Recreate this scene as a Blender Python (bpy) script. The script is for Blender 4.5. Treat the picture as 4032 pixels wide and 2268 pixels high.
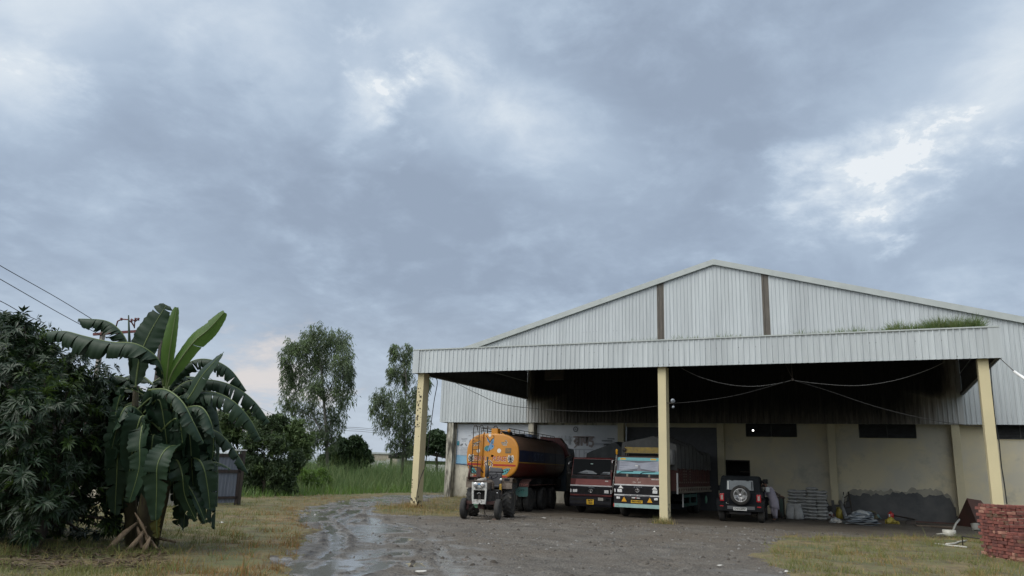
import bpy, math, random
import numpy as np
from mathutils import Vector, Matrix
for o in list(bpy.data.objects): bpy.data.objects.remove(o, do_unlink=True)
random.seed(7); RNG = np.random.default_rng(7)
SC = bpy.context.scene; COL = SC.collection
R = math.radians

# ------------------------------------------------------------------ camera
CAMF = 3046.6                                   # focal length in pixels of the 4032 px wide photograph
YAW, PIT, ROL = R(-25.089), R(13.193), R(1.835)
CAMP = Vector((23.58, -41.712, 1.76))
FW = Vector((math.sin(YAW)*math.cos(PIT), math.cos(YAW)*math.cos(PIT), math.sin(PIT)))
_r = Vector((math.cos(YAW), -math.sin(YAW), 0)); _u = _r.cross(FW)
RT = math.cos(ROL)*_r + math.sin(ROL)*_u; UP = -math.sin(ROL)*_r + math.cos(ROL)*_u
cd = bpy.data.cameras.new('camera'); cam = bpy.data.objects.new('camera', cd); COL.objects.link(cam)
cd.sensor_width = 36.0; cd.lens = CAMF/4032*36; cd.clip_start = 0.1; cd.clip_end = 6000
cam.matrix_world = Matrix(((RT.x, UP.x, -FW.x, CAMP.x), (RT.y, UP.y, -FW.y, CAMP.y), (RT.z, UP.z, -FW.z, CAMP.z), (0, 0, 0, 1)))
SC.camera = cam
KD = 4032/2576                                  # measurements were read off a 2576 px wide copy
def ray(u, v): return FW + RT*((u*KD-2016)/CAMF) - UP*((v*KD-1134)/CAMF)
def at_depth(u, v, d): return CAMP + ray(u, v)*d
def at_y(u, v, y): d = ray(u, v); return CAMP + d*((y-CAMP.y)/d.y)
def at_z(u, v, z=0.0): d = ray(u, v); return CAMP + d*((z-CAMP.z)/d.z)

# ------------------------------------------------------------------ light
SC.view_settings.view_transform = 'Standard'; SC.view_settings.look = 'None'
SC.view_settings.exposure = 0.0; SC.view_settings.gamma = 1.0
SUN_EL, SUN_AZ = R(52), R(205)                  # azimuth clockwise from +Y: behind the camera, over its left shoulder
W = bpy.data.worlds.new('World'); SC.world = W; W.use_nodes = True
def build_world():
    nt = W.node_tree; N = nt.nodes; L = nt.links; N.clear()
    out = N.new('ShaderNodeOutputWorld'); bg = N.new('ShaderNodeBackground'); bg.inputs[1].default_value = 0.1
    L.new(bg.outputs[0], out.inputs[0])
    sky = N.new('ShaderNodeTexSky'); sky.sky_type = 'NISHITA'; sky.sun_disc = False
    sky.sun_elevation = SUN_EL; sky.sun_rotation = SUN_AZ; sky.air_density = 1.2; sky.dust_density = 2.0
    tc = N.new('ShaderNodeTexCoord')
    def mth(op, a=None, b=None, c=None, clamp=False):
        n = N.new('ShaderNodeMath'); n.operation = op; n.use_clamp = clamp
        for i, x in enumerate((a, b, c)):
            if x is None: continue
            if isinstance(x, (int, float)): n.inputs[i].default_value = x
            else: L.new(x, n.inputs[i])
        return n.outputs[0]
    def vm(op, a, b=None, s=None):
        n = N.new('ShaderNodeVectorMath'); n.operation = op
        for i, x in enumerate((a, b)):
            if x is None: continue
            if isinstance(x, (tuple, list, Vector)): n.inputs[i].default_value = tuple(x)
            else: L.new(x, n.inputs[i])
        if s is not None: n.inputs['Scale'].default_value = s
        return n
    D = vm('NORMALIZE', tc.outputs['Generated']).outputs[0]
    sep = N.new('ShaderNodeSeparateXYZ'); L.new(D, sep.inputs[0])
    z = mth('MAXIMUM', sep.outputs[2], 0.0)
    inv = mth('DIVIDE', 1.0, mth('ADD', z, 0.26))
    cmb = N.new('ShaderNodeCombineXYZ')
    L.new(mth('MULTIPLY', sep.outputs[0], inv), cmb.inputs[0]); L.new(mth('MULTIPLY', sep.outputs[1], inv), cmb.inputs[1])
    P = cmb.outputs[0]
    def noise(vec, scale, det, rough, dist=0.0, w=0.0):
        n = N.new('ShaderNodeTexNoise'); n.noise_dimensions = '4D'; n.inputs['W'].default_value = w
        n.inputs['Scale'].default_value = scale; n.inputs['Detail'].default_value = det
        n.inputs['Roughness'].default_value = rough; n.inputs['Distortion'].default_value = dist
        L.new(vec, n.inputs['Vector']); return n.outputs[0]
    def mapr(x, a, b, c=0.0, d=1.0, smooth=True):
        n = N.new('ShaderNodeMapRange'); n.interpolation_type = 'SMOOTHSTEP' if smooth else 'LINEAR'
        L.new(x, n.inputs[0])
        for i, q in enumerate((a, b, c, d)): n.inputs[i+1].default_value = q
        return n.outputs[0]
    big = noise(P, 1.0, 3, .5, .25, 3.1); med = noise(P, 3.0, 10, .60, .35, 7.7); fine = noise(P, 8.5, 10, .62, .3, 1.3)
    bil = noise(P, 4.2, 6, .55, .5, 5.2); bil = mapr(mth('ABSOLUTE', mth('SUBTRACT', bil, .5)), .16, .0, smooth=False)
    # 0 = thick dark cloud base, 1 = thin bright cloud
    t = mth('ADD', mth('MULTIPLY', mapr(big, .3, .7), .20), mth('MULTIPLY', mapr(med, .30, .70, smooth=False), .48))
    t = mth('ADD', t, mth('MULTIPLY', mapr(fine, .30, .70, smooth=False), .24)); t = mth('ADD', t, mth('MULTIPLY', mth('SUBTRACT', bil, .5), .13))
    wob = mth('ADD', mth('MULTIPLY', mth('SUBTRACT', med, .5), 0.24), mth('MULTIPLY', mth('SUBTRACT', fine, .5), .16))
    def blob(u, v, size, stretch=None):
        d = ray(u, v).normalized(); dd = vm('SUBTRACT', D, d).outputs[0]
        if stretch:                              # a break stretched along one direction of the sky
            u2, v2, k = stretch; e = (ray(u2, v2).normalized()-d).normalized()
            al = vm('DOT_PRODUCT', dd, e).outputs['Value']
            sc_ = N.new('ShaderNodeVectorMath'); sc_.operation = 'SCALE'; sc_.inputs[0].default_value = tuple(e)
            L.new(mth('MULTIPLY', al, 1-1/k), sc_.inputs['Scale'])
            dd = vm('SUBTRACT', dd, sc_.outputs[0]).outputs[0]
        r = mth('ADD', vm('LENGTH', dd).outputs['Value'], wob)
        return mapr(r, size*1.25, -size*.25, 0, 1)
    for (u, v, s, st, amt) in CLOUDS:
        t = mth('ADD', t, mth('MULTIPLY', blob(u, v, s, st), amt*(1.2 if amt > 0 else 1.2)))
    ramp = N.new('ShaderNodeValToRGB'); L.new(mth('MULTIPLY', t, 1.0, clamp=True), ramp.inputs[0])
    cr = ramp.color_ramp; cr.interpolation = 'B_SPLINE'
    stops = [(0.0, (.305, .375, .485)), (.28, (.37, .455, .58)), (.50, (.45, .55, .68)), (.72, (.56, .655, .775)), (.95, (.74, .815, .885)), (1.0, (.88, .92, .955))]
    cr.elements[0].position, cr.elements[1].position = 0, 1
    cr.elements[0].color = (*stops[0][1], 1); cr.elements[1].color = (*stops[-1][1], 1)
    for p, c in stops[1:-1]: e = cr.elements.new(p); e.color = (*c, 1)
    col = ramp.outputs[0]
    def mixc(f, a, b, mode='MIX'):
        n = N.new('ShaderNodeMix'); n.data_type = 'RGBA'; n.blend_type = mode
        if isinstance(f, float): n.inputs[0].default_value = f
        else: L.new(f, n.inputs[0])
        for i, x in ((6, a), (7, b)):
            if isinstance(x, tuple): n.inputs[i].default_value = (*x, 1)
            else: L.new(x, n.inputs[i])
        return n.outputs[2]
    # pale glow at the horizon, and one warm break low on the left
    col = mixc(mapr(sep.outputs[2], .24, .0, 0, .62), col, (.62, .69, .77))
    col = mixc(mth('MULTIPLY', blob(655, 968, .060, (760, 960, 1.6)), .8), col, (.80, .74, .71))
    # the cloud thins overhead and towards the hidden sun behind the camera
    bk = vm('DOT_PRODUCT', D, (math.sin(SUN_AZ)*.62, math.cos(SUN_AZ)*.62, .78)).outputs['Value']
    bw = mapr(bk, .30, .95)
    col = mixc(bw, col, (.60, .60, .585))
    boost = mapr(bk, .30, 1.0, 1.0, SKY_BACK)
    sc2 = N.new('ShaderNodeVectorMath'); sc2.operation = 'SCALE'; L.new(col, sc2.inputs[0])
    L.new(mth('MULTIPLY', boost, 10.0*SKY_GAIN), sc2.inputs['Scale'])
    # lowest sky behind camera dimmed, an added unseen tree line darkening under the canopy
    rear = vm('DOT_PRODUCT', D, (-FW.x, -FW.y, 0)).outputs['Value']
    low = mth('MULTIPLY', mapr(sep.outputs[2], .20, .03), mapr(rear, -.05, .25))
    dim = mth('SUBTRACT', 1.0, mth('MULTIPLY', low, .88))
    sc3 = N.new('ShaderNodeVectorMath'); sc3.operation = 'SCALE'; L.new(mixc(.94, sky.outputs[0], sc2.outputs[0]), sc3.inputs[0]); L.new(dim, sc3.inputs['Scale'])
    L.new(sc3.outputs[0], bg.inputs[0])
SKY_BACK, SKY_GAIN = 3.4, 1.0
CLOUDS = [  # where the overcast opens (+) or thickens (-): u, v, size, stretch, amount
    (2440, 285, .17, (2576, 205, 2.6), .24), (2180, 425, .065, (2260, 390, 2.4), .50), (2530, 235, .12, (2576, 210, 2.), .34), (2540, 130, .08, (2576, 60, 2.), .30),
    (2440, 570, .20, (2576, 490, 2.4), -.34), (1950, 250, .40, (2200, 170, 2.), -.28), (1470, 250, .14, None, -.10), (2300, 480, .10, (2500, 400, 2.5), .10),
    (1290, 305, .08, (1360, 335, 2.4), .60), (930, 245, .05, (915, 310, 1.8), .46), (250, 130, .36, (420, 60, 1.6), .16), (1420, 380, .10, (1500, 410, 2.), .16),
    (30, 215, .075, None, .34), (60, 35, .11, None, .25), (1080, 40, .09, None, .26), (540, 60, .12, (600, 90, 2.), .14), (640, 235, .10, None, .16), (200, 30, .1, None, .16),
    (750, 690, .34, (1000, 660, 2.2), -.32), (430, 420, .22, (620, 480, 2.), -.14), (1400, 640, .25, None, -.06), (330, 300, .16, None, -.10),
    (1400, 770, .16, (1200, 810, 2.), .16), (370, 510, .10, (450, 570, 2.), .18), (2450, 700, .12, (2576, 740, 2.), .26), (260, 750, .12, None, .18), (620, 760, .1, None, .14), (2150, 640, .14, None, .10)]
build_world()
sd = bpy.data.lights.new('sun', 'SUN'); sd.energy = 1.1; sd.angle = R(28); sd.color = (1.0, .97, .93)
so = bpy.data.objects.new('sun', sd); COL.objects.link(so); so.location = (0, -60, 60)
_sd = Vector((math.sin(SUN_AZ)*math.cos(SUN_EL), math.cos(SUN_AZ)*math.cos(SUN_EL), math.sin(SUN_EL)))
so.rotation_euler = _sd.to_track_quat('Z', 'Y').to_euler()

# ------------------------------------------------------------------ materials
def M(name, c, c2=None, scale=4.0, rough=.6, metal=0.0, bump=0.0, bscale=40.0, dirt=0.0, dcol=(.05, .04, .03), dscale=1.5,
      spec=.5, aniso=None, lo=.38, hi=.62, coat=0.0, trans=0.0, emit=None, dz=None, detail=6):
    """principled material: two colours mixed by noise, an optional dirt layer and an optional bump"""
    m = bpy.data.materials.new(name); m.use_nodes = True; nt = m.node_tree; N = nt.nodes; L = nt.links
    b = N['Principled BSDF']; b.inputs['Roughness'].default_value = rough; b.inputs['Metallic'].default_value = metal
    b.inputs['Specular IOR Level'].default_value = spec; b.inputs['Coat Weight'].default_value = coat
    b.inputs['Base Color'].default_value = (*c, 1)
    if trans: b.inputs['Transmission Weight'].default_value = trans
    tc = N.new('ShaderNodeTexCoord'); vec = tc.outputs['Object']
    if aniso:
        mp = N.new('ShaderNodeMapping'); mp.inputs['Scale'].default_value = aniso; L.new(vec, mp.inputs[0]); vec = mp.outputs[0]
    def noise(sc, det=detail, ro=.6, v=None):
        n = N.new('ShaderNodeTexNoise'); n.inputs['Scale'].default_value = sc; n.inputs['Detail'].default_value = det
        n.inputs['Roughness'].default_value = ro; L.new(v or vec, n.inputs['Vector']); return n.outputs[0]
    def rng(x, a, bb):
        n = N.new('ShaderNodeMapRange'); L.new(x, n.inputs[0]); n.inputs[1].default_value = a; n.inputs[2].default_value = bb; return n.outputs[0]
    def mix(f, a, bb):
        n = N.new('ShaderNodeMix'); n.data_type = 'RGBA'; L.new(f, n.inputs[0])
        for i, x in ((6, a), (7, bb)):
            if isinstance(x, tuple): n.inputs[i].default_value = (*x, 1)
            else: L.new(x, n.inputs[i])
        return n.outputs[2]
    col = None
    if c2: col = mix(rng(noise(scale), lo, hi), tuple(c), tuple(c2))
    if dirt:
        f = rng(noise(dscale, 8, .68), .71-.32*dirt, .78-.2*dirt)
        if dz:                                   # dirt thrown up from the ground: heaviest below dz[0], none above dz[1]
            sp = N.new('ShaderNodeSeparateXYZ'); L.new(tc.outputs['Object'], sp.inputs[0])
            g = rng(sp.outputs[2], dz[1], dz[0]); mm = N.new('ShaderNodeMath'); mm.operation = 'MULTIPLY'
            ns = N.new('ShaderNodeMath'); ns.operation = 'MULTIPLY_ADD'; L.new(noise(dscale*2, 8, .7), ns.inputs[0]); ns.inputs[1].default_value = 2.2; ns.inputs[2].default_value = -.4
            ns.use_clamp = True; L.new(g, mm.inputs[0]); L.new(ns.outputs[0], mm.inputs[1])
            ad = N.new('ShaderNodeMath'); ad.operation = 'MAXIMUM'; L.new(mm.outputs[0], ad.inputs[0]); L.new(f, ad.inputs[1]); f = ad.outputs[0]
        mu = N.new('ShaderNodeMath'); mu.operation = 'MULTIPLY'; L.new(f, mu.inputs[0]); mu.inputs[1].default_value = min(1, .45+.5*dirt)
        col = mix(mu.outputs[0], col if col else tuple(c), tuple(dcol))
    if col: L.new(col, b.inputs['Base Color'])
    if bump:
        bp = N.new('ShaderNodeBump'); bp.inputs['Strength'].default_value = bump; bp.inputs['Distance'].default_value = .02
        L.new(noise(bscale, 5), bp.inputs['Height']); L.new(bp.outputs[0], b.inputs['Normal'])
    if emit: b.inputs['Emission Color'].default_value = (*emit[0], 1); b.inputs['Emission Strength'].default_value = emit[1]
    return m
def leafmat(name, c, c2, tr=.25, scale=1.2, rough=.45, spec=.4):
    m = M(name, c, c2, scale=scale, rough=rough, spec=spec, lo=.3, hi=.7)
    nt = m.node_tree; N = nt.nodes; L = nt.links; b = N['Principled BSDF']; o = N['Material Output']
    t = N.new('ShaderNodeBsdfTranslucent'); mx = N.new('ShaderNodeMixShader'); mx.inputs[0].default_value = tr
    src = b.inputs['Base Color'].links[0].from_socket
    hs = N.new('ShaderNodeHueSaturation'); hs.inputs['Value'].default_value = 1.5; hs.inputs['Hue'].default_value = .485; L.new(src, hs.inputs['Color']); L.new(hs.outputs[0], t.inputs[0])
    L.new(b.outputs[0], mx.inputs[1]); L.new(t.outputs[0], mx.inputs[2]); L.new(mx.outputs[0], o.inputs[0])
    return m

# ------------------------------------------------------------------ mesh helpers
def frame(o, x, y):
    """matrix taking local (x, y, z) to o + x*X + y*Y + z*(X cross Y)"""
    x = Vector(x).normalized(); y = Vector(y); z = x.cross(y).normalized(); y = z.cross(x); o = Vector(o)
    return Matrix(((x.x, y.x, z.x, o.x), (x.y, y.y, z.y, o.y), (x.z, y.z, z.z, o.z), (0, 0, 0, 1)))
class MB:
    def __init__(s): s.v = []; s.f = []; s.m = []; s.sm = []; s.mats = []
    def mi(s, mat):
        if mat not in s.mats: s.mats.append(mat)
        return s.mats.index(mat)
    def add(s, vs, fs, mat, smooth=False, T=None):
        b = len(s.v); k = s.mi(mat)
        s.v += [tuple(T @ Vector(p)) for p in vs] if T else [tuple(p) for p in vs]
        s.f += [tuple(i+b for i in f) for f in fs]; s.m += [k]*len(fs); s.sm += [smooth]*len(fs); return s
    def box(s, x0, x1, y0, y1, z0, z1, mat, T=None):
        vs = [(x, y, z) for z in (z0, z1) for y in (y0, y1) for x in (x0, x1)]
        return s.add(vs, [(0, 2, 3, 1), (4, 5, 7, 6), (0, 1, 5, 4), (2, 6, 7, 3), (0, 4, 6, 2), (1, 3, 7, 5)], mat, False, T)
    def beam(s, a, b, w, h, mat):
        a = Vector(a); b = Vector(b); d = b-a; u = Vector((0, 0, 1)) if abs(d.normalized().z) < .95 else Vector((0, 1, 0))
        return s.box(0, d.length, -w/2, w/2, -h/2, h/2, mat, frame(a, d, u.cross(d)))
    def tube(s, pts, r, mat, seg=6, cap=True, smooth=True, T=None):
        pts = [Vector(p) for p in pts]; n = len(pts); vs = []; fs = []
        rs = list(r) if hasattr(r, '__len__') else [r]*n
        t0 = (pts[1]-pts[0]).normalized(); ref = Vector((0, 0, 1)) if abs(t0.z) < .9 else Vector((1, 0, 0)); nx = t0.cross(ref).normalized()
        for i, p in enumerate(pts):
            t = (pts[min(i+1, n-1)]-pts[max(i-1, 0)]).normalized(); nx = (nx-t*nx.dot(t))
            nx = nx.normalized() if nx.length > 1e-6 else t.orthogonal().normalized(); ny = t.cross(nx)
            for k in range(seg):
                a = 2*math.pi*k/seg; vs.append(p+(nx*math.cos(a)+ny*math.sin(a))*rs[i])
        for i in range(n-1):
            for k in range(seg): a = i*seg+k; b = i*seg+(k+1) % seg; fs.append((a, b, b+seg, a+seg))
        if cap: fs += [tuple(range(seg))[::-1], tuple(range((n-1)*seg, n*seg))]
        return s.add(vs, fs, mat, smooth, T)
    def lathe(s, prof, o, ax, mat, seg=24, smooth=True, T=None):
        """prof = [(radius, distance along the axis)...]"""
        ax = Vector(ax).normalized(); e = ax.orthogonal().normalized(); g = ax.cross(e); o = Vector(o); vs = []; fs = []
        for r, h in prof:
            for k in range(seg): a = 2*math.pi*k/seg; vs.append(o+ax*h+(e*math.cos(a)+g*math.sin(a))*r)
        for i in range(len(prof)-1):
            for k in range(seg): a = i*seg+k; b = i*seg+(k+1) % seg; fs.append((a, b, b+seg, a+seg))
        if prof[0][0] > 1e-4: fs.append(tuple(range(seg))[::-1])
        if prof[-1][0] > 1e-4: fs.append(tuple(range((len(prof)-1)*seg, len(prof)*seg)))
        return s.add(vs, fs, mat, smooth, T)
    def prism(s, poly, d0, d1, mat, T, smooth=False):
        """2-D outline extruded from local z = d0 to d1 in the frame T"""
        n = len(poly); vs = [(x, y, d0) for x, y in poly]+[(x, y, d1) for x, y in poly]
        fs = [tuple(range(n))[::-1], tuple(range(n, 2*n))]+[(i, (i+1) % n, (i+1) % n+n, i+n) for i in range(n)]
        return s.add(vs, fs, mat, smooth, T)
    def ribbon(s, pts, w, d, mat, T, d0=0.0, closed=False):
        """a brush stroke: flat strip of width w raised by d in the frame T"""
        P = [Vector((x, y)) for x, y in pts]; n = len(P); le = []; ri = []
        for i in range(n):
            a = P[i-1] if (i or closed) else P[i]; b = P[(i+1) % n] if (i < n-1 or closed) else P[i]
            t = (b-a).normalized(); nr = Vector((-t.y, t.x))*w/2; le.append(P[i]+nr); ri.append(P[i]-nr)
        vs = [(p.x, p.y, d0+d) for p in le]+[(p.x, p.y, d0+d) for p in ri]
        fs = [(i, i+n, (i+1) % n+n, (i+1) % n) for i in range(n if closed else n-1)]
        return s.add(vs, fs, mat, False, T)
    def text(s, txt, h, mat, T, shear=0.0, bold=0.0, ext=.002, width=None, align='CENTER'):
        cu = bpy.data.curves.new('t', 'FONT'); cu.body = txt; cu.size = h/.7; cu.extrude = ext; cu.shear = shear; cu.offset = bold
        cu.align_x = align; cu.align_y = 'CENTER'; cu.resolution_u = 2
        ob = bpy.data.objects.new('t', cu); COL.objects.link(ob); me = ob.to_mesh()
        vs = [v.co.copy() for v in me.vertices]; fs = [tuple(p.vertices) for p in me.polygons]
        if width and vs:
            x0 = min(v.x for v in vs); x1 = max(v.x for v in vs); k = width/(x1-x0)
            for v in vs: v.x = (v.x-(x0+x1)/2)*k
        s.add(vs, fs, mat, False, T); ob.to_mesh_clear(); bpy.data.objects.remove(ob); bpy.data.curves.remove(cu); return s
    def build(s, name, parent=None, origin=None, bevel=0.0, sub=0, auto=None, rot=None):
        me = bpy.data.meshes.new(name); o = Vector(origin) if origin is not None else Vector((0, 0, 0))
        vs = s.v if origin is None else [(p[0]-o.x, p[1]-o.y, p[2]-o.z) for p in s.v]
        me.from_pydata(vs, [], s.f)
        for m in s.mats: me.materials.append(m)
        me.polygons.foreach_set('material_index', s.m); me.polygons.foreach_set('use_smooth', s.sm); me.update()
        ob = bpy.data.objects.new(name, me); COL.objects.link(ob); ob.location = o
        if parent: ob.parent = parent
        if bevel:
            b = ob.modifiers.new('bevel', 'BEVEL'); b.width = bevel; b.segments = 2; b.limit_method = 'ANGLE'; b.angle_limit = R(40)
        if sub: q = ob.modifiers.new('sub', 'SUBSURF'); q.levels = sub; q.render_levels = sub
        return ob
def npmesh(name, V, F, mat, parent=None, smooth=False, mi=None, mats=None, origin=None):
    """mesh from arrays: V (n,3), F (m,3|4)"""
    V = np.asarray(V, np.float32).copy()
    if origin is not None: V -= np.asarray(origin, np.float32)
    F = np.asarray(F, np.int32); me = bpy.data.meshes.new(name); k = F.shape[1]
    me.vertices.add(len(V)); me.vertices.foreach_set('co', V.ravel())
    me.loops.add(F.size); me.loops.foreach_set('vertex_index', F.ravel())
    me.polygons.add(len(F)); me.polygons.foreach_set('loop_start', np.arange(0, F.size, k, dtype=np.int32))
    for m in (mats or [mat]): me.materials.append(m)
    if mi is not None: me.polygons.foreach_set('material_index', np.asarray(mi, np.int32))
    me.polygons.foreach_set('use_smooth', np.full(len(F), smooth)); me.update(calc_edges=True)
    ob = bpy.data.objects.new(name, me); COL.objects.link(ob)
    if origin is not None: ob.location = tuple(float(q) for q in origin)
    if parent: ob.parent = parent
    return ob
def tag(o, label=None, cat=None, group=None, kind=None):
    if label: o['label'] = label
    if cat: o['category'] = cat
    if group: o['group'] = group
    if kind: o['kind'] = kind
    return o
def thing(name, label, cat, loc=(0, 0, 0), rotz=0.0, group=None):
    o = bpy.data.objects.new(name, None); COL.objects.link(o); o.location = loc; o.rotation_euler = (0, 0, rotz); o.empty_display_size = .2
    return tag(o, label, cat, group)
def copy_tree(o, parent=None):
    c = o.copy(); COL.objects.link(c)
    if parent: c.parent = parent
    for ch in [q for q in o.children]: copy_tree(ch, c)
    return c
def vnoise(x, y, seed=0):
    """smooth lattice noise in -1..1"""
    xi = np.floor(x).astype(np.int64); yi = np.floor(y).astype(np.int64); fx = x-xi; fy = y-yi
    fx = fx*fx*(3-2*fx); fy = fy*fy*(3-2*fy)
    def h(a, b):
        n = (a*374761393+b*668265263+seed*1442695041) & 0x7fffffff; n = ((n ^ (n >> 13))*1274126177) & 0x7fffffff
        return ((n ^ (n >> 16)) & 0xffff)/32767.5-1
    return (h(xi, yi)*(1-fx)+h(xi+1, yi)*fx)*(1-fy)+(h(xi, yi+1)*(1-fx)+h(xi+1, yi+1)*fx)*fy
def fbm(x, y, oct=4, seed=0, gain=.5):
    a = 1.0; s = 0; t = 0
    for i in range(oct): s = s+a*vnoise(x*2**i+i*17.3, y*2**i-i*9.1, seed+i); t += a; a *= gain
    return s/t
def inpoly(x, y, poly):
    r = np.zeros(x.shape, bool); n = len(poly); j = n-1
    for i in range(n):
        xi, yi = poly[i]; xj, yj = poly[j]
        c = ((yi > y) != (yj > y)) & (x < (xj-xi)*(y-yi)/((yj-yi) or 1e-9)+xi); r ^= c; j = i
    return r
def dist_poly(x, y, pts):
    """distance to a polyline and signed side"""
    best = np.full(x.shape, 1e9); side = np.zeros(x.shape); along = np.zeros(x.shape); acc = 0.0
    for (ax, ay), (bx, by) in zip(pts[:-1], pts[1:]):
        dx, dy = bx-ax, by-ay; L2 = dx*dx+dy*dy; t = np.clip(((x-ax)*dx+(y-ay)*dy)/L2, 0, 1)
        d = np.hypot(x-ax-t*dx, y-ay-t*dy); w = d < best; best = np.where(w, d, best)
        side = np.where(w, np.sign(dx*(y-ay)-dy*(x-ax)), side); along = np.where(w, acc+t*math.sqrt(L2), along); acc += math.sqrt(L2)
    return best, side, along

# ------------------------------------------------------------------ ground: one height field cut into track, yard, floor and turf
TRACKL = [(23.5, -45), (18.2, -37.2), (14.55, -31.66), (12.0, -27.6), (9.6, -24.4), (7.2, -22.1), (4.3, -18.2), (2.2, -14.8), (-.2, -10.2), (-1.7, -7.0), (-2.9, -1.0), (-2.9, 6.5)]
ISLAND = [(5.76, -15.6), (6.5, -16.7), (7.76, -17.03), (9.4, -16.7), (9.7, -15.2), (8.3, -12.6), (6.3, -9.6), (5.2, -5), (2.3, -.2), (.3, .6), (-.2, .2), (1.2, -3.2), (2.35, -5.64), (3.3, -9.2), (3.9, -11.2), (4.6, -13.6)]
LAWN = [(24.5, -45), (23.0, -31), (21.87, -25.84), (20.8, -22.5), (20.7, -18.5), (21.0, -15.4), (22.6, -13.6), (24.6, -11.6), (26.6, -9.7), (28.6, -8.6), (34.5, -7), (34.5, -45)]
def yard_material():
    m = bpy.data.materials.new('yard earth'); m.use_nodes = True; nt = m.node_tree; N = nt.nodes; L = nt.links; b = N['Principled BSDF']
    tc = N.new('ShaderNodeTexCoord')
    def noise(sc, det=8, ro=.65):
        n = N.new('ShaderNodeTexNoise'); n.inputs['Scale'].default_value = sc; n.inputs['Detail'].default_value = det; n.inputs['Roughness'].default_value = ro
        L.new(tc.outputs['Object'], n.inputs[0]); return n.outputs[0]
    def rng(x, a, bb, c=0, d=1):
        n = N.new('ShaderNodeMapRange'); L.new(x, n.inputs[0])
        for i, q in enumerate((a, bb, c, d)): n.inputs[i+1].default_value = q
        return n.outputs[0]
    def mix(f, a, bb):
        n = N.new('ShaderNodeMix'); n.data_type = 'RGBA'
        L.new(f, n.inputs[0])
        for i, x in ((6, a), (7, bb)):
            if isinstance(x, tuple): n.inputs[i].default_value = (*x, 1)
            else: L.new(x, n.inputs[i])
        return n.outputs[2]
    def attr(n_): a = N.new('ShaderNodeAttribute'); a.attribute_name = n_; return a.outputs['Fac']
    wet, flo, film = attr('wet'), attr('floor'), attr('film')
    ridge = attr('ridge')
    v = N.new('ShaderNodeTexVoronoi'); v.inputs['Scale'].default_value = 17; L.new(tc.outputs['Object'], v.inputs[0])
    base = mix(rng(noise(1.3), .38, .62), (.084, .073, .060), (.19, .172, .147))
    base = mix(rng(noise(.35), .42, .62), base, (.125, .102, .077))
    base = mix(rng(noise(16, 4), .56, .70), base, (.25, .235, .205))
    base = mix(rng(noise(6, 6, .72), .47, .33), base, (.045, .040, .035))
    base = mix(rng(noise(2.6, 7, .75), .54, .66), base, (.058, .048, .039))
    fl = mix(rng(noise(.9), .35, .65), (.085, .07, .052), (.125, .106, .082))
    base = mix(flo, base, fl)
    mud = mix(rng(noise(2.2), .4, .62), (.10, .088, .072), (.185, .17, .148))
    mud = mix(rng(noise(.8), .6, .7), mud, (.06, .035, .022))
    mud = mix(ridge, mud, (.045, .038, .031))
    col = mix(film, mix(wet, base, mud), (.135, .13, .12)); L.new(col, b.inputs['Base Color'])
    rr = rng(noise(2.4), .35, .65, .30, .62)
    mr = N.new('ShaderNodeMix'); mr.data_type = 'FLOAT'; L.new(wet, mr.inputs[0]); mr.inputs[2].default_value = .82; L.new(rr, mr.inputs[3]); m2 = N.new('ShaderNodeMix'); m2.data_type = 'FLOAT'; L.new(film, m2.inputs[0]); L.new(mr.outputs[0], m2.inputs[2]); m2.inputs[3].default_value = .07; L.new(rng(film, 0, 1, .4, 1.0), b.inputs['Specular IOR Level']); L.new(m2.outputs[0], b.inputs['Roughness'])
    ad = N.new('ShaderNodeMath'); ad.operation = 'MULTIPLY_ADD'; L.new(noise(26, 6, .7), ad.inputs[0]); ad.inputs[1].default_value = 1.0; L.new(v.outputs['Distance'], ad.inputs[2])
    bp = N.new('ShaderNodeBump'); bp.inputs['Distance'].default_value = .05; L.new(rng(film, 0, .8, 1.0, .03), bp.inputs['Strength']); L.new(ad.outputs[0], bp.inputs['Height']); L.new(bp.outputs[0], b.inputs['Normal'])
    return m
M_YARD = yard_material()
M_TURF = M('dry turf soil', (.165, .125, .06), (.085, .095, .036), scale=.7, rough=.95, bump=.6, bscale=30, dirt=.75, dcol=(.06, .044, .026), dscale=1.6)
M_FIELD = M('green field soil', (.045, .06, .022), (.06, .055, .03), scale=.3, rough=.95)
GX0, GX1, GY0, GY1, GS = -6.0, 34.0, -44.0, 6.0, .08
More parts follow.
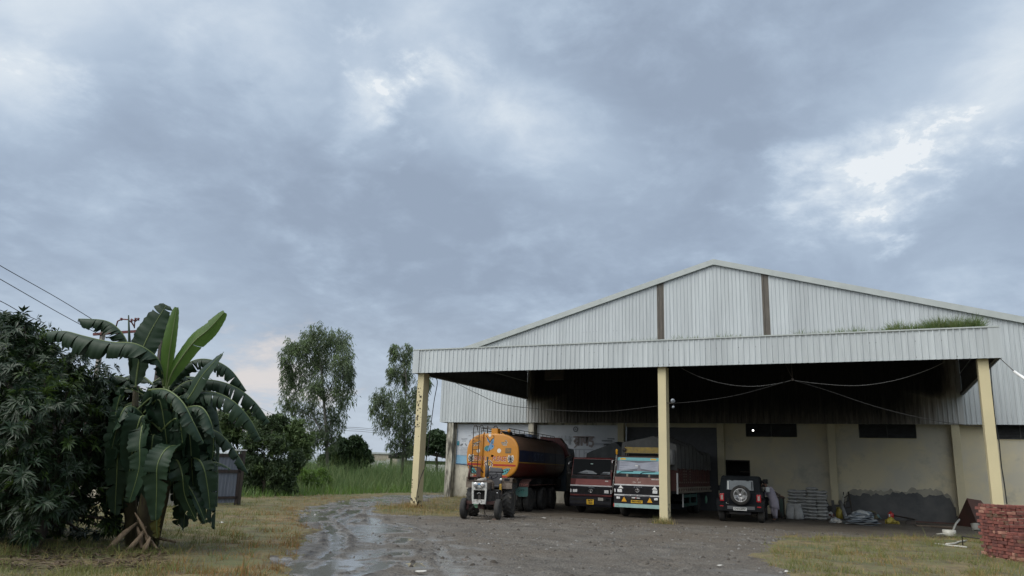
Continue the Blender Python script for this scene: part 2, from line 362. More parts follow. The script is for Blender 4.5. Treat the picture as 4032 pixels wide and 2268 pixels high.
def ground():
    xs = np.arange(GX0, GX1+.001, GS); ys = np.arange(GY0, GY1+.001, GS); X, Y = np.meshgrid(xs, ys); nx, ny = len(xs), len(ys)
    e1 = fbm(X*1.3, Y*1.3, 4, 3)*.75+fbm(X*.35, Y*.35, 2, 9)*.5; e2 = fbm(X*1.3+50, Y*1.3, 4, 5)*.75+fbm(X*.35, Y*.35+9, 2, 13)*.4
    xw, yw = X+e1, Y+e2
    dl, sl, al = dist_poly(X, Y, TRACKL); dlw, slw, _ = dist_poly(xw, yw, TRACKL)
    island = inpoly(xw, yw, ISLAND); lawn = inpoly(xw, yw, LAWN)
    verge = (slw > 0) & ~island & (xw < 26)
    under = (X > 4.8) & (Y > -12.9+.5*e1)
    off = np.where(sl < 0, dl, -dl)                       # metres to the right of the track's left edge
    wet = np.clip((4.4-off+1.5*e1)/2.0, 0, 1)*np.clip((off+.8)/.8, 0, 1)*np.where(Y > -15, np.clip((3.8-off)/1.5, 0, 1), 1)
    wet = wet*np.clip(.55+.9*fbm(X*.5, Y*.5, 3, 21)+.5, 0, 1)
    wet = np.maximum(wet, np.clip(fbm(X*.28, Y*.5, 3, 33)*2.2-1.0, 0, 1)*np.clip((-14-Y)/3, 0, 1)*.8)
    for v in (1345, 1375, 1405, 1440): p = at_z(1030, v); wet = wet*(1-np.exp(-((X-p.x)**2+(Y-p.y)**2)/(.55 if v > 1390 else .9)**2))   # dry spots added to remove the left post's reflection from the wet film
    flo = np.clip((Y+13.2+.8*e1)/1.4, 0, 1)*np.clip((X-4.5)/1, 0, 1)
    tx = dl*0
    Z = .020*fbm(X*2.6, Y*2.6, 4, 41)+.022*fbm(X*.6, Y*.6, 3, 43)
    Z += .030*np.clip(fbm(X*1.5, Y*1.5, 4, 45)-.16, 0, 1)*2
    lump = np.clip(fbm(X*2.4, Y*2.4, 4, 51)-.12, 0, 1)*.04+np.clip(fbm(X*5.5, Y*5.5, 3, 53)-.2, 0, 1)*.04
    Z += lump*np.clip(wet*1.3+.12, 0, 1)*(1-flo)
    # wheel ruts pressed along the track, mud squeezed up beside them
    for k, (o, dpt, w) in enumerate(((.9, .075, .16), (1.7, .05, .12), (2.5, .10, .17), (3.1, .06, .10), (4.2, .09, .16), (5.6, .06, .14), (6.6, .05, .13))):
        oo = off-o-.35*fbm(al*.25+k*7, al*0+k, 3, 60+k)-.10*fbm(al*1.6, X*0+k, 2, 70+k)
        st = np.clip(.42+1.4*fbm(al*.33+k*3.1, X*0+k*5, 2, 80+k), 0, 1)*np.where(Y > -13, .3, 1)
        Z += st*(-dpt*np.exp(-(oo/w)**2)+.085*np.exp(-((np.abs(oo)-w*1.9)/(w*.75))**2)*(.6+.8*fbm(X*4, Y*4, 3, 90+k)))*np.clip(wet*1.4, 0, 1)
    # older tyre marks crossing the yard in front
    for (ax, ay, bx, by) in ((15.5, -33.5, 12.5, -26.0), (16.6, -33.2, 13.9, -25.0), (19.4, -26.5, 17.6, -22.0), (20.1, -26.3, 18.5, -22.0), (9.0, -22, 5.3, -17.2)):
        d, _, a_ = dist_poly(X+.25*e1, Y+.25*e2, [(ax, ay), (bx, by)]); s_ = np.clip(.5+fbm(a_*.8, X*0+ax, 2, 5), 0, 1)
        Z += s_*(-.05*np.exp(-(d/.12)**2)+.06*np.exp(-((d-.26)/.1)**2)*(.7+.6*fbm(X*5, Y*5, 2, 8)))
    Z += .028*fbm(al*.55, off*1.7, 4, 49)*np.clip(wet*1.3, 0, 1)+.034*fbm(al*2.6, off*6, 4, 50, .65)*np.clip(wet*1.3, 0, 1)
    # low pools beside the verge
    for (u, v, r, dz) in ((795, 1290, .9, .07), (770, 1305, .7, .07), (815, 1430, .45, .05), (900, 1322, .4, .05), (985, 1340, .5, .05), (1000, 1318, .3, .05), (1000, 1395, .4, .05)):
        p = at_z(u, v); Z -= dz*np.exp(-(((X-p.x)**2+(Y-p.y)**2)/r**2)*(1+.6*e1))
    Z -= .022*wet
    turf = (verge | island | lawn)
    Z = np.where(turf, .035+.03*fbm(X*.9, Y*.9, 3, 47)+.02*fbm(X*4, Y*4, 2, 48), Z)
    Z = np.where(flo > .5, .004*fbm(X*2, Y*2, 3, 4), Z)
    lvl = np.quantile(Z[(wet > .5) & ~turf & (flo < .3)], .60)
    soft = np.clip((lvl+.006-Z)/.010, 0, 1)*np.clip(wet*1.6-.25, 0, 1)*~turf; film = soft; ridge = np.clip((Z-lvl-.028)/.03, 0, 1)*np.clip(wet*1.5, 0, 1); Z = np.where((wet > .2) & ~turf & (flo < .5), np.maximum(Z, lvl), Z)
    edge = np.minimum.reduce([X-GX0, GX1-X, Y-GY0, GY1-Y]); Z = Z*np.clip(edge/.6, 0, 1)
    V = np.stack([X, Y, Z], -1).reshape(-1, 3)
    c = (np.arange(nx-1)[None, :]+np.arange(ny-1)[:, None]*nx); Q = np.stack([c, c+1, c+1+nx, c+nx], -1).reshape(-1, 4)
    def cell(a): return a[:-1, :-1].ravel()
    t, vg, la, fl_, tr_ = cell(turf), cell(verge), cell(lawn), cell(flo > .5), cell((off < 5.2+.8*e1))
    sets = [('grass_verge', t & (vg | cell(island)), M_TURF), ('lawn', t & la & ~vg & ~cell(island), M_TURF), ('shed_floor', ~t & fl_, M_YARD), ('muddy_track', ~t & ~fl_ & tr_, M_YARD), ('gravel_yard', ~t & ~fl_ & ~tr_, M_YARD)]
    for name, msk, mat in sets:
        q = Q[msk]; u, inv = np.unique(q, return_inverse=True)
        ob = npmesh(name, V[u], inv.reshape(-1, 4), mat, smooth=True); tag(ob, kind='structure')
        for an, arr in (('wet', wet), ('floor', flo), ('film', film), ('ridge', ridge)):
            at = ob.data.attributes.new(an, 'FLOAT', 'POINT'); at.data.foreach_set('value', arr.ravel()[u].astype(np.float32))
    return X, Y, Z, turf, wet, verge, lawn, island, flo
GR = ground()
def ground_z(x, y):
    i = np.clip(((np.asarray(y)-GY0)/GS).astype(int), 0, GR[0].shape[0]-1); j = np.clip(((np.asarray(x)-GX0)/GS).astype(int), 0, GR[0].shape[1]-1)
    return GR[2][i, j], i, j
b = MB(); B = 4000
for (x0, x1, y0, y1) in ((-B, GX0, -B, B), (GX1, B, -B, B), (GX0, GX1, -B, GY0), (GX0, GX1, GY1, B)):
    b.add([(x0, y0, 0), (x1, y0, 0), (x1, y1, 0), (x0, y1, 0)], [(0, 1, 2, 3)], M_FIELD)
tag(b.build('ground'), kind='structure')

# ------------------------------------------------------------------ grass
def blades(name, x, y, z, h, w, mat, lean=.45, seg=2, curl=.5, parent=None, mi=None, mats=None):
    """curved grass blades standing at (x, y, z)"""
    n = len(x); a = RNG.uniform(0, 2*np.pi, n); az = RNG.uniform(0, 2*np.pi, n); l = RNG.uniform(.1, 1, n)*lean
    ux, uy = np.cos(a), np.sin(a); lx, ly = np.cos(az)*l, np.sin(az)*l; Vs = []
    for k in range(seg+1):
        t = k/seg; zz = z+h*(t-curl*.35*t*t*l/lean); ox = lx*h*(t*.5+curl*t*t); oy = ly*h*(t*.5+curl*t*t); ww = w*(1-t*.92)
        if k < seg: Vs += [np.stack([x+ox-ux*ww, y+oy-uy*ww, zz], -1), np.stack([x+ox+ux*ww, y+oy+uy*ww, zz], -1)]
        else: Vs += [np.stack([x+ox, y+oy, zz], -1)]
    m = len(Vs); V = np.stack(Vs, 1).reshape(-1, 3); b0 = (np.arange(n)*m)[:, None]; F = []
    for k in range(seg-1):
        q = 2*k; F += [b0+np.array([[q, q+1, q+3]]), b0+np.array([[q, q+3, q+2]])]
    q = 2*(seg-1); F += [b0+np.array([[q, q+1, q+2]])]
    nf = len(F); F = np.stack(F, 1).reshape(-1, 3)
    return npmesh(name, V, F, mat, parent, mi=None if mi is None else np.repeat(mi, nf), mats=mats)
M_DRY = leafmat('dry straw grass', (.31, .225, .095), (.22, .18, .08), .15, .9, .7, .2)
M_GRN = leafmat('short green grass', (.13, .155, .048), (.18, .18, .065), .2, .9, .6, .2)
M_RUST = leafmat('withered brown grass', (.29, .16, .055), (.22, .135, .055), .15, 1.4, .7, .2)
def lawn_grass():
    X, Y, Z, turf, wet, verge, lawn, island, flo = GR
    for name, mk, n, box in (('verge_grass', verge, 105000, (-6, 17, -37, -6)), ('lawn_grass', lawn, 85000, (20, 34, -31, -8)), ('island_grass', island, 26000, (-.5, 10, -17.4, .6))):
        # denser towards the camera, where single blades show
        k = 4*n; x = RNG.uniform(box[0], box[1], k); y = RNG.uniform(box[2], box[3], k)
        z, i, j = ground_z(x, y); d = np.hypot(x-CAMP.x, y-CAMP.y)
        keep = mk[i, j] & (RNG.random(k) < np.clip((15/d)**1.4, .12, 1)*np.clip(.75+1.6*fbm(x*1.1, y*1.1, 3, 111), .12, 1)); x, y, z, i, j = (q[keep][:n] for q in (x, y, z, i, j))
        e, s, a = dist_poly(x, y, TRACKL); rust = np.clip(1.1-e/2.0, 0, 1) if name == 'verge_grass' else np.full(len(x), .12)
        pat = fbm(x*.45, y*.45, 3, 101)*1.0+fbm(x*1.7, y*1.7, 2, 103)*.5; tuft = fbm(x*3.1, y*3.1, 3, 107)
        r = RNG.random(len(x)); green = np.clip(.74+pat*2.0+(.1 if name == 'lawn_grass' else -.05), .06, .92)
        if name == 'island_grass': green = green*.25
        mi = np.where(r < rust*.75, 2, np.where(RNG.random(len(x)) < green, 1, 0))
        green = np.clip(green+tuft*.9, .03, .95); mi = np.where(mi == 2, 2, np.where(RNG.random(len(x)) < green, 1, 0)); h = RNG.uniform(.03, .10, len(x))*(.45+.5*np.clip(pat, -.5, 1)+4.2*np.clip(tuft+.05, 0, 1)); h = np.where(RNG.random(len(x)) < .03, h*2.3, h)
        if name == 'island_grass': h = h*1.7
        tag(blades(name, x, y, z-.012, h, RNG.uniform(.004, .008, len(x)), None, .9, 2, .6, mi=mi, mats=[M_DRY, M_GRN, M_RUST]), kind='stuff')
lawn_grass()
M_REED = leafmat('tall reed grass', (.085, .145, .048), (.12, .185, .068), .3, .25, .5, .3)
M_REED2 = leafmat('pale reed grass', (.21, .25, .11), (.14, .19, .07), .3, .3, .5, .3)
M_WEED = leafmat('bright low weeds', (.11, .20, .03), (.08, .15, .03), .3, .5, .5, .3)
def tall_grass():
    n = 90000; x = RNG.uniform(-46, -1.2, n); y = RNG.uniform(-13, 46, n)
    edge = np.interp(y, [-13, -11, -5, 7, 9, 46], [-4.5, -3.4, -4.3, -4.6, -1.6, -1.2]); d = edge-x+.5*fbm(x*.5, y*.5, 3, 3)
    keep = (d > 0) & (RNG.random(n) < np.clip(26/(np.abs(y+14)+14), .25, 1)); x, y, d = x[keep], y[keep], d[keep]
    cl = .5+.5*fbm(x*.35, y*.35, 3, 7)
    h = np.clip(.28+d*.22, .2, 2.5)*(.55+.75*cl)*RNG.uniform(.55, 1.3, len(x)); mi = (RNG.random(len(x)) < .12+.25*(cl > .62)).astype(int); mi = np.where((d < 2.2) & (RNG.random(len(x)) < .6), 2, mi)
    w = np.where(mi == 2, .02, RNG.uniform(.012, .026, len(x)))
    tag(blades('tall_grass', x, y, 0*x, h, w, None, .55, 3, .8, mi=mi, mats=[M_REED, M_REED2, M_WEED]), kind='stuff')
tall_grass()
def stones():
    n = 7500; x = RNG.uniform(4, 24, n*3); y = RNG.uniform(-36, -12, n*3); z, i, j = ground_z(x, y)
    k = ~GR[3][i, j] & (GR[4][i, j] < .8) & (RNG.random(n*3) < .18+.82*np.clip(fbm(x*.5, y*.5, 3, 5)*1.6, 0, 1)); x, y, z = x[k][:n], y[k][:n], z[k][:n]; n = len(x)
    r = .010+.042*RNG.random(n)**3.5; base = np.array([(1, 0, 0), (.3, .95, 0), (-.8, .6, 0), (-.8, -.6, 0), (.3, -.95, 0), (0, 0, .75), (.45, .1, .62), (-.3, .35, .68)]); rot = RNG.uniform(0, 6.28, n)
    c, s = np.cos(rot)[:, None], np.sin(rot)[:, None]; r = np.where(np.arange(n) < 420, .02+.05*RNG.random(n)**2.2, r); sx = RNG.uniform(.7, 1.5, n)[:, None]; jj = RNG.uniform(.8, 1.2, (n, 8))
    bx, by, bz = base[:, 0]*sx*jj, base[:, 1]*jj, base[:, 2]*jj
    V = np.stack([x[:, None]+r[:, None]*(bx*c-by*s), y[:, None]+r[:, None]*(bx*s+by*c), z[:, None]-.004+r[:, None]*bz], -1).reshape(-1, 3)
    F = np.array([(0, 1, 6), (1, 7, 6), (1, 2, 7), (2, 3, 7), (3, 5, 7), (3, 4, 5), (4, 6, 5), (4, 0, 6), (5, 6, 7)]); F = (F[None]+(np.arange(n)*8)[:, None, None]).reshape(-1, 3)
    mi = np.repeat(np.where(np.arange(n) < 420, 3, RNG.choice([0, 1, 2], n, p=[.72, .275, .005])), 9)
    tag(npmesh('gravel', V, F, None, mi=mi, mats=[M('dark gravel', (.10, .095, .088), rough=.8), M('grey gravel', (.165, .158, .146), rough=.8), M('chalky gravel', (.40, .39, .36), rough=.8), M('dark mud clods', (.05, .042, .034), rough=.9)]), kind='stuff')
stones()

# ------------------------------------------------------------------ warehouse
def shade_stain_sheet():
    """white sheet with canopy shade painted in as near-black, streaky, passing to brown stains at its ends and lower edge"""
    m = bpy.data.materials.new('steel sheet with painted canopy shade and stains'); m.use_nodes = True; nt = m.node_tree; N = nt.nodes; L = nt.links; b = N['Principled BSDF']; b.inputs['Roughness'].default_value = .75; b.inputs['Specular IOR Level'].default_value = .15
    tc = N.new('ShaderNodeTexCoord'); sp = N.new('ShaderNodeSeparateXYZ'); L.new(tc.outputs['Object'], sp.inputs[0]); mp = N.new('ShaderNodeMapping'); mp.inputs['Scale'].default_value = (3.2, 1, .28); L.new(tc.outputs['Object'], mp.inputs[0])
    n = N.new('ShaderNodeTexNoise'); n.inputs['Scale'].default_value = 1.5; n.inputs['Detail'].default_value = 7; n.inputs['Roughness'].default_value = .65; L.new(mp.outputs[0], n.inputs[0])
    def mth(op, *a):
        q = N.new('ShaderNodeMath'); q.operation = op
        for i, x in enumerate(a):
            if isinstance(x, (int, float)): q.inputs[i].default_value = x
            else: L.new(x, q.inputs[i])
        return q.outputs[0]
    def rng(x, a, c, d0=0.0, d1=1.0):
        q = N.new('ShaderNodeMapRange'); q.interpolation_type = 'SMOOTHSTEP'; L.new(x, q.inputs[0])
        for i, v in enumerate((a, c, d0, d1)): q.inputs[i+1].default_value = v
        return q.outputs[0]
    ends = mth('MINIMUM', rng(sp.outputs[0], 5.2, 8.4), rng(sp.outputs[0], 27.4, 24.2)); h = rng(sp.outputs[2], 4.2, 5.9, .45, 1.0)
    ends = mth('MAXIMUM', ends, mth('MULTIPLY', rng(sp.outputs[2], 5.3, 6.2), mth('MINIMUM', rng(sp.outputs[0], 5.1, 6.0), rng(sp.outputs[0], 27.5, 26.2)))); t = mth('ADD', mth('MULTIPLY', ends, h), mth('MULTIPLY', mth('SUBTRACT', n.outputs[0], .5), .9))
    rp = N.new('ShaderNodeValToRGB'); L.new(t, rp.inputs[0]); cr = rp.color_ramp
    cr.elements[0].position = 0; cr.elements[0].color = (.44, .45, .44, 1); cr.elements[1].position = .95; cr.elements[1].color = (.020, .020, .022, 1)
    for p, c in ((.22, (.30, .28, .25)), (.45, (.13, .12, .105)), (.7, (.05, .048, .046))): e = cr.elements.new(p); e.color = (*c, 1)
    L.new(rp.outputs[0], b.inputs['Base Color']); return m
SP, ZS, XL, XR, WY = 5.366, 4.437, -.498, 32.9, .45     # pillar spacing, underside of the cladding, ends, plane of the wall
AX, AZ, SLP = 16.206, 13.30, .283                         # ridge
YC, CXL, CXR, ZB, ZT = -12.526, 5.211, 27.46, 5.771, 6.82  # canopy front, ends, underside and top of its fascia
M_SHEET = M('painted white profiled steel sheet', (.52, .56, .575), (.445, .48, .495), scale=1.6, rough=.45, dirt=.22, dcol=(.35, .355, .335), dscale=1.1, aniso=(4, 4, .22), spec=.35)
def sheet_tones(m):                              # neighbouring sheets never came from one batch
    nt = m.node_tree; N = nt.nodes; L = nt.links; b = N['Principled BSDF']; src = b.inputs['Base Color'].links[0].from_socket
    tc = N.new('ShaderNodeTexCoord'); sp = N.new('ShaderNodeSeparateXYZ'); L.new(tc.outputs['Object'], sp.inputs[0]); sn = N.new('ShaderNodeMath'); sn.operation = 'SNAP'; L.new(sp.outputs[0], sn.inputs[0]); sn.inputs[1].default_value = 1.0
    wn = N.new('ShaderNodeTexWhiteNoise'); wn.noise_dimensions = '1D'; L.new(sn.outputs[0], wn.inputs['W']); mr = N.new('ShaderNodeMapRange'); L.new(wn.outputs['Value'], mr.inputs[0]); mr.inputs[3].default_value = .90; mr.inputs[4].default_value = 1.05
    hs = N.new('ShaderNodeHueSaturation'); L.new(src, hs.inputs['Color']); L.new(mr.outputs[0], hs.inputs['Value']); L.new(hs.outputs[0], b.inputs['Base Color'])
sheet_tones(M_SHEET)
M_TRIM = M('weathered pale green flashing', (.43, .465, .455), (.38, .415, .405), scale=1.5, rough=.55, dirt=.3, dcol=(.28, .29, .24), dscale=1.2)
M_ROOF = M('grey roof sheet', (.42, .44, .45), (.35, .37, .37), rough=.5)
M_SHADESTAIN = shade_stain_sheet()
M_GRP = M('browned translucent sheet', (.11, .095, .075), (.065, .055, .045), scale=2.2, rough=.35, dirt=.5, dcol=(.15, .14, .12), dscale=2.2, aniso=(4, 4, .5))
M_PLAST = M('sun bleached yellow plaster', (.55, .495, .345), (.47, .445, .36), scale=.55, rough=.9, bump=.25, bscale=18, dirt=.5, dcol=(.33, .32, .27), dscale=.9, lo=.42, hi=.58)
M_PALEW = M('mouldy whitewashed plaster', (.56, .53, .44), (.46, .43, .35), scale=.8, rough=.92, bump=.3, bscale=18, dirt=.75, dcol=(.13, .12, .10), dscale=1.6, aniso=(1.6, 1.6, .6), dz=(.0, 1.1))
M_PALEC = M('mould streaked white concrete', (.52, .50, .42), (.44, .42, .35), scale=.9, rough=.92, bump=.3, bscale=18, dirt=1.0, dcol=(.05, .046, .038), dscale=1.7, aniso=(3, 3, .5), dz=(.2, 1.7))
M_PILL = M('yellow painted pillar', (.52, .465, .31), (.45, .41, .285), scale=.8, rough=.9, bump=.2, bscale=16, dirt=.3, dcol=(.24, .22, .17), dscale=1.2)
M_POST = M('cream yellow painted post', (.60, .525, .325), (.55, .485, .305), scale=.7, rough=.85, bump=.12, bscale=14, dirt=.18, dcol=(.45, .36, .2), dscale=1.5)
M_FLAKE = M('black mould where paint flaked', (.035, .032, .028), (.06, .052, .04), rough=.95)
M_DARKSTEEL = M('dark purlin steel', (.05, .05, .05), (.075, .065, .055), rough=.7)
M_SOFFIT = M('dark underside sheet', (.10, .105, .11), (.07, .07, .07), rough=.8)  # dark grey for the canopy underside and inner faces
M_SHUT = M('grey roller shutter', (.085, .09, .10), (.07, .075, .08), rough=.55)
M_LOUV = M('grey louvre steel', (.10, .105, .105), (.07, .07, .07), rough=.6)
M_BLACK = M('black void', (.008, .008, .008), rough=.9)
M_CEM = M('damp cement render', (.075, .077, .078), (.115, .114, .11), scale=1.1, rough=.9, bump=.35, bscale=14)
M_IRON = M('dark iron', (.035, .033, .03), (.06, .045, .035), rough=.65)

def roof_z(x): return AZ-SLP*abs(x-AX)
def profile(a, b, pitch=.2, h=.028, rib=.05):
    """trapezoid ribs along a line: (distance, height) pairs"""
    P = [(a, 0)]; n = int((b-a)/pitch)
    for i in range(n):
        c = a+(i+.5)*pitch; P += [(c-rib/2-.012, 0), (c-rib/2+.006, h), (c+rib/2-.006, h), (c+rib/2+.012, 0)]
    return P+[(b, 0)]
def ribbed(b, o, ux, n_, P, z0, z1, mat):
    """P along ux from o, ribs raised along n_, standing from z0 to z1 (numbers or functions)"""
    o = Vector(o); ux = Vector(ux); n_ = Vector(n_); vs = []
    for d, h in P:
        p = o+ux*d+n_*h; vs += [(p.x, p.y, z0(d) if callable(z0) else z0), (p.x, p.y, z1(d) if callable(z1) else z1)]
    b.add(vs, [(2*i, 2*i+2, 2*i+3, 2*i+1) for i in range(len(P)-1)], mat)
WH = thing('warehouse', 'gabled warehouse in white ribbed steel over yellow plaster walls, flat canopy on cream posts', 'warehouse', (AX, 0, 0))
def wb(mb, name, parent=None, **k):               # parts of the warehouse are measured in world metres
    ob = mb.build(name, parent or WH, **k)
    if parent is None: ob.location = Vector(ob.location)-Vector((AX, 0, 0))
    return ob
def warehouse():
    s1, s2 = (13.02, 13.42), (18.66, 19.02)
    b = MB()
    for x0, x1 in ((XL, s1[0]), (s1[1], s2[0]), (s2[1], XR)):
        ribbed(b, (x0, 0, 0), (1, 0, 0), (0, -1, 0), profile(0, x1-x0), ZS, lambda d, x0=x0: roof_z(x0+d)-.10, M_SHEET)
    ribbed(b, (XL, 0, 0), (0, 1, 0), (-1, 0, 0), profile(0, 60), ZS, roof_z(XL)-.1, M_SHEET); ribbed(b, (XR, 60, 0), (0, -1, 0), (1, 0, 0), profile(0, 60), ZS, roof_z(XR)-.1, M_SHEET)
    for x0, x1 in (s1, s2): b.box(x0, x1, .03, .06, ZS, 9.0, M_SHEET)
    b.box(XL-.03, XL+.10, -.034, -.03, ZS-.005, roof_z(XL)-.2, M_SHEET)      # corner flashing
    # screws show as dark dots on the sheets
    r_ = random.Random(3)
    for z in (5.6, 7.6, 9.6, 11.4):
        for i in range(164):
            x = XL+.1+.2*i
            if z < roof_z(x)-.5 and r_.random() < .55: b.box(x+.09, x+.107, -.006, .0, z+r_.uniform(-.02, .02), z+.022, M_IRON)
    wb(b, 'gable_cladding')
    b = MB(); ribbed(b, (CXL+.06, -.032, 0), (1, 0, 0), (0, -1, 0), profile(0, CXR-CXL-.12), ZS+.004, 8.45, M_SHADESTAIN); wb(b, 'shade_stained_cladding')  # near-black canopy shade painted into the sheet colour, with brown staining
    for x0, x1 in (s1, s2):
        g = MB(); ribbed(g, (x0, .008, 0), (1, 0, 0), (0, -1, 0), profile(0, x1-x0, .19, .02, .04), 6.5, lambda d, x0=x0: roof_z(x0+d)-.10, M_GRP)
        wb(g, 'skylight_strip')
    t = MB()
    for sx in (-1, 1):
        xe = XL-.25 if sx < 0 else XR+.25; P = [(AX, AZ), (xe, roof_z(xe)), (xe, roof_z(xe)-.30), (AX, AZ-.30)]
        t.add([(x, -.16, z) for x, z in P]+[(x, -.04, z) for x, z in P], [(0, 1, 2, 3)[::sx], (4, 5, 6, 7)[::-sx], (3, 2, 6, 7), (0, 1, 5, 4), (1, 2, 6, 5)], M_TRIM)
        r = random.Random(5+sx); x = AX
        while abs(x-AX) < 15.5:                    # joints between the lengths of flashing
            x += sx*3.05; t.box(x-.012, x+.012, -.166, -.159, roof_z(x)-.30, roof_z(x)-.006, M_TRIM)
    wb(t, 'roof_trim')
    b = MB()
    for sx in (-1, 1):
        xe = XL-.25 if sx < 0 else XR+.25
        b.add([(AX, -.15, AZ+.01), (xe, -.15, roof_z(xe)+.01), (xe, 60, roof_z(xe)+.01), (AX, 60, AZ+.01), (AX, -.15, AZ-.05), (xe, -.15, roof_z(xe)-.05), (xe, 60, roof_z(xe)-.05), (AX, 60, AZ-.05)], [(0, 1, 2, 3), (7, 6, 5, 4), (1, 5, 6, 2), (0, 4, 5, 1)], M_ROOF)
    wb(b, 'roof')
    # masonry: seven bays between pillars; shutter in the third, vents and a hatch as true openings
    HX0, HX1, HZ0, HZ1 = 16.36, 17.66, 1.30, 2.60
    holes = {3: [(17.5, 20.02, 3.80, ZS+.3), (HX0, HX1, HZ0, HZ1)], 4: [(22.88, 25.4, 3.80, ZS+.3)], 5: [(28.35, 30.9, 3.80, ZS+.3)]}
    b = MB(); p = MB()
    for k in range(6):
        x0 = k*SP+.36; x1 = (k+1)*SP
        mat = M_PALEW if k < 2 else M_PLAST
        if k == 2: b.box(x0, x1, WY, WY+.25, 4.25, ZS+.3, mat); continue
        hs = holes.get(k, []); xs = sorted({x0-.36, x1}|{h[0] for h in hs}|{h[1] for h in hs})
        for a, c in zip(xs[:-1], xs[1:]):
            cut = sorted([(h[2], h[3]) for h in hs if h[0] <= a and h[1] >= c]); z = -.3
            for h0, h1 in cut:
                if h0 > z: b.box(a, c, WY, WY+.25, z, h0, mat)
                z = h1
            if z < ZS+.3: b.box(a, c, WY, WY+.25, z, ZS+.3, mat)
    b.box(-.02, .2, WY+.25, 60, -.3, ZS+.3, M_PALEW); b.box(XR-.3, XR-.05, WY+.25, 60, -.3, ZS+.3, M_PLAST); b.box(6*SP+.36, XR-.3, WY, WY+.25, -.3, ZS+.3, M_PLAST)
    wb(b, 'wall')
    for k in range(7):
        g = MB(); x = k*SP; w = .40 if k == 0 else .34
        g.box(x, x+w, .035, WY, -.3, ZS+.25, M_PALEC if k == 0 else M_PALEW if k == 1 else M_PILL)
        if k == 0:                                # the weathered corner pillar keeps a second, set-back skin on its left
            g.box(x-.07, x, .10, WY+.3, -.3, ZS+.25, M_PALEC)
        wb(g, 'pillar', bevel=.012)
    s = MB(); n = 56
    for i in range(n):
        z0 = 4.25*i/n; s.box(2*SP+.37, 3*SP-.01, WY+.1+.015*(i % 2), WY+.16, z0, z0+4.25/n, M_SHUT)
    wb(s, 'roller_shutter')
    for k, hs in holes.items():
        for h in hs:
            if h[2] < 3: continue
            f = MB(); f.box(h[0]-.0, h[1], WY-.015, WY+.02, h[2]-.05, h[2], M_PILL); f.box(h[0], h[0]+.03, WY+.05, WY+.22, h[2], ZS, M_LOUV); f.box(h[1]-.03, h[1], WY+.05, WY+.22, h[2], ZS, M_LOUV); f.box((h[0]+h[1])/2-.015, (h[0]+h[1])/2+.015, WY+.06, WY+.2, h[2], ZS, M_LOUV)
            v = wb(f, 'louvre_vent'); q = MB()
            for i in range(9):
                z = h[2]+.03+i*.07; q.add([(h[0]+.03, WY+.08, z), (h[1]-.03, WY+.08, z), (h[1]-.03, WY+.17, z+.062), (h[0]+.03, WY+.17, z+.062), (h[0]+.03, WY+.084, z-.004), (h[1]-.03, WY+.084, z-.004), (h[1]-.03, WY+.174, z+.058), (h[0]+.03, WY+.174, z+.058)], [(0, 1, 2, 3), (7, 6, 5, 4), (0, 4, 5, 1)], M_LOUV)
            q.box(h[0], h[1], WY+.24, WY+.25, h[2], ZS+.3, M_BLACK); q.build('slat', v)
    h = MB()
    for (x0, x1, z0, z1) in ((HX0, HX0+.05, HZ0, HZ1), (HX1-.05, HX1, HZ0, HZ1), (HX0+.05, HX1-.05, HZ1-.05, HZ1), (HX0+.05, HX1-.05, HZ0, HZ0+.05)): h.box(x0, x1, WY-.02, WY+.2, z0, z1, M_IRON)
    h.box(HX0, HX1, WY+1.2, WY+1.22, HZ0-.3, HZ1+.3, M_BLACK); h.box(HX0-.02, HX0, WY+.25, WY+1.2, HZ0-.3, HZ1+.3, M_BLACK); h.box(HX1, HX1+.02, WY+.25, WY+1.2, HZ0-.3, HZ1+.3, M_BLACK)
    h.box(HX1-.55, HX1-.06, WY+.35, WY+.6, HZ0+.7, HZ0+.74, M_IRON)
    wb(h, 'loading_hatch')
    # damp cement rendered on by hand along the foot of the wall, its top edge ragged
    c = MB(); r = random.Random(11)
    for (xa, xb, base, rise) in ((21.85, 26.80, .93, .33), (20.55, 21.45, .92, .02), (26.75, 26.8, .5, 0)):
        top = []; x = xa
        while x < xb:
            f = (x-xa)/(xb-xa); e = min(1, (x-xa)/.35, (xb-x)/.35+.25)
            top.append((x, (base+rise*math.sin(min(1, f*1.35)*math.pi*.72)+.10*vnoise(np.array([x*4.0]), np.array([3.0]))[0]+.05*vnoise(np.array([x*13.0]), np.array([7.0]))[0]+r.uniform(-.02, .02))*max(.55, e))); x += r.uniform(.03, .08)
        poly = [(xa, -.1)]+top+[(xb, -.1)][:1]; poly = [(xa, -.1)]+top+[(xb, -.1)]
        n = len(poly); vs = [(x, WY-.012, z) for x, z in top]+[(x, WY-.012, -.1) for x, z in top]+[(x, WY+.003, z) for x, z in top]; m = len(top)
        c.add(vs, [(m+i, m+i+1, i+1, i) for i in range(m-1)]+[(i, i+1, 2*m+i+1, 2*m+i) for i in range(m-1)], M_CEM)
    wb(c, 'cement_render')
    c = MB(); top = []; x = 21.7                   # splashes and damp above the render
    while x < 26.8:
        f = (x-21.7)/5.1; e = min(1, (x-21.7)/.5, (26.8-x)/.3+.3)
        top.append((x, (1.08+.34*math.sin(min(1, f*1.35)*math.pi*.72)+.16*vnoise(np.array([x*2.2]), np.array([9.0]))[0]+.08*vnoise(np.array([x*9.0]), np.array([2.0]))[0])*max(.5, e))); x += .05
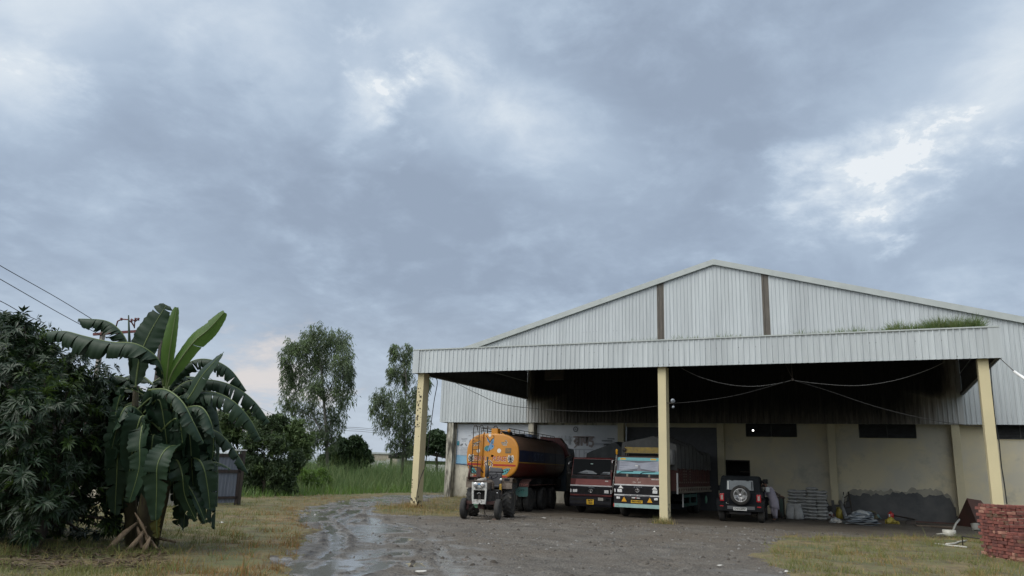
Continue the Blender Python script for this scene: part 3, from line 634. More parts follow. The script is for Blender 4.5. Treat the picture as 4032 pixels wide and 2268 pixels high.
    m = len(top); c.add([(x, WY-.005, z) for x, z in top]+[(x, WY-.005, -.1) for x, z in top]+[(x, WY+.003, z) for x, z in top], [(m+i, m+i+1, i+1, i) for i in range(m-1)]+[(i, i+1, 2*m+i+1, 2*m+i) for i in range(m-1)], M('damp plaster', (.33, .31, .245), (.23, .22, .185), scale=2.6, rough=.95, bump=.3, bscale=16))
    wb(c, 'damp_plaster')
    c = MB(); c.box(4*SP-.008, 4*SP+.348, .022, .035, -.1, .60, M_CEM); c.box(4*SP-.008, 4*SP+.12, .024, .036, .60, .80, M_CEM); wb(c, 'cement_render')
    # canopy
    deck = MB(); ZR = 8.55                          # the sheets rise from behind the fascia to the wall
    zd = lambda y: ZT-.30+(ZR-ZT+.30)*(y-YC)/(-YC)
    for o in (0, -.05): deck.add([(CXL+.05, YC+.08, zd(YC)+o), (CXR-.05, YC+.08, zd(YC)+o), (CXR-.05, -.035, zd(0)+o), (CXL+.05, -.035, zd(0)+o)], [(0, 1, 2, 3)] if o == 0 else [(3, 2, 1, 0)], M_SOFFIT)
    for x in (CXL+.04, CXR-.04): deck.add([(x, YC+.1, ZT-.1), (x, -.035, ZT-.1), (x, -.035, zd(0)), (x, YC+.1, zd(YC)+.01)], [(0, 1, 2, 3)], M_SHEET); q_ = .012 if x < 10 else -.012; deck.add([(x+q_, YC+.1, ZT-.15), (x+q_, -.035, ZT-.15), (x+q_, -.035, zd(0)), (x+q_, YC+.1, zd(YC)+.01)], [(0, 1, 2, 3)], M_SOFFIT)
    for i in range(9):
        x = CXL+.6+i*(CXR-CXL-1.2)/8; deck.beam((x, YC+.12, zd(YC+.12)-.35), (x, -.06, zd(0)-.35), .12, .26, M_DARKSTEEL)
    for i in range(8):
        y = YC+.6+i*1.55; deck.box(CXL+.1, CXR-.1, y-.03, y+.03, zd(y)-.20, zd(y)-.09, M_DARKSTEEL)
    dk = wb(deck, 'canopy')
    def cb(mb, name, **k): o = mb.build(name, dk, **k); o.location = Vector(o.location)-dk.location-Vector((AX, 0, 0)); return o
    f = MB(); ribbed(f, (CXL+.28, YC, 0), (1, 0, 0), (0, -1, 0), profile(0, CXR-CXL-.56, .2), ZB, ZT-.04, M_SHEET)
    ribbed(f, (CXL, -.04, 0), (0, -1, 0), (-1, 0, 0), profile(0, -YC-.24, .2), ZB, ZT-.04, M_SHEET); ribbed(f, (CXR, YC+.24, 0), (0, 1, 0), (1, 0, 0), profile(0, -YC-.28, .2), ZB, ZT-.04, M_SHEET)
    for x0, x1, xe in ((CXL-.03, CXL+.29, CXL-.03), (CXR-.29, CXR+.03, CXR+.03)):    # plain corner flashings
        f.box(x0, x1, YC-.034, YC-.030, ZB-.005, ZT-.03, M_SHEET); f.box(min(xe, xe+.004), max(xe, xe+.004), YC-.034, YC+.26, ZB-.005, ZT-.03, M_SHEET)
    f.box(CXL-.045, CXR+.045, YC-.05, YC+.09, ZT-.045, ZT, M_TRIM); f.box(CXL-.045, CXL+.06, YC+.09, -.04, ZT-.045, ZT, M_TRIM); f.box(CXR-.06, CXR+.045, YC+.09, -.04, ZT-.045, ZT, M_TRIM)
    f.box(CXL+.03, CXR-.03, YC+.03, YC+.12, ZB+.02, ZB+.14, M_DARKSTEEL); f.box(CXL+.03, CXR-.03, YC+.03, YC+.034, ZB+.14, ZT-.1, M_SOFFIT)
    f.box(CXL+.03, CXL+.12, YC+.12, -.05, ZB+.02, ZB+.14, M_DARKSTEEL); f.box(CXL+.03, CXL+.034, YC+.12, -.05, ZB+.14, ZT-.1, M_SOFFIT)
    f.box(CXR-.12, CXR-.03, YC+.12, -.05, ZB+.02, ZB+.14, M_DARKSTEEL); f.box(CXR-.034, CXR-.03, YC+.12, -.05, ZB+.14, ZT-.1, M_SOFFIT)
    r = random.Random(9)
    for i in range(108):                          # screws with rust tails
        x = CXL+.35+.2*i
        for z in (ZB+.07, ZB+.62):
            if r.random() < .5: q = r.uniform(-.03, .03); f.box(x+.05+q, x+.064+q, YC-.006, YC, z+r.uniform(-.015, .03), z+.035, M_IRON)
    cb(f, 'fascia')
    for px in (5.365, 16.146, 26.82):
        q = MB(); q.box(px, px+.306, YC+.19, YC+.19+.4675, -.2, ZB+.02, M_POST)
        if px < 17:
            r = random.Random(int(px))
            def flake(x, z, s, side):
                pts = [(s*r.uniform(.5, 1)*math.cos(a), 1.2*s*r.uniform(.4, 1)*math.sin(a)) for a in [k*6.283/9 for k in range(9)]]
                T = frame((x, YC+.19-.0015, z), (1, 0, 0), (0, 0, 1)) if not side else frame((px+.3075, x, z), (0, 1, 0), (0, 0, 1))
                q.prism(pts, -.001, .003, M_FLAKE, T)
            if px < 6:
                for i in range(46): z = r.choice((r.uniform(3.0, 5.5), r.uniform(3.4, 4.8))); flake(px+r.choice((r.uniform(.04, .16), r.uniform(.03, .27))), z, r.uniform(.012, .045), False)
                for i in range(10): flake(px+r.uniform(.02, .28), r.uniform(.05, .5), r.uniform(.03, .07), False); flake(YC+.19+r.uniform(.05, .4), r.uniform(.05, .55), r.uniform(.03, .08), True)
                for i in range(6): flake(px+.03, r.uniform(.4, 1.3), r.uniform(.015, .03), False)
            else:
                for i in range(9): flake(YC+.19+r.uniform(.06, .42), r.uniform(.05, .7), r.uniform(.03, .07), True)
        wb(q, 'canopy_post')
warehouse()

# things hung on the warehouse
M_BAN = M('faded vinyl banner', (.50, .53, .57), (.42, .46, .51), scale=.6, rough=.5, dirt=.35, dcol=(.30, .33, .36), dscale=1.1)
M_BANB = M('blue banner foot', (.16, .34, .50), (.22, .40, .54), scale=1.5, rough=.5)
M_BANE = M('blue banner hem', (.03, .10, .22), rough=.6)
M_PRINT = M('grey banner print', (.13, .14, .16), rough=.6); M_PRINT2 = M('pale banner print', (.30, .33, .37), rough=.6); M_PRINT3 = M('brownish banner lettering', (.22, .19, .19), rough=.6); M_TEALP = M('teal banner print', (.03, .20, .26), rough=.6)
M_WHITE = M('white paint', (.75, .75, .72), (.65, .65, .62), rough=.6)
def sheet(b, x0, x1, zt, zb0, zb1, y, mat, seed=0, nx=24, nz=14, blue=None):
    """a slack banner with soft creases; its lower edge runs from zb0 to zb1"""
    r = np.random.default_rng(seed); vs = []; 
    for j in range(nz+1):
        for i in range(nx+1):
            s = i/nx; t = j/nz; x = x0+(x1-x0)*s; z = zt+(zb0+(zb1-zb0)*s-zt)*t
            w = .018*math.sin(s*9+t*3+seed)+.014*math.sin(s*4-t*9+seed*2); vs.append((x, y-.03+w*min(1, 4*t*(1.15-t)), z))
    fs = [(j*(nx+1)+i, (j+1)*(nx+1)+i, (j+1)*(nx+1)+i+1, j*(nx+1)+i+1) for j in range(nz) for i in range(nx)]
    nb = len(fs) if blue is None else nx*blue
    b.add(vs, fs[:nb], mat, True)
    if blue is not None: b.add(vs, fs[nb:], M_BANB, True)
def banners():
    y = WY-.03
    b = MB(); sheet(b, .52, 5.30, 4.36, 2.02, 1.86, y, M_BAN, 1, blue=11)
    T = frame((.62, y-.062, 2.0), (1, 0, 0), (0, 0, 1))
    b.ribbon([(-.12, .0), (1.2, -.10), (4.6, -.14)], .035, .01, M_BANE, T); b.ribbon([(-.10, 0), (-.10, 2.1)], .03, .01, M_BANE, T)
    def words(x, z, w, h):
        b.text('TTOTTI', h, M_PRINT, frame((x, y-.064, z), (1, 0, 0), (0, 0, 1)), width=w)
    b.box(.55, .68, y-.066, y-.062, 3.08, 3.34, M_TEALP)
    b.text('TTOTTT', .075, M_PRINT, frame((1.02, y-.064, 3.46), (1, 0, 0), (0, 0, 1)), width=.42); b.text('pindy', .06, M_PRINT2, frame((1.0, y-.064, 3.36), (1, 0, 0), (0, 0, 1)), width=.26)
    b.text('ITTO', .07, M_PRINT, frame((1.62, y-.064, 3.84), (1, 0, 0), (0, 0, 1)), width=.30); b.text('TTT', .06, M_PRINT, frame((1.38, y-.064, 3.66), (1, 0, 0), (0, 0, 1)), width=.16)
    for (x, z, a) in ((.86, 3.13, .5), (1.14, 3.13, -.9), (1.42, 3.34, 1.1)):
        b.ribbon([(x-.09*math.cos(a), z-.09*math.sin(a)), (x, z+.02), (x+.09*math.cos(a), z+.09*math.sin(a))], .06, .003, M_PRINT, frame((0, y-.064, 0), (1, 0, 0), (0, 0, 1)))
    for k in range(6): b.box(.78, 1.30, y-.066, y-.063, 2.94-.09*k, 2.955-.09*k, M_PRINT2)
    tag(b.build('banner', origin=(2.9, y, 1.9)), 'sagging pale vinyl banner with blue foot hung on the wall behind the yellow tank end', 'banner', 'vinyl banners on the warehouse wall')
    b = MB(); sheet(b, 5.78, 10.62, 4.33, 2.0, 2.0, y, M_BAN, 4)
    def W_(x, z): return frame((x, y-.066, z), (1, 0, 0), (0, 0, 1))
    c = at_y(1448, 1080, y-.06); T = W_(c.x, c.z)
    b.ribbon([(.12*math.cos(a), .13*math.sin(a)) for a in [k*.3142 for k in range(20)]], .05, .003, M_PRINT, T, closed=True); b.ribbon([(-.05, -.05), (0, .06), (.05, -.05), (0, -.01)], .03, .003, M_PRINT, T)
    # the Hindi word on the banner, drawn stroke by stroke
    p0 = at_y(1443, 1099, y-.06); p1 = at_y(1493, 1122, y-.06); k = (p1.x-p0.x)/10.0; T = frame((p0.x, y-.066, p1.z), (1, 0, 0), (0, 0, 1)); H = (p0.z-p1.z)/k
    def st(pts, w=1.05): b.ribbon([(x*k, z*k) for x, z in pts], w*k, .003, M_PRINT3, T)
    st([(-.2, H), (10.4, H)], .8); st([(2.6, H), (2.6, 0)]); st([(2.6, H*.68), (1.2, H*.78), (.4, H*.5), (1.1, H*.22), (2.6, H*.42)]); st([(.7, H*.42), (1.8, H*.66)], .4); st([(2.4, H*.22), (1.2, -.2), (.4, -1.0)], .6)
    st([(4.1, H), (4.1, 0)]); st([(5.2, H), (5.2, H*.5), (5.8, H*.32), (6.5, H*.45), (6.7, H)]); st([(6.9, H), (6.9, 0)])
    st([(9.3, H), (9.3, H*.82), (8.0, H*.78), (7.9, H*.58), (9.6, H*.5), (9.9, H*.2), (9.0, -.3), (7.8, .2)])
    b.text('1', .48, M_PRINT2, W_(p0.x-.26, (p0.z+p1.z)/2+.02), bold=.01)
    def st2(pts, w=.6, o=(0, 0)): b.ribbon([((x+o[0])*k, (z+o[1])*k) for x, z in pts], w*k, .003, M_PRINT2, T)
    for o in ((0, -4.6),): st2([(-.2, H*.7), (10, H*.7)], .5, o); st2([(1.2, H*.7), (1.2, -2)], .5, o); st2([(3, H*.7), (3, -2)], .5, o); st2([(5.4, H*.7), (5.4, -2)], .5, o); st2([(5.4, 1), (6.6, 1.6), (7.2, .4)], .5, o)
    for o in ((-8.2, 2.2),): st2([(0, 1), (.8, 2.2), (1.6, .6), (2.4, 2.4)], .4, o); st2([(3, .4), (7, .4)], .5, o); st2([(4, 2.5), (4.2, 1)], .4, o); st2([(6.5, 3), (6.6, 3.3)], .5, o)
    for (u, v, w, h) in ((1513, 1117, .95, .12), (1527, 1109, .62, .07), (1537, 1104, .42, .06), (1530, 1121, .5, .2)):
        c = at_y(u, v, y-.06); b.box(c.x-w/2, c.x+w/2, y-.068, y-.064, c.z-h/2, c.z+h/2, M_PRINT if h < .1 else M_PRINT2)
    tag(b.build('banner', origin=(8.2, y, 2.0)), 'wide grey vinyl banner with large Hindi lettering and round emblem above the dark red truck', 'banner', 'vinyl banners on the warehouse wall')
banners()
M_LAMP = M('lit flood lamp', (1, 1, 1), emit=((1.0, .97, .92), 5.0)); M_LAMPH = M('lamp housing', (.12, .12, .12), rough=.5)
b = MB(); p = at_y(1895, 1083, WY-.13)
b.lathe([(0, -.03), (.03, -.03), (.062, .05), (.066, .09), (.055, .1)], p, (0, -1, 0), M_LAMPH, 14); b.lathe([(.052, .092), (.042, .102), (0, .106)], p, (0, -1, 0), M_LAMP, 14); b.box(p.x-.02, p.x+.02, p.y, WY+.05, p.z-.02, p.z+.02, M_LAMPH)
tag(b.build('wall_lamp', origin=(p.x, WY, p.z)), 'small round white lamp shining in the left corner of the vent above the jeep', 'lamp')
M_CABLE = M('black cable', (.02, .02, .02), rough=.6); M_CABLE2 = M('grey cable', (.16, .16, .16), rough=.6)
def cable(pts, r, label, mat=M_CABLE, name='cable', cat='cable', group='slack cables under the canopy'):
    P = [Vector(p) for p in pts]; out = []
    for i in range(len(P)-1):                     # Catmull-Rom through the measured points
        a, b_, c, d = P[max(i-1, 0)], P[i], P[i+1], P[min(i+2, len(P)-1)]
        for k in range(6): t = k/6; out.append(.5*((2*b_)+(c-a)*t+(2*a-5*b_+4*c-d)*t*t+(3*b_-a-3*c+d)*t**3))
    out.append(P[-1]); m = MB(); m.tube(out, r, mat, 5)
    return tag(m.build(name, origin=P[0]), label, cat, group)
Yw = YC+.75
cable([at_y(u, v, Yw) for u, v in ((1103, 946), (1130, 955), (1200, 990), (1270, 1018), (1400, 1032), (1520, 1035), (1600, 1028), (1656, 1021))], .012, 'dark cable sagging from the left canopy corner to the middle post')
cable([at_y(u, v, Yw) for u, v in ((1684, 1015), (1750, 1010), (1840, 997), (1920, 977), (1990, 956))], .012, 'dark cable rising from the lamp bracket on the middle post to the hanging junction')
cable([at_y(u, v, Yw) for u, v in ((1714, 926), (1760, 948), (1825, 966), (1890, 972), (1950, 966), (1990, 957))], .011, 'grey cable looping from the fascia beside the middle post to the hanging junction', M_CABLE2)
cable([at_y(u, v, Yw) for u, v in ((1997, 957), (2070, 966), (2160, 970), (2250, 957), (2330, 932), (2378, 910))], .011, 'grey cable looping up to the fascia at the right end of the canopy', M_CABLE2)
cable([at_y(u, v, Yw) for u, v in ((1997, 957), (2080, 982), (2200, 1022), (2320, 1052), (2420, 1068), (2470, 1074))], .012, 'dark cable running down from the hanging junction to the right post')
b = MB(); p = at_y(1994, 955, Yw); b.box(p.x-.035, p.x+.035, p.y-.03, p.y+.03, p.z-.04, p.z+.04, M_IRON); q = at_y(1991, 921, Yw); b.tube([(p.x, p.y, p.z+.03), (q.x, q.y, q.z), (q.x, q.y, ZT-.6)], .009, M_IRON, 5); q = at_y(1980, 925, Yw); b.tube([(p.x, p.y, p.z+.03), (q.x, q.y, q.z), (q.x-.2, q.y, ZT-.6)], .007, M_IRON, 5)
tag(b.build('junction_box', origin=p), 'small black junction box hanging on wires where the slack cables meet', 'junction box')
cable([(5.72, YC+.7, 5.72)]+[at_y(u, v, YC+.72) for u, v in ((1100, 958), (1092, 1010), (1082, 1085), (1076, 1130), (1068, 1175))]+[at_y(u, v, YC+.02) for u, v in ((1057, 1205), (1050, 1235), (1047, 1262))], .018, 'black cable dropping beside the peeling left post', group='cables hanging at the posts')
cable([(27.18, YC+.25, 5.7)]+[at_y(u, v, YC+.3) for u, v in ((2494, 960), (2504, 1060), (2513, 1110), (2519, 1170), (2526, 1215), (2533, 1268))], .018, 'black cable hanging down the right side of the right post', group='cables hanging at the posts')
b = MB(); p = at_y(1688, 1014, YC+.3); px = 16.452
b.box(px, p.x+.10, p.y-.02, p.y+.02, p.z-.015, p.z+.015, M_IRON); b.lathe([(.02, 0), (.07, .05), (.085, .12), (.06, .13)], (p.x+.06, p.y-.05, p.z+.13), (.4, -.7, -.6), M_PRINT2, 12); b.tube([(p.x+.08, p.y, p.z), (p.x+.12, p.y-.02, p.z-.09), (p.x+.08, p.y, p.z-.19), (p.x, p.y, p.z-.15)], .012, M_CABLE, 5); b.lathe([(.03, 0), (.05, .03), (.04, .07)], (p.x+.10, p.y-.03, p.z-.16), (0, -1, .2), M_PRINT2, 10)
tag(b.build('bracket_lamp', origin=(px, p.y, p.z)), 'white cup lamp on a bracket at the side of the middle canopy post', 'lamp')
M_TUBE = M('white fluorescent tube', (.82, .82, .80), rough=.3)
b = MB(); a = at_y(2512, 898, YC+.1); c = at_y(2552, 935, YC-.5); d = at_y(2600, 968, YC-1.2)
b.tube([a, c], .012, M_IRON, 5); b.tube([c, d], .045, M_TUBE, 10)
tag(b.build('tube_light', origin=a), 'white tube lamp on a thin arm reaching out from the right end of the canopy', 'tube lamp')
p = at_y(2533, 1278, WY-.06); b = MB(); b.box(p.x-.17, p.x+.17, WY-.09, WY, p.z-.28, p.z+.12, M_IRON); b.box(p.x-.13, p.x+.13, WY-.10, WY-.091, p.z-.22, p.z+.05, M_LOUV)
for i in range(5): b.box(p.x-.11+i*.05, p.x-.09+i*.05, WY-.105, WY-.1005, p.z-.2, p.z+.03, M_IRON)
b.box(p.x-.19, p.x+.19, WY-.13, WY, p.z+.12, p.z+.15, M_IRON)
tag(b.build('meter_box', origin=(p.x, WY, p.z)), 'rusty dark meter box on the wall behind the brick pile', 'meter box')
p = at_y(1128, 870, -1.0); b = MB(); b.box(CXL+2.2, CXL+3.3, -2.6, -2.35, ZT-.24, ZT+.30, M_IRON); tag(b.build('roof_box', origin=(CXL+2.7, -2.5, ZT-.24)), 'small dark box standing on the left end of the canopy roof', 'box')
# grass that has seeded itself behind the canopy fascia
def roof_grass():
    xs, ys, hs = [], [], []
    U = lambda u: at_y(u, 840, YC+.3).x
    for (u0, u1, n, h) in ((1590, 1660, 90, .24), (1690, 1760, 110, .28), (1765, 1800, 40, .22), (1800, 1872, 120, .28), (1905, 1935, 50, .2), (2000, 2100, 160, .26), (2100, 2240, 340, .30), (2230, 2475, 1500, .42), (2330, 2470, 900, .46)):
        x0, x1 = U(u0), U(u1)
        x = RNG.uniform(x0, x1, n); xs.append(x); ys.append(RNG.uniform(YC+.12, YC+.6, n)); hs.append(h*1.15*RNG.uniform(.45, 1.2, n)*(.7+.5*np.abs(vnoise(x*2.2, x*0, 5))))
    x, y, h = map(np.concatenate, (xs, ys, hs))
    tag(blades('roof_grass', x, y, 0*x+ZT-.16, h+.12, RNG.uniform(.009, .017, len(x)), None, .7, 3, .9, mi=RNG.integers(0, 2, len(x)), mats=[leafmat('dusty roof grass', (.12, .17, .05), (.17, .19, .07), .2), M_REED]), kind='stuff')
roof_grass()

# ------------------------------------------------------------------ vehicles
M_TYRE = M('worn tyre rubber', (.022, .022, .022), (.04, .038, .035), scale=6, rough=.85, dirt=.5, dcol=(.085, .072, .055), dscale=4)
M_RIMD = M('dusty dark rim', (.06, .055, .05), (.10, .09, .08), scale=5, rough=.7)
M_CHAS = M('black chassis steel', (.014, .014, .016), (.026, .024, .021), scale=4, rough=.8, dirt=.3, dcol=(.05, .04, .03), spec=.2)
M_YEL = M('painted yellow tank end', (.56, .235, .026), (.47, .195, .022), scale=.8, rough=.42, dirt=.30, dcol=(.32, .17, .05), dscale=1.2, coat=.15)
M_RED = M('red paint', (.36, .025, .018), (.28, .02, .015), rough=.5); M_WHT = M('white sign paint', (.72, .70, .66), (.6, .58, .54), rough=.55)
M_BLK = M('black paint', (.010, .010, .014), (.018, .018, .022), rough=.5, spec=.2); M_BLUE = M('blue sign paint', (.10, .24, .42), (.14, .30, .48), scale=9, rough=.5); M_TEAL = M('teal sign paint', (.06, .24, .25), (.10, .32, .32), scale=8, rough=.5)
M_OLIVE = M('dark olive sign paint', (.10, .10, .07), rough=.6); M_MAR = M('maroon paint', (.13, .018, .016), (.09, .014, .013), scale=2, rough=.38, dirt=.3, dcol=(.10, .06, .045), coat=.3)
M_GLASS = M('dark cab glass', (.010, .012, .014), rough=.06, spec=.03); M_CHROME = M('bright metal', (.62, .62, .62), rough=.22, metal=.9); M_LENS = M('headlamp lens', (.55, .56, .56), (.85, .85, .85), scale=28, rough=.1, spec=.9, coat=.6)
M_AMBER = M('amber reflector', (.75, .38, .02), (.62, .30, .02), rough=.4); M_PLATEY = M('yellow number plate', (.72, .44, .02), (.6, .36, .02), scale=5, rough=.5); M_SILV = M('silver painted strip', (.60, .60, .60), (.5, .5, .5), rough=.4)
def tank_paint():
    m = bpy.data.materials.new('banded tank paint'); m.use_nodes = True; nt = m.node_tree; N = nt.nodes; L = nt.links; b = N['Principled BSDF']; b.inputs['Roughness'].default_value = .42
    tc = N.new('ShaderNodeTexCoord'); sp = N.new('ShaderNodeSeparateXYZ'); L.new(tc.outputs['Object'], sp.inputs[0])
    mr = N.new('ShaderNodeMapRange'); L.new(sp.outputs[2], mr.inputs[0]); mr.inputs[1].default_value = 1.3; mr.inputs[2].default_value = 3.3
    rp = N.new('ShaderNodeValToRGB'); L.new(mr.outputs[0], rp.inputs[0]); cr = rp.color_ramp; cr.interpolation = 'CONSTANT'
    z = lambda q: (q-1.3)/2.0
    cr.elements[0].position = 0; cr.elements[0].color = (.105, .020, .014, 1); cr.elements[1].position = z(2.03); cr.elements[1].color = (.30, .17, .025, 1)
    for p, c in ((z(2.075), (.012, .018, .045)), (z(2.56), (.125, .078, .055))): e = cr.elements.new(p); e.color = (*c, 1)
    n = N.new('ShaderNodeTexNoise'); n.inputs['Scale'].default_value = 1.6; n.inputs['Detail'].default_value = 8; L.new(tc.outputs['Object'], n.inputs[0])
    r2 = N.new('ShaderNodeMapRange'); L.new(n.outputs[0], r2.inputs[0]); r2.inputs[1].default_value = .5; r2.inputs[2].default_value = .8; r2.inputs[4].default_value = .5
    mx = N.new('ShaderNodeMix'); mx.data_type = 'RGBA'; L.new(r2.outputs[0], mx.inputs[0]); L.new(rp.outputs[0], mx.inputs[6]); mx.inputs[7].default_value = (.06, .042, .032, 1); L.new(mx.outputs[2], b.inputs['Base Color'])
    return m
M_TANK = tank_paint()
def wheel(parent, c, r, w, ax=(1, 0, 0), rim=M_RIMD, rr=.56, lugs=0, name='wheel', dish=.04):
    """a tyre with its rim as a sub-part; ax points to the outer side"""
    b = MB(); k = r*.10; ax = Vector(ax).normalized()
    b.lathe([(r*rr, -w*.42), (r*.72, -w*.5), (r-k, -w*.48), (r-k*.25, -w*.36), (r, -w*.2), (r, w*.2), (r-k*.25, w*.36), (r-k, w*.48), (r*.72, w*.5), (r*rr, w*.42)], c, ax, M_TYRE, 32)
    if lugs:
        e = ax.orthogonal().normalized(); g = ax.cross(e); cc = Vector(c)
        for i in range(lugs):
            for s in (-1, 1):
                a = 6.2832*(i+.25*s)/lugs; d = e*math.cos(a)+g*math.sin(a); t = -e*math.sin(a)+g*math.cos(a); dirv = (ax*s*.8+t*.55).normalized()
                b.box(0, w*.52, -r*.045, r*.045, -r*.02, r*.055, M_TYRE, frame(cc+d*(r-.01)+ax*s*.01, dirv, d.cross(dirv)))
    else:
        for h in (-.12, .12): b.lathe([(r*1.002, w*(h-.012)), (r*.985, w*h), (r*1.002, w*(h+.012))], c, ax, M_CHAS, 32)
    o = b.build(name, parent); q = MB()
    q.lathe([(r*rr, w*.40), (r*rr*.93, w*.44), (r*rr*.86, w*.38), (r*rr*.80, w*.38-dish), (r*rr*.45, w*.38-dish*1.6), (r*rr*.36, w*.36), (r*rr*.2, w*.40), (0, w*.42)], c, ax, rim, 24)
    q.lathe([(0, -w*.3), (r*rr*.9, -w*.3), (r*rr, -w*.4)], c, ax, rim, 20); e = ax.orthogonal().normalized(); g = ax.cross(e)
    for i in range(8):
        a = i*.7854; q.lathe([(.02, 0), (.02, .03), (0, .034)], Vector(c)+ax*(w*.38-dish*1.5)+(e*math.cos(a)+g*math.sin(a))*r*rr*.55, ax, rim, 6)
    q.build('rim', o); return o

def tanker():
    A = R(6); org = Vector((8.86, -11.7, 0)); t = thing('tanker_truck', 'long oil tanker with yellow painted back end, navy banded maroon sides and three rear axles', 'tanker truck', org, A)
    fx = Vector((math.cos(A), math.sin(A), 0)); fy = Vector((-math.sin(A), math.cos(A), 0))
    HW, ZC, HH, LEN = 1.165, 2.29, .935, 7.7
    def sec(k=1.0, n=2.9, m=64, sh=0.0):
        P = []
        for i in range(m):
            a = 2*math.pi*i/m; c, s = math.cos(a), math.sin(a)
            P.append((HW*k*math.copysign(abs(c)**(2/n), c), ZC+HH*k*math.copysign(abs(s)**(2/n), s)))
        return P
    def loft(b, rings, mat, capA=False, capB=False):
        m = len(rings[0][1]); vs = [(x, y, z) for y, P in rings for x, z in P]
        fs = [(i*m+k, i*m+(k+1) % m, (i+1)*m+(k+1) % m, (i+1)*m+k) for i in range(len(rings)-1) for k in range(m)]
        if capA: fs.append(tuple(range(m)))
        if capB: fs.append(tuple(range((len(rings)-1)*m, len(rings)*m))[::-1])
        b.add(vs, fs, mat, True)
    b = MB(); loft(b, [(.06, sec(.995)), (.08, sec()), (LEN-.25, sec()), (LEN-.1, sec(.97)), (LEN, sec(.85)), (LEN+.04, sec(.4))], M_TANK, False, True)
    for y in (2.0, 3.9, 5.8): loft(b, [(y-.02, sec(1.0)), (y-.012, sec(1.006)), (y+.012, sec(1.006)), (y+.02, sec(1.0))], M_TANK)
    T = frame((HW+.004, 3.0, 2.31), (0, 1, 0), (0, 0, 1)); b.text('S.T.C.', .34, M('faded tank lettering', (.10, .12, .17), rough=.6), T, width=1.5)
    b.box(HW+.001, HW+.006, 4.75, 5.05, 2.20, 2.45, M('faded tank stencil', (.11, .12, .14), rough=.6))
    tank = b.build('tank', t)
    e = MB(); loft(e, [(.07, sec(1.003)), (.03, sec(1.0)), (0.008, sec(.975)), (0, sec(.93)), (-.001, sec(.05))], M_YEL)
    end = e.build('painted_end', t)
    # painted decoration on the end, placed from the photograph in fractions of its width
    S = HW*2/1205.0
    def L(x, y): return ((x-672)*S, ZC+(812-y)*S*1.02+.0)       # pixels of an enlarged detail
    T = frame((0, -.003, 0), (1, 0, 0), (0, 0, 1))
    def Q(mb, pts, mat, d=.002, d0=0.0): mb.prism([L(*p) for p in pts], d0, d0+d, mat, T)
    def K(mb, pts, w, mat, d=.004): mb.ribbon([L(*p) for p in pts], w*S, d, mat, T)
    def circ(x, y, r, n=20, ry=None): return [(x+r*math.cos(6.2832*i/n), y+(ry or r)*math.sin(6.2832*i/n)) for i in range(n)]
    d = MB()
    for x, y, r in ((600, 375, 34), (342, 710, 42), (827, 700, 46)): d = MB(); Q(d, circ(x, y, r), M_WHT); d.build('white_disc', end)
    d = MB()                                       # the blue bird
    Q(d, [(585, 600), (620, 555), (690, 580), (705, 610), (690, 650), (640, 680), (600, 700), (570, 715), (540, 715), (575, 650)], M_BLUE, .003)
    Q(d, [(612, 560), (545, 490), (520, 395), (560, 440), (610, 510)], M_BLUE, .004); Q(d, [(612, 560), (690, 560), (700, 470), (690, 440), (640, 490)], M_BLUE, .004)
    Q(d, [(590, 590), (520, 600), (475, 650), (490, 700), (540, 718), (570, 660)], M_TEAL, .004)
    K(d, [(520, 395), (560, 455), (608, 515), (650, 465), (700, 430), (695, 390), (665, 382)], 13, M_BLK, .006)
    for q in ([(530, 605), (505, 660), (540, 710)], [(560, 600), (540, 650), (555, 712)], [(585, 592), (568, 640)], [(625, 505), (650, 560)], [(650, 480), (680, 560)], [(585, 510), (600, 550)], [(600, 715), (610, 660)], [(555, 718), (556, 735)], [(606, 700), (604, 722)]): K(d, q, 9, M_BLK, .006)
    Q(d, circ(670, 608, 12), M_BLK, .006); Q(d, [(700, 578), (712, 590), (702, 604)], M_RED, .005)
    d.build('bird_painting', end)
    # HORN PLEASE
    for txt, x, y, w in (('HORN', 380, 868, 250), ('PLEASE', 838, 868, 318)):
        d = MB(); cx, cz = L(x, y); dx, dz = L(x+5, y+7)
        d.text(txt, 98*S, M_WHT, frame((dx, -.004, dz), (1, 0, 0), (0, 0, 1)), .16, .003, .0012, w*S); d.text(txt, 98*S, M_RED, frame((cx, -.0065, cz), (1, 0, 0), (0, 0, 1)), .16, .002, .0012, w*S); d.build('lettering', end)
    for cx in (178, 1098):                         # the crossed sword emblems
        d = MB(); o = lambda x, y: (cx+x, 865+y)
        Q(d, [o(-75, -10), o(-50, -85), o(-20, -62), o(0, -80), (cx+22, 803), (cx+52, 780), (cx+76, 858), (cx+55, 925), (cx, 950), (cx-55, 925)], M_WHT, .002)
        K(d, circ(cx, 866, 36), 9, M_BLK, .005); K(d, [o(0, -72), o(0, 62)], 15, M_BLK, .006); Q(d, [o(-12, -62), o(0, -84), o(12, -62), o(0, -40)], M_BLK, .006)
        for s in (-1, 1): K(d, [o(s*22, -55), o(s*54, -20), o(s*54, 22), o(s*22, 52), o(-s*14, 72)], 14, M_BLK, .005); Q(d, circ(cx+s*30, 935, 12), M_BLK, .005); Q(d, circ(cx+s*15, 866, 9, 12, 24), M_BLK, .005)
        d.build('emblem', end)
    for x0, x1, y0, y1 in ((104, 472, 972, 1010), (700, 1212, 980, 1016), (232, 400, 1226, 1256), (880, 1028, 1220, 1248)): d = MB(); Q(d, [(x0, y0), (x1, y0+3), (x1, y1+3), (x0, y1)], M_RED, .003); d.build('red_stripe', end)
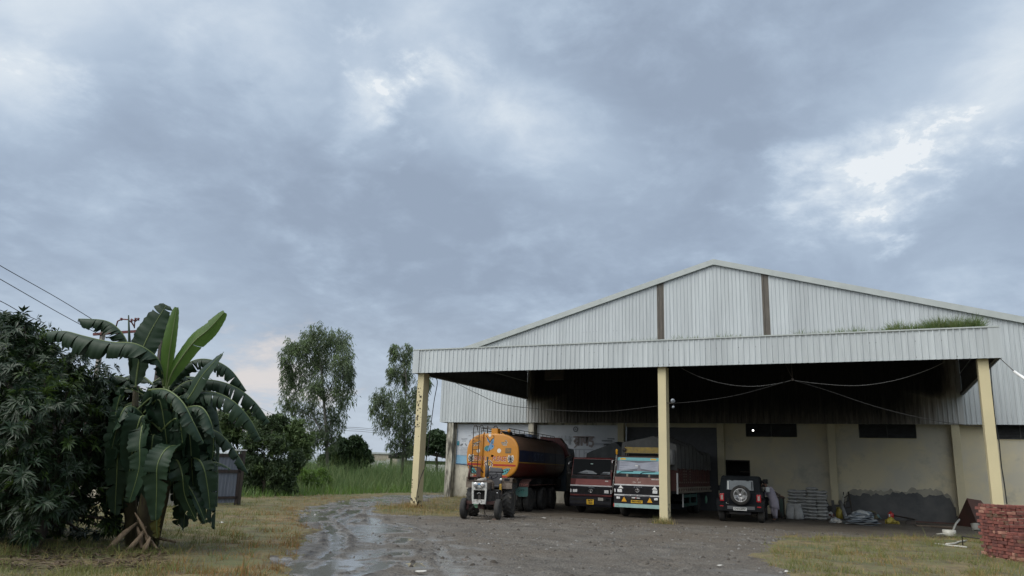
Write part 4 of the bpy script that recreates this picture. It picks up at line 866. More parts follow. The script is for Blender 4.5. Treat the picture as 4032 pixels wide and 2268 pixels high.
    for s, X in ((1, 300), (-1, 1020)):            # teal eye-like leaves in the lower corners
        d = MB(); f = (lambda x, y: (x, y)) if s > 0 else (lambda x, y: (1228-x+0, y+10))
        lf = [(135, 1045), (205, 1040), (265, 1075), (310, 1140), (345, 1195), (280, 1195), (220, 1180), (165, 1115)]
        if s < 0: lf = [(1090, 1062), (1010, 1065), (935, 1090), (890, 1140), (870, 1190), (960, 1195), (1020, 1170), (1060, 1120)]
        Q(d, [(x+(x-(240 if s > 0 else 985))*.10, y+(y-1125)*.14) for x, y in lf], M_WHT, .002); Q(d, lf, M_TEAL, .004); K(d, lf+[lf[0]], 7, M_BLK, .006)
        for x, y in (((190, 1085), (225, 1120), (258, 1150), (290, 1172)) if s > 0 else ((905, 1162), (945, 1142), (985, 1128), (1030, 1100))): Q(d, circ(x, y, 15), M_BLK, .0065)
        tw = [(360, 1190), (395, 1150), (370, 1110), (415, 1120), (425, 1165)] if s > 0 else [(800, 1110), (780, 1140), (830, 1130), (815, 1180), (780, 1200), (870, 1215), (860, 1180)]
        K(d, tw, 14, M_OLIVE, .005); d.build('leaf_painting', end)
    d = MB()                                       # horned face behind the exhaust
    Q(d, [(505, 930), (560, 900), (630, 900), (680, 940), (690, 1000), (650, 1090), (600, 1060), (570, 1110), (520, 1060), (495, 990)], M_WHT, .002)
    Q(d, [(535, 940), (590, 922), (645, 940), (655, 1000), (600, 1050), (545, 1010)], M('mustard paint', (.45, .26, .06), rough=.5), .004)
    K(d, [(548, 905), (560, 925), (590, 915), (640, 925), (612, 905)], 16, M_MAR, .005); K(d, [(540, 930), (508, 970), (530, 1040), (560, 1085)], 22, M_MAR, .005); K(d, [(640, 930), (678, 970), (650, 1040), (632, 1080)], 22, M_MAR, .005)
    for x in (553, 618): Q(d, circ(x, 962, 12), M_BLK, .006)
    K(d, [(580, 1000), (595, 1030), (620, 1000)], 10, M_BLK, .006); d.build('horned_face_painting', end)
    d = MB()                                       # Hindi words either side, and a stencilled notice
    def hin(pts, w=11): K(d, [(x+4, y+6) for x, y in pts], w+5, M_WHT, .003); K(d, pts, w, M_OLIVE, .005)
    for q in ([(215, 560), (370, 505)], [(235, 555), (262, 575), (236, 595), (212, 612)], [(275, 545), (300, 548), (280, 570), (306, 580), (285, 604)], [(345, 520), (345, 590)], [(345, 550), (318, 562), (325, 590)]): hin(q)
    d.build('hindi_lettering', end); d = MB()
    for q in ([(868, 525), (1012, 515)], [(885, 525), (888, 560), (912, 555)], [(915, 520), (915, 585)], [(940, 545), (935, 575), (960, 580), (970, 550), (945, 540)], [(990, 518), (985, 585)], [(985, 520), (960, 480), (985, 470), (995, 500)]): hin(q)
    d.build('hindi_lettering', end)
    d = MB(); Q(d, [(975, 640), (1104, 640), (1100, 748), (972, 748)], M_OLIVE, .003)
    for q in ([(990, 662), (1090, 660)], [(990, 690), (1020, 680), (1050, 695), (1088, 684)], [(990, 722), (1030, 715), (1088, 725)]): K(d, q, 8, M_YEL, .005)
    d.build('stencilled_notice', end)
    # ladder, down pipe, manhole box and catwalk
    l = MB(); lx = (-.83, -.56)
    for k, x in enumerate(lx): l.tube([(x+.0-.03, -.16, 1.42), (x, -.16, 3.42), (x+.02, -.15, 3.53), (x+.06, -.10, 3.57), (x+.10, -.02, 3.52), (x+.12, .05, 3.30)], .017, M_IRON, 6)
    for i in range(9): z = 1.55+i*.245; l.tube([(lx[0]-.02*(1-i/9), -.16, z), (lx[1]-.02*(1-i/9), -.16, z)], .013, M_IRON, 5)
    for z in (1.7, 2.9): l.tube([(lx[0], -.16, z), (lx[0], .0, z)], .012, M_IRON, 5); l.tube([(lx[1], -.16, z), (lx[1], .0, z)], .012, M_IRON, 5)
    l.build('ladder', t)
    p = MB(); p.tube([(-.44, -.05, 1.4), (-.44, -.05, 3.16), (-.40, .05, 3.26)], .028, M_YEL, 8); p.tube([(-.47, -.07, 3.06), (-.39, -.07, 3.06), (-.39, -.07, 3.0)], .014, M_RED, 5); p.build('drain_pipe', t)
    h = MB(); h.box(-.12, .17, .10, .45, 3.18, 3.44, M_YEL); h.tube([(-.05+.085*(1-math.cos(a)), .2, 3.44+.11*math.sin(a)) for a in [i*math.pi/8 for i in range(9)]], .022, M_IRON, 6); h.build('hatch_box', t, bevel=.012)
    h = MB(); h.tube([(.20, .3, 3.36), (.62, .3, 3.36)], .02, M_YEL, 6); h.lathe([(.0, -.02), (.07, -.02), (.07, .10), (0, .11)], (.62, .3, 3.36), (.2, -1, 0), M_YEL, 12); h.tube([(.2, .3, 3.32), (.45, .2, 3.19)], .018, M_YEL, 5); h.build('valve', t)
    c = MB()
    for x in (.62, -.62):
        c.tube([(x, .25, 3.46), (x, LEN-.3, 3.46)], .016, M_IRON, 5); c.tube([(x, .25, 3.36), (x, LEN-.3, 3.36)], .01, M_IRON, 5)
        for i in range(11): y = .25+i*.72; c.tube([(x*1.03, y, 3.16), (x, y, 3.46)], .014, M_IRON, 5)
    c.box(-.55, .55, .5, LEN-.2, 3.215, 3.24, M_CHAS)
    for y in (1.8, 3.6, 5.3): c.lathe([(.26, 0), (.26, .13), (.22, .17), (0, .18)], (0, y, 3.22), (0, 0, 1), M_CHAS, 16)
    for q in (.62, .5): c.tube([(-.62, .12, 3.46-.14*(q < .6)), (.10, .12, 3.46-.14*(q < .6))], .012, M_IRON, 5)
    c.tube([(-.3, .12, 3.2), (-.3, .12, 3.55)], .025, M_IRON, 6); c.build('catwalk_rail', t)
    b2 = MB(); b2.box(-.4, .5, 3.9, 4.9, 3.25, 3.40, M('blue plastic sheet', (.05, .10, .25), (.4, .45, .5), scale=4, rough=.5)); b2.build('folded_sheet', t, bevel=.05)
    g = MB()
    for s in (-1, 1): g.box(s*.48-.05, s*.48+.05, .3, 10.2, .82, 1.05, M_CHAS); g.box(s*.75-.04, s*.75+.04, .4, LEN, 1.05, 1.42, M_CHAS)
    for y in (.5, 2.0, 4.0, 6.0, 7.4): g.box(-1.0, 1.0, y-.05, y+.05, 1.0, 1.36, M_CHAS)
    for y in (2.1, 4.2, 5.75): g.box(-1.05, 1.05, y-.09, y+.09, .42, .62, M_CHAS)
    g.box(-1.1, 1.1, .18, .28, .55, .72, M_CHAS); g.build('chassis', t)
    for s in (-1, 1):
        for y in (2.0, 4.1, 5.65, 8.9):
            if y < 8: wheel(t, (s*.72, y, .5), .5, .26, (s, 0, 0))
            wheel(t, (s*1.02, y, .5), .5, .26, (s, 0, 0))
    f = MB()                                       # rear mudguard with STOP
    pr = [(.80, 1.36), (1.05, 1.33), (1.20, 1.18), (1.26, .92)]
    P = [Vector((.62, 1.20+.0, 0))]; x0, x1 = .72, 1.22
    prof = [(2.2, 1.36), (1.75, 1.35), (1.42, 1.24), (1.30, 1.04)]; vs = [(x, y, z) for y, z in prof for x in (x0, x1)]+[(x, y+.01, z+.012) for y, z in prof for x in (x0, x1)]; n = len(prof)*2
    fs = [(2*i, 2*i+1, 2*i+3, 2*i+2) for i in range(len(prof)-1)]+[(n+2*i+2, n+2*i+3, n+2*i+1, n+2*i) for i in range(len(prof)-1)]
    M_FLAP = M('dull maroon mudguard', (.13, .055, .045), (.10, .06, .05), scale=3, rough=.7); f.add(vs, fs, M_FLAP)
    f.text('STOP', .10, M('faded red lettering', (.42, .17, .13), rough=.6), frame((.97, 1.345, 1.13), (1, 0, 0), (0, .5, 1)), .1, .003, .002, .40)
    fl = f.build('mudguard', t)
    q = MB(); M_FT = M('teal mud flap', (.07, .21, .185), (.10, .17, .16), scale=3, rough=.6, dirt=.3); q.prism([(-.29, .18), (.27, .19), (.27, -.16), (.22, -.21), (-.22, -.21), (-.29, -.15)], -.006, .006, M_FT, frame((.94, 1.28, .85), (1, 0, 0), (0, 0, 1)))
    for w in ([(-.15, .06), (-.08, .0), (-.15, -.03)], [(-.05, .05), (.0, .02), (.02, .07)], [(.05, .06), (.12, .05), (.08, -.01)]): q.ribbon(w, .018, .003, M_BLK, frame((.93, 1.27, .87), (1, 0, 0), (0, 0, 1)))
    q.build('mud_flap', t)
    for s in (-1, 1):
        k = MB(); k.box(s*1.0-.1, s*1.0+.1, 2.4, 6.3, 1.10, 1.13, M_FLAP); k.build('mudguard', t)
    # cab and the ladder box behind it, mostly lost in the dark
    c = MB(); prof = [(8.05, .75), (8.05, 2.78), (8.2, 2.92), (9.5, 2.92), (9.75, 2.7), (9.95, 1.75), (10.0, .7)]
    c.prism([(y, z) for y, z in prof], -1.12, 1.12, M('dark blue cab paint', (.02, .035, .05), (.03, .045, .05), rough=.45), Matrix(((0, 0, 1, 0), (1, 0, 0, 0), (0, 1, 0, 0), (0, 0, 0, 1)))); cab = c.build('cab', t, bevel=.04)
    w = MB(); w.box(-.8, .8, 8.035, 8.045, 2.0, 2.6, M_GLASS)
    for s in (-1, 1): w.box(s*1.122-.003, s*1.122+.003, 8.7, 9.6, 1.9, 2.65, M_GLASS)
    w.build('window', cab)
    c = MB(); c.prism([(-.55, 2.55), (.75, 2.35), (1.05, 2.55), (.85, 3.05), (.55, 3.42), (-.5, 3.46)], 0, .5, M_MAR, frame((.25, LEN+.60, 0), (1, 0, 0), (0, 0, 1))); c.build('sloped_box', t, bevel=.02)
    c = MB(); c.tube([(1.25, 8.3, 2.6), (1.42, 8.2, 2.5), (1.42, 8.2, 2.0), (1.2, 8.3, 1.9)], .018, M_IRON, 5); c.box(1.36, 1.5, 8.17, 8.20, 2.05, 2.45, M_CHAS); c.build('mirror', t)
tanker()

def tractor():
    A = R(15); h = Vector((math.sin(A), -math.cos(A), 0)); F = Vector((10.62, -16.05, 0)); t = thing('tractor', 'old white nosed tractor with open grille and tall black exhaust before the yellow tank end', 'tractor', F, A)
    # local: -Y is forward, X to the right in the picture, origin under the front axle
    M_NOSE = M('chipped white tractor paint', (.52, .52, .49), (.42, .42, .40), scale=5, rough=.55, dirt=.55, dcol=(.12, .085, .06), dscale=6)
    M_HOOD = M('rusted bonnet', (.15, .12, .095), (.085, .06, .045), scale=4, rough=.75, dirt=.5, dcol=(.22, .19, .16), dscale=5)
    M_ENG = M('oily engine', (.022, .022, .024), (.05, .045, .04), scale=7, rough=.6, dirt=.4, dcol=(.09, .08, .07), dscale=5)
    M_AXLE = M('brown painted axle', (.085, .035, .032), (.06, .03, .025), scale=5, rough=.7); M_SEAT = M('dark seat vinyl', (.045, .047, .052), (.06, .06, .065), rough=.55); M_OLDRIM = M('old yellowish rim', (.20, .18, .13), (.14, .12, .09), scale=6, rough=.75, dirt=.4, dcol=(.08, .06, .045), dscale=5)
    n = MB(); y0 = -.42                             # nose: frame of the grille, tapering slightly to the bottom
    def bar(x0, x1, z0, z1, ya=0, yb=.10): n.box(x0, x1, y0+ya, y0+yb, z0, z1, M_NOSE)
    T = frame((0, y0, 0), (1, 0, 0), (0, 0, 1))
    n.prism([(-.28, 1.28), (.26, 1.28), (.265, 1.01), (-.275, 1.01)], -.10, 0, M_NOSE, T); n.prism([(-.275, 1.01), (-.205, 1.01), (-.20, .69), (-.26, .69)], -.10, 0, M_NOSE, T); n.prism([(.205, 1.01), (.265, 1.01), (.25, .69), (.20, .69)], -.10, 0, M_NOSE, T)
    n.prism([(-.26, .69), (.25, .69), (.235, .54), (.06, .535), (.03, .60), (.0, .535), (-.235, .54)], -.10, .004, M_NOSE, T)
    for x in (-.185, -.02, .11): n.box(x-.008, x+.008, y0-.008, y0-.003, .60, .616, M_CHAS)
    n.ribbon([(.08, .68), (.11, .63), (.075, .60), (.1, .57)], .012, .003, M_CHAS, T, .004)
    nose = n.build('grille_frame', t, bevel=.008)
    r = MB(); r.box(-.22, .22, y0+.16, y0+.20, .66, 1.03, M_BLACK); r.box(-.05, .03, y0+.12, y0+.16, .70, .86, M_ENG); r.tube([(-.10, y0+.13, .88), (-.02, y0+.12, .93), (.03, y0+.13, .88)], .02, M_SILV, 6); r.build('radiator', t)
    for x in (-.135, .115):
        q = MB(); q.lathe([(.082, 0), (.082, .035), (.07, .045)], (x, y0, 1.195), (0, -1, 0), M_CHROME, 20); q.lathe([(.07, .03), (.05, .048), (0, .055)], (x, y0, 1.195), (0, -1, 0), M('dull lamp glass', (.20, .21, .22), (.6, .6, .6), scale=9, rough=.12), 20); q.build('headlight', t)
    q = MB(); q.box(-.05, .05, y0-.006, y0-.001, 1.19, 1.25, M_BLUE); q.box(-.15, .14, y0-.004, y0-.001, 1.025, 1.105, M('grey name strip', (.33, .33, .30), (.2, .2, .18), scale=12, rough=.6)); q.text('ESCORT', .062, M_BLK, frame((-.005, y0-.006, 1.065), (1, 0, 0), (0, 0, 1)), .15, .002, .001, .25); q.build('name_strip', nose)
    b = MB()                                       # bonnet and side panel
    prof = [(-.27, 1.02), (-.285, 1.26), (-.22, 1.315), (.2, 1.315), (.27, 1.26), (.255, 1.02)]; vs = [(x*(1.0), y, z+(.0 if y < 0 else .05)) for y in (y0+.10, .75) for x, z in prof]
    b.add(vs, [(i, i+1, i+7, i+6) for i in range(5)], M_HOOD); b.add([(p[0]*.97, p[1], p[2]-.012) for p in vs], [(i+6, i+7, i+1, i) for i in range(5)]+[(6, 7, 8, 9, 10, 11)], M_HOOD); bo = b.build('bonnet', t)
    q = MB(); q.box(.30, .34, .30, .62, 1.05, 1.24, M_HOOD); q.box(.22, .30, .62, .74, .9, 1.3, M_HOOD); q.tube([(-.2, .2, 1.34), (-.02, .1, 1.36), (.12, .3, 1.38), (.0, .55, 1.42)], [.05, .07, .06, .04], M('dirty white rag', (.30, .29, .27), (.2, .19, .17), scale=9, rough=.9), 7); q.build('tool_box', t)
    e = MB(); e.box(-.17, .17, -.25, .75, .52, 1.02, M_ENG); e.box(-.2, .2, .75, 1.75, .50, .95, M_ENG); e.box(.17, .36, .05, .55, .62, .98, M_ENG); e.lathe([(.11, 0), (.11, .16), (.06, .2), (0, .2)], (.19, .25, .98), (0, 0, 1), M_ENG, 14)
    e.box(.30, .52, .62, 1.0, .60, 1.02, M_ENG); e.lathe([(.03, 0), (.035, .02), (0, .03)], (.45, .615, .90), (0, -1, 0), M_CHROME, 10)
    for z in (.64, .72, .8, .88): e.tube([(.175, -.1, z), (.26, .1, z+.04), (.30, .5, z)], .018, M_ENG, 5)
    e.tube([(.2, .2, .55), (.42, .3, .62), (.5, .9, .58), (.5, 1.1, .9)], .02, M_AXLE, 5); e.build('engine', t, bevel=.01)
    a = MB(); a.box(-.56, .56, -.06, .06, .52, .62, M_AXLE); a.box(-.10, .10, -.09, .09, .36, .55, M_AXLE); a.tube([(-.48, 0, .55), (-.50, 0, .34), (-.58, 0, .34)], .04, M_AXLE, 8); a.tube([(.48, 0, .55), (.50, 0, .34), (.58, 0, .34)], .04, M_AXLE, 8); a.tube([(-.5, .12, .45), (.5, .12, .45)], .018, M_IRON, 6); a.tube([(.06, .3, .5), (.07, .3, .06)], .012, M_IRON, 5); a.tube([(.07, .3, .25), (.14, .35, .1)], .010, M_IRON, 5); a.build('front_axle', t)
    for s in (-1, 1):
        wheel(t, (s*.62, 0, .36), .36, .19, (s, 0, 0), M_OLDRIM, .60, name='front_wheel'); wheel(t, (s*.70, 1.86, .585), .585, .34, (s, 0, 0), M_OLDRIM, .62, lugs=20, name='rear_wheel')
    x = MB(); x.tube([(.12, .25, 1.3), (.12, .25, 1.48)], .028, M_IRON, 8); x.lathe([(.03, 1.46), (.075, 1.48), (.078, 1.86), (.03, 1.89), (.028, 2.08), (.04, 2.16), (.02, 2.19)], (.12, .25, 0), (0, 0, 1), M('matt black exhaust', (.03, .033, .038), (.05, .05, .05), rough=.6), 16); x.build('exhaust_stack', t)
    s_ = MB(); c = Vector((.14, 1.0, 1.52)); ax = Vector((0, -.55, .83)).normalized(); u = Vector((1, 0, 0)); v = ax.cross(u)
    ring = [c+(u*math.cos(i*.2618)+v*math.sin(i*.2618))*.23 for i in range(25)]; s_.tube(ring, .016, M_BLK, 6, False)
    for i in range(3): s_.tube([c-ax*.03, ring[i*8+2]], .01, M_BLK, 5)
    s_.tube([c-ax*.03, c-ax*.45], .022, M_BLK, 6); s_.build('steering_wheel', t)
    q = MB(); q.box(-.10, .42, 1.62, 1.72, 1.16, 1.62, M_SEAT); q.prism([(-.10, 0), (.45, 0), (.40, .17), (-.04, .19)], -.1, .10, M_SEAT, frame((0, 1.75, 1.62), (1, 0, 0), (0, .2, 1))); q.box(-.08, .40, 1.2, 1.65, 1.08, 1.18, M_SEAT); q.build('seat', t, bevel=.03)
    for s in (-1, 1):
        m = MB(); prof = [(1.28, 1.05), (1.32, 1.30), (1.5, 1.42), (2.1, 1.42), (2.4, 1.25)]; xa, xb = s*.48, s*.88
        vs = [(x_, y, z) for y, z in prof for x_ in (xa, xb)]+[(x_, y+.004, z+.02) for y, z in prof for x_ in (xa, xb)]; k = 10
        m.add(vs, [(2*i, 2*i+2, 2*i+3, 2*i+1) for i in range(4)]+[(k+2*i+1, k+2*i+3, k+2*i+2, k+2*i) for i in range(4)]+[(0, 1, k+1, k)], M_HOOD); m.box(min(xa, xa+.02*s), max(xa, xa+.02*s), 1.3, 2.35, .85, 1.40, M_HOOD)
        m.box(s*.68-.2, s*.68+.2, 1.30, 1.40, 1.30, 1.44, M_HOOD); m.box(s*.68-.10, s*.68+.10, 1.292, 1.30, 1.33, 1.42, M_BLK); m.build('fender', t)
    q = MB(); q.tube([(-.78, 1.25, 1.36), (-.74, 1.25, 1.84)], .045, M_AXLE, 8); q.box(-.86, -.66, 1.2, 1.3, 1.84, 1.88, M_AXLE); q.tube([(-.74, 1.25, 1.82), (-.40, 1.3, 1.80), (-.25, 1.35, 1.6)], .03, M_AXLE, 6); q.tube([(-.80, 1.25, 1.44), (-.30, 1.3, 1.44)], .025, M_AXLE, 6); q.box(-.5, -.34, 1.27, 1.33, 1.46, 1.80, M_AXLE); q.build('roll_frame', t)
    q = MB(); q.box(.42, .50, 1.18, 1.25, .98, 1.22, M('yellow can', (.50, .30, .03), (.4, .25, .05), rough=.5)); q.lathe([(.03, 0), (.045, .02), (.045, .08), (0, .09)], (.47, 1.2, 1.34), (0, -.4, 1), M_WHITE, 12); q.build('water_can', t, bevel=.02)
    q = MB(); q.prism([(-.06, .0), (.10, .02), (.12, -.17), (-.0, -.22), (-.10, -.12)], -.02, .02, M('green plastic scrap', (.03, .13, .06), (.1, .25, .15), rough=.4), frame((-.28, .5, .56), (1, 0, 0), (0, .3, 1))); q.build('green_sheet', t)
tractor()
b = MB(); b.box(-.07, .09, -.05, .06, -.02, .05, M('chock brick', (.14, .10, .08), rough=.9)); o = b.build('wheel_chock', bevel=.006); o.location = (11.16, -16.05, .0); tag(o, 'half brick lying against the front tyre of the tractor', 'brick')

def truck(x0, x1, yf, bot, cab_h, P):
    """front-on cab-over truck parked nose to the yard; local y = 0 at its front and grows backwards"""
    w = x1-x0; cx = (x0+x1)/2; t = thing('cargo_truck', P['label'], 'truck', (cx, yf, 0), 0, 'trucks parked under the canopy'); h = w/2
    SX = Matrix(((0, 0, 1, 0), (1, 0, 0, 0), (0, 1, 0, 0), (0, 0, 0, 1)))
    Z = P['z']
    def ry(z):                                     # depth of the front face at height z: upright below, raked above the sill
        return 0.0 if z < Z['panelT'] else (z-Z['panelT'])*.20
    c = MB(); prof = [(.04, Z['bumpT']), (.0, Z['grilleB']), (0, Z['panelT']), (ry(cab_h-.05), cab_h-.05), (ry(cab_h)+.05, cab_h), (1.75, cab_h), (1.8, cab_h-.05), (1.8, Z['bumpT'])]
    vs = []; fs = []; n = len(prof)
    for s, k in ((-1, 1), (1, 1)):
        for y, z in prof: q = h*(1-.05*max(0, (z-Z['panelT'])/(cab_h-Z['panelT']))); vs.append((s*q, y, z))
    fs = [tuple(range(n)), tuple(range(n, 2*n))[::-1]]+[(i, i+n, (i+1) % n+n, (i+1) % n) for i in range(n)]
    c.add(vs, fs, P['paint']); cab = c.build('cab', t, bevel=.035)
    def front(x, z, d=.0): y = ry(z); return frame((x, y-d, z), (1, 0, 0), (0, .20 if z > Z['panelT'] else 0, 1))
    def plate(b, xa, xb, z0, z1, mat, d=.008, y=None): q = ry((z0+z1)/2) if y is None else y; b.box(xa, xb, q-d, q+.004, z0, z1, mat)
    def slab(b, xa, xb, z0, z1, mat, d0=.004, d1=.012):
        T = frame((0, ry(z0), z0), (1, 0, 0), (0, (ry(z1)-ry(z0)), z1-z0)); k = math.hypot(z1-z0, ry(z1)-ry(z0)); b.prism([(xa, 0), (xb, 0), (xb*.985, k), (xa*.985, k)], d0, d1, mat, T); return T, k
    g = MB(); T, k = slab(g, -h+.07, h-.07, Z['winB'], Z['winT'], P['glass'], .004, .014); ws = g.build('windscreen', cab)
    P['screen'](ws, T, k, h)
    g = MB()
    for s in (-1, 1): g.box(s*h*.985-.006, s*h*.985+.006, .45, 1.25, Z['winB'], Z['winT']-.04, M_GLASS)
    g.build('side_window', cab)
    g = MB(); slab(g, -h+.03, h-.03, Z['panelT']+.005, Z['winB']-.01, M_BLK, .003, .010)
    for q in (-.6, -.22, .18, .58): slab(g, q*h*1.4-.16, q*h*1.4+.12, Z['panelT']+.03, Z['winB']-.05, M_CHAS, .010, .016)
    g.build('cowl_vent', cab)
    g = MB(); g.box(-h+.01, h-.01, -.012, 0, Z['strip']+.02, Z['panelT'], P['panel']); pn = g.build('front_panel', cab); P['panelfx'](pn, h, Z)
    g = MB(); g.box(-h-.01, h+.01, -.03, .0, Z['strip']-.035, Z['strip']+.02, M_SILV); g.build('trim_strip', cab, bevel=.006)
    g = MB(); g.box(-h+.01, h-.01, -.014, 0, Z['grilleB'], Z['strip']-.035, M_BLK)
    gh = Z['strip']-.035-Z['grilleB']
    for i in range(4): z = Z['grilleB']+gh*(.18+.15*i); g.box(-h*.55, h*.55, -.03, -.014, z, z+gh*.07, M_CHAS)
    gr = g.build('grille', cab)
    g = MB(); zc = Z['grilleB']+gh*.48; g.tube([(.085*math.cos(a), -.034, zc+.06*math.sin(a)) for a in [i*.3142 for i in range(21)]], .008, M_CHROME, 5, False); g.ribbon([(-.055, .03), (0, .035), (.055, .03)], .014, .004, M_CHROME, frame((0, -.032, zc), (1, 0, 0), (0, 0, 1))); g.ribbon([(-.028, .03), (-.022, -.045)], .014, .004, M_CHROME, frame((.02, -.032, zc), (1, 0, 0), (0, 0, 1))); g.ribbon([(.02, .03), (.012, -.045)], .012, .004, M_CHROME, frame((0.0, -.032, zc), (1, 0, 0), (0, 0, 1))); g.build('emblem', gr)
    g = MB(); T_ = frame((0, -.016, Z['strip']-.075), (1, 0, 0), (0, 0, 1))
    for q in P['script']: g.ribbon(q, .012, .002, M_PRINT2, T_)
    g.build('lettering', gr)
    for s in (-1, 1):
        q = MB(); q.box(s*h*.76-.115, s*h*.76+.115, -.035, 0, Z['hl']-.075, Z['hl']+.075, M_CHAS); hl = q.build('headlight', cab, bevel=.015); q = MB(); q.box(s*h*.76-.10, s*h*.76+.10, -.048, -.034, Z['hl']-.06, Z['hl']+.06, M_LENS); q.build('lens', hl, bevel=.02)
        q = MB(); q.box(s*h*.97-.03, s*h*.97+.02, -.03, .03, Z['hl']-.07, Z['hl']+.07, M_LENS); q.build('indicator', cab, bevel=.01)
    g = MB(); g.box(-h-.005, h+.005, -.03, .0, Z['grilleB']-.055, Z['grilleB']+.005, P['strip2'])
    for q in (-.45, -.15, .15, .42): g.box(q*h-.12, q*h+.12, -.036, -.03, Z['grilleB']-.036, Z['grilleB']-.016, M_BLK)
    g.build('trim_strip', cab)
    g = MB(); g.prism([(-.06, bot), (-.10, bot+.1), (-.09, Z['bumpT']-.06), (-.03, Z['bumpT']), (.12, Z['bumpT']), (.12, bot)], -h, h, M_BLK, SX); g.box(-h*.8, h*.8, -.105, -.098, bot+.10, bot+.14, M_CHAS); g.box(-h*.95, h*.95, -.108, -.10, Z['bumpT']-.17, Z['bumpT']-.09, M_CHAS); bu = g.build('bumper', t, bevel=.02)
    P['bumper'](bu, h, Z, bot)
    # chassis, axles, cargo body, load
    yb0, yb1 = P['body'][2], P['body'][3]; bx0, bx1, bz0, bz1 = P['body'][0]-cx, P['body'][1]-cx, P['body'][4], P['body'][5]
    g = MB()
    for s in (-1, 1): g.box(s*.40-.05, s*.40+.05, .1, yb1-.2, .62, .85, M_CHAS)
    for y in (1.0, yb1-2.3): g.box(-h*.9, h*.9, y-.07, y+.07, .38, .52, M_CHAS)
    g.box(-h*.7, -h*.25, 2.4, 3.2, .45, .8, M_CHAS); g.build('chassis', t)
    for s in (-1, 1):
        wheel(t, (s*(h-.16), 1.0, .46), .46, .25, (s, 0, 0)); wheel(t, (s*(h-.05), yb1-2.3, .46), .46, .25, (s, 0, 0)); wheel(t, (s*(h-.34), yb1-2.3, .46), .46, .25, (s, 0, 0))
    g = MB(); g.box(bx0, bx1, yb0, yb1, bz0-.12, bz0, M_CHAS); g.box(bx0, bx1, yb0, yb0+.06, bz0, bz1, P['bodym']); g.box(bx0, bx0+.05, yb0+.06, yb1-.06, bz0, bz1, P['bodym']); g.box(bx1-.05, bx1, yb0+.06, yb1-.06, bz0, bz1, P['bodym']); g.box(bx0, bx1, yb1-.06, yb1, bz0, bz1, P['bodym'])
    r = random.Random(4)
    for i in range(int((yb1-yb0)/.42)):            # upright stakes and rails of the cargo side
        y = yb0+.1+i*.42
        for X, s in ((bx1, 1), (bx0, -1)): g.box(min(X, X+s*.03), max(X, X+s*.03), y, y+.07, bz0, bz1, P['bodym'])
    for z in (bz0+.30, bz0+.66): g.box(bx1, bx1+.018, yb0+.02, yb1-.02, z, z+.05, P['bodym'])
    bd = g.build('cargo_body', t); P['bodyfx'](bd, bx0, bx1, yb0, yb1, bz0, bz1)
    # load under a lashed tarpaulin: slumped ridge with folds hanging down the sides
    nx_, ny_ = 34, 46; V = []; lw = bx1-bx0+.10; rng_ = np.random.default_rng(P['seed'])
    DR = P.get('drop', .48)
    for j in range(ny_+1):
        v = j/ny_; y = yb0-.03+(yb1-yb0+.06)*v
        for i in range(nx_+1):
            u = i/nx_; a = -1+2*u; hgt = P['load'](v)
            if abs(a) > .72: f = (abs(a)-.72)/.28; z = bz1+(hgt*(1-DR))*(1-f)-.14*f+.03*math.sin(v*34+a*2)*f; x = math.copysign(lw/2-.02+.02*f+.012*math.sin(v*52), a)
            else: pk = P.get('peak', 0.0); f = abs(a-pk)/(.72+pk*(-1 if a > pk else 1)); z = bz1+hgt*(1-DR*f**P.get('pw', 1.15))+.035*math.sin(v*17+a*3)*math.cos(a*5); x = a/.72*(lw/2-.02)
            if j in (0, ny_): z = min(z, z) 
            V.append((bx0-.05+lw/2+x, y, z))
    F = [(j*(nx_+1)+i, j*(nx_+1)+i+1, (j+1)*(nx_+1)+i+1, (j+1)*(nx_+1)+i) for j in range(ny_) for i in range(nx_)]
    g = MB(); g.add(V, F, P['tarpm'], True)
    fr = [(V[i][0], yb0-.035, V[i][2]) for i in range(nx_+1)]                     # front drop with folds
    dn = [(x+.0, yb0-.05-.03*math.sin(x*9), bz1-.25-.05*math.sin(x*5)) for x, y, z in fr]; md = [(x, yb0-.05-.035*math.sin(x*12+1), (z+bz1-.25)/2) for x, y, z in fr]; m = nx_+1
    g.add(fr+md+dn, [(i, i+m, i+m+1, i+1) for i in range(nx_)]+[(m+i, m+i+m, m+i+m+1, m+i+1) for i in range(nx_)], P['tarpm'], True)
    tp = g.build('tarpaulin', t)
    g = MB()
    for k in range(1, 9):
        j = int(k*ny_/9); g.tube([(V[j*(nx_+1)+i][0]*1.004, V[j*(nx_+1)+i][1], V[j*(nx_+1)+i][2]+.006) for i in range(0, nx_+1)], .009, M_CHAS, 4)
    g.build('lashing_rope', tp)
    # side steps, mirrors
    g = MB(); X = h+.02
    for y in (.25,): g.tube([(h-.02, y, Z['winT']-.08), (h+.16, y-.12, Z['winT']-.16), (h+.16, y-.12, Z['winB']+.05), (h, y, Z['winB']-.02)], .014, M_CHROME, 5); g.box(h+.08, h+.22, y-.14, y-.11, Z['winB']+.12, Z['winT']-.24, M_CHAS)
    g.tube([(-h+.02, .25, Z['winT']-.08), (-h-.14, .13, Z['winT']-.16), (-h-.14, .13, Z['winB']+.05), (-h, .25, Z['winB']-.02)], .014, M_CHROME, 5); g.box(-h-.20, -h-.08, .10, .13, Z['winB']+.12, Z['winT']-.24, M_CHAS); g.build('mirror', t)
    P['extra'](t, h, Z, bx0, bx1, yb0, yb1, bz0, bz1); return t
M_TARP = M('dusty grey tarpaulin', (.125, .125, .12), (.085, .085, .082), scale=1.4, rough=.85, bump=.25, bscale=8); M_TARP1 = M('dark grey tarpaulin', (.06, .068, .07), (.042, .048, .05), scale=1.4, rough=.85, bump=.25, bscale=8)
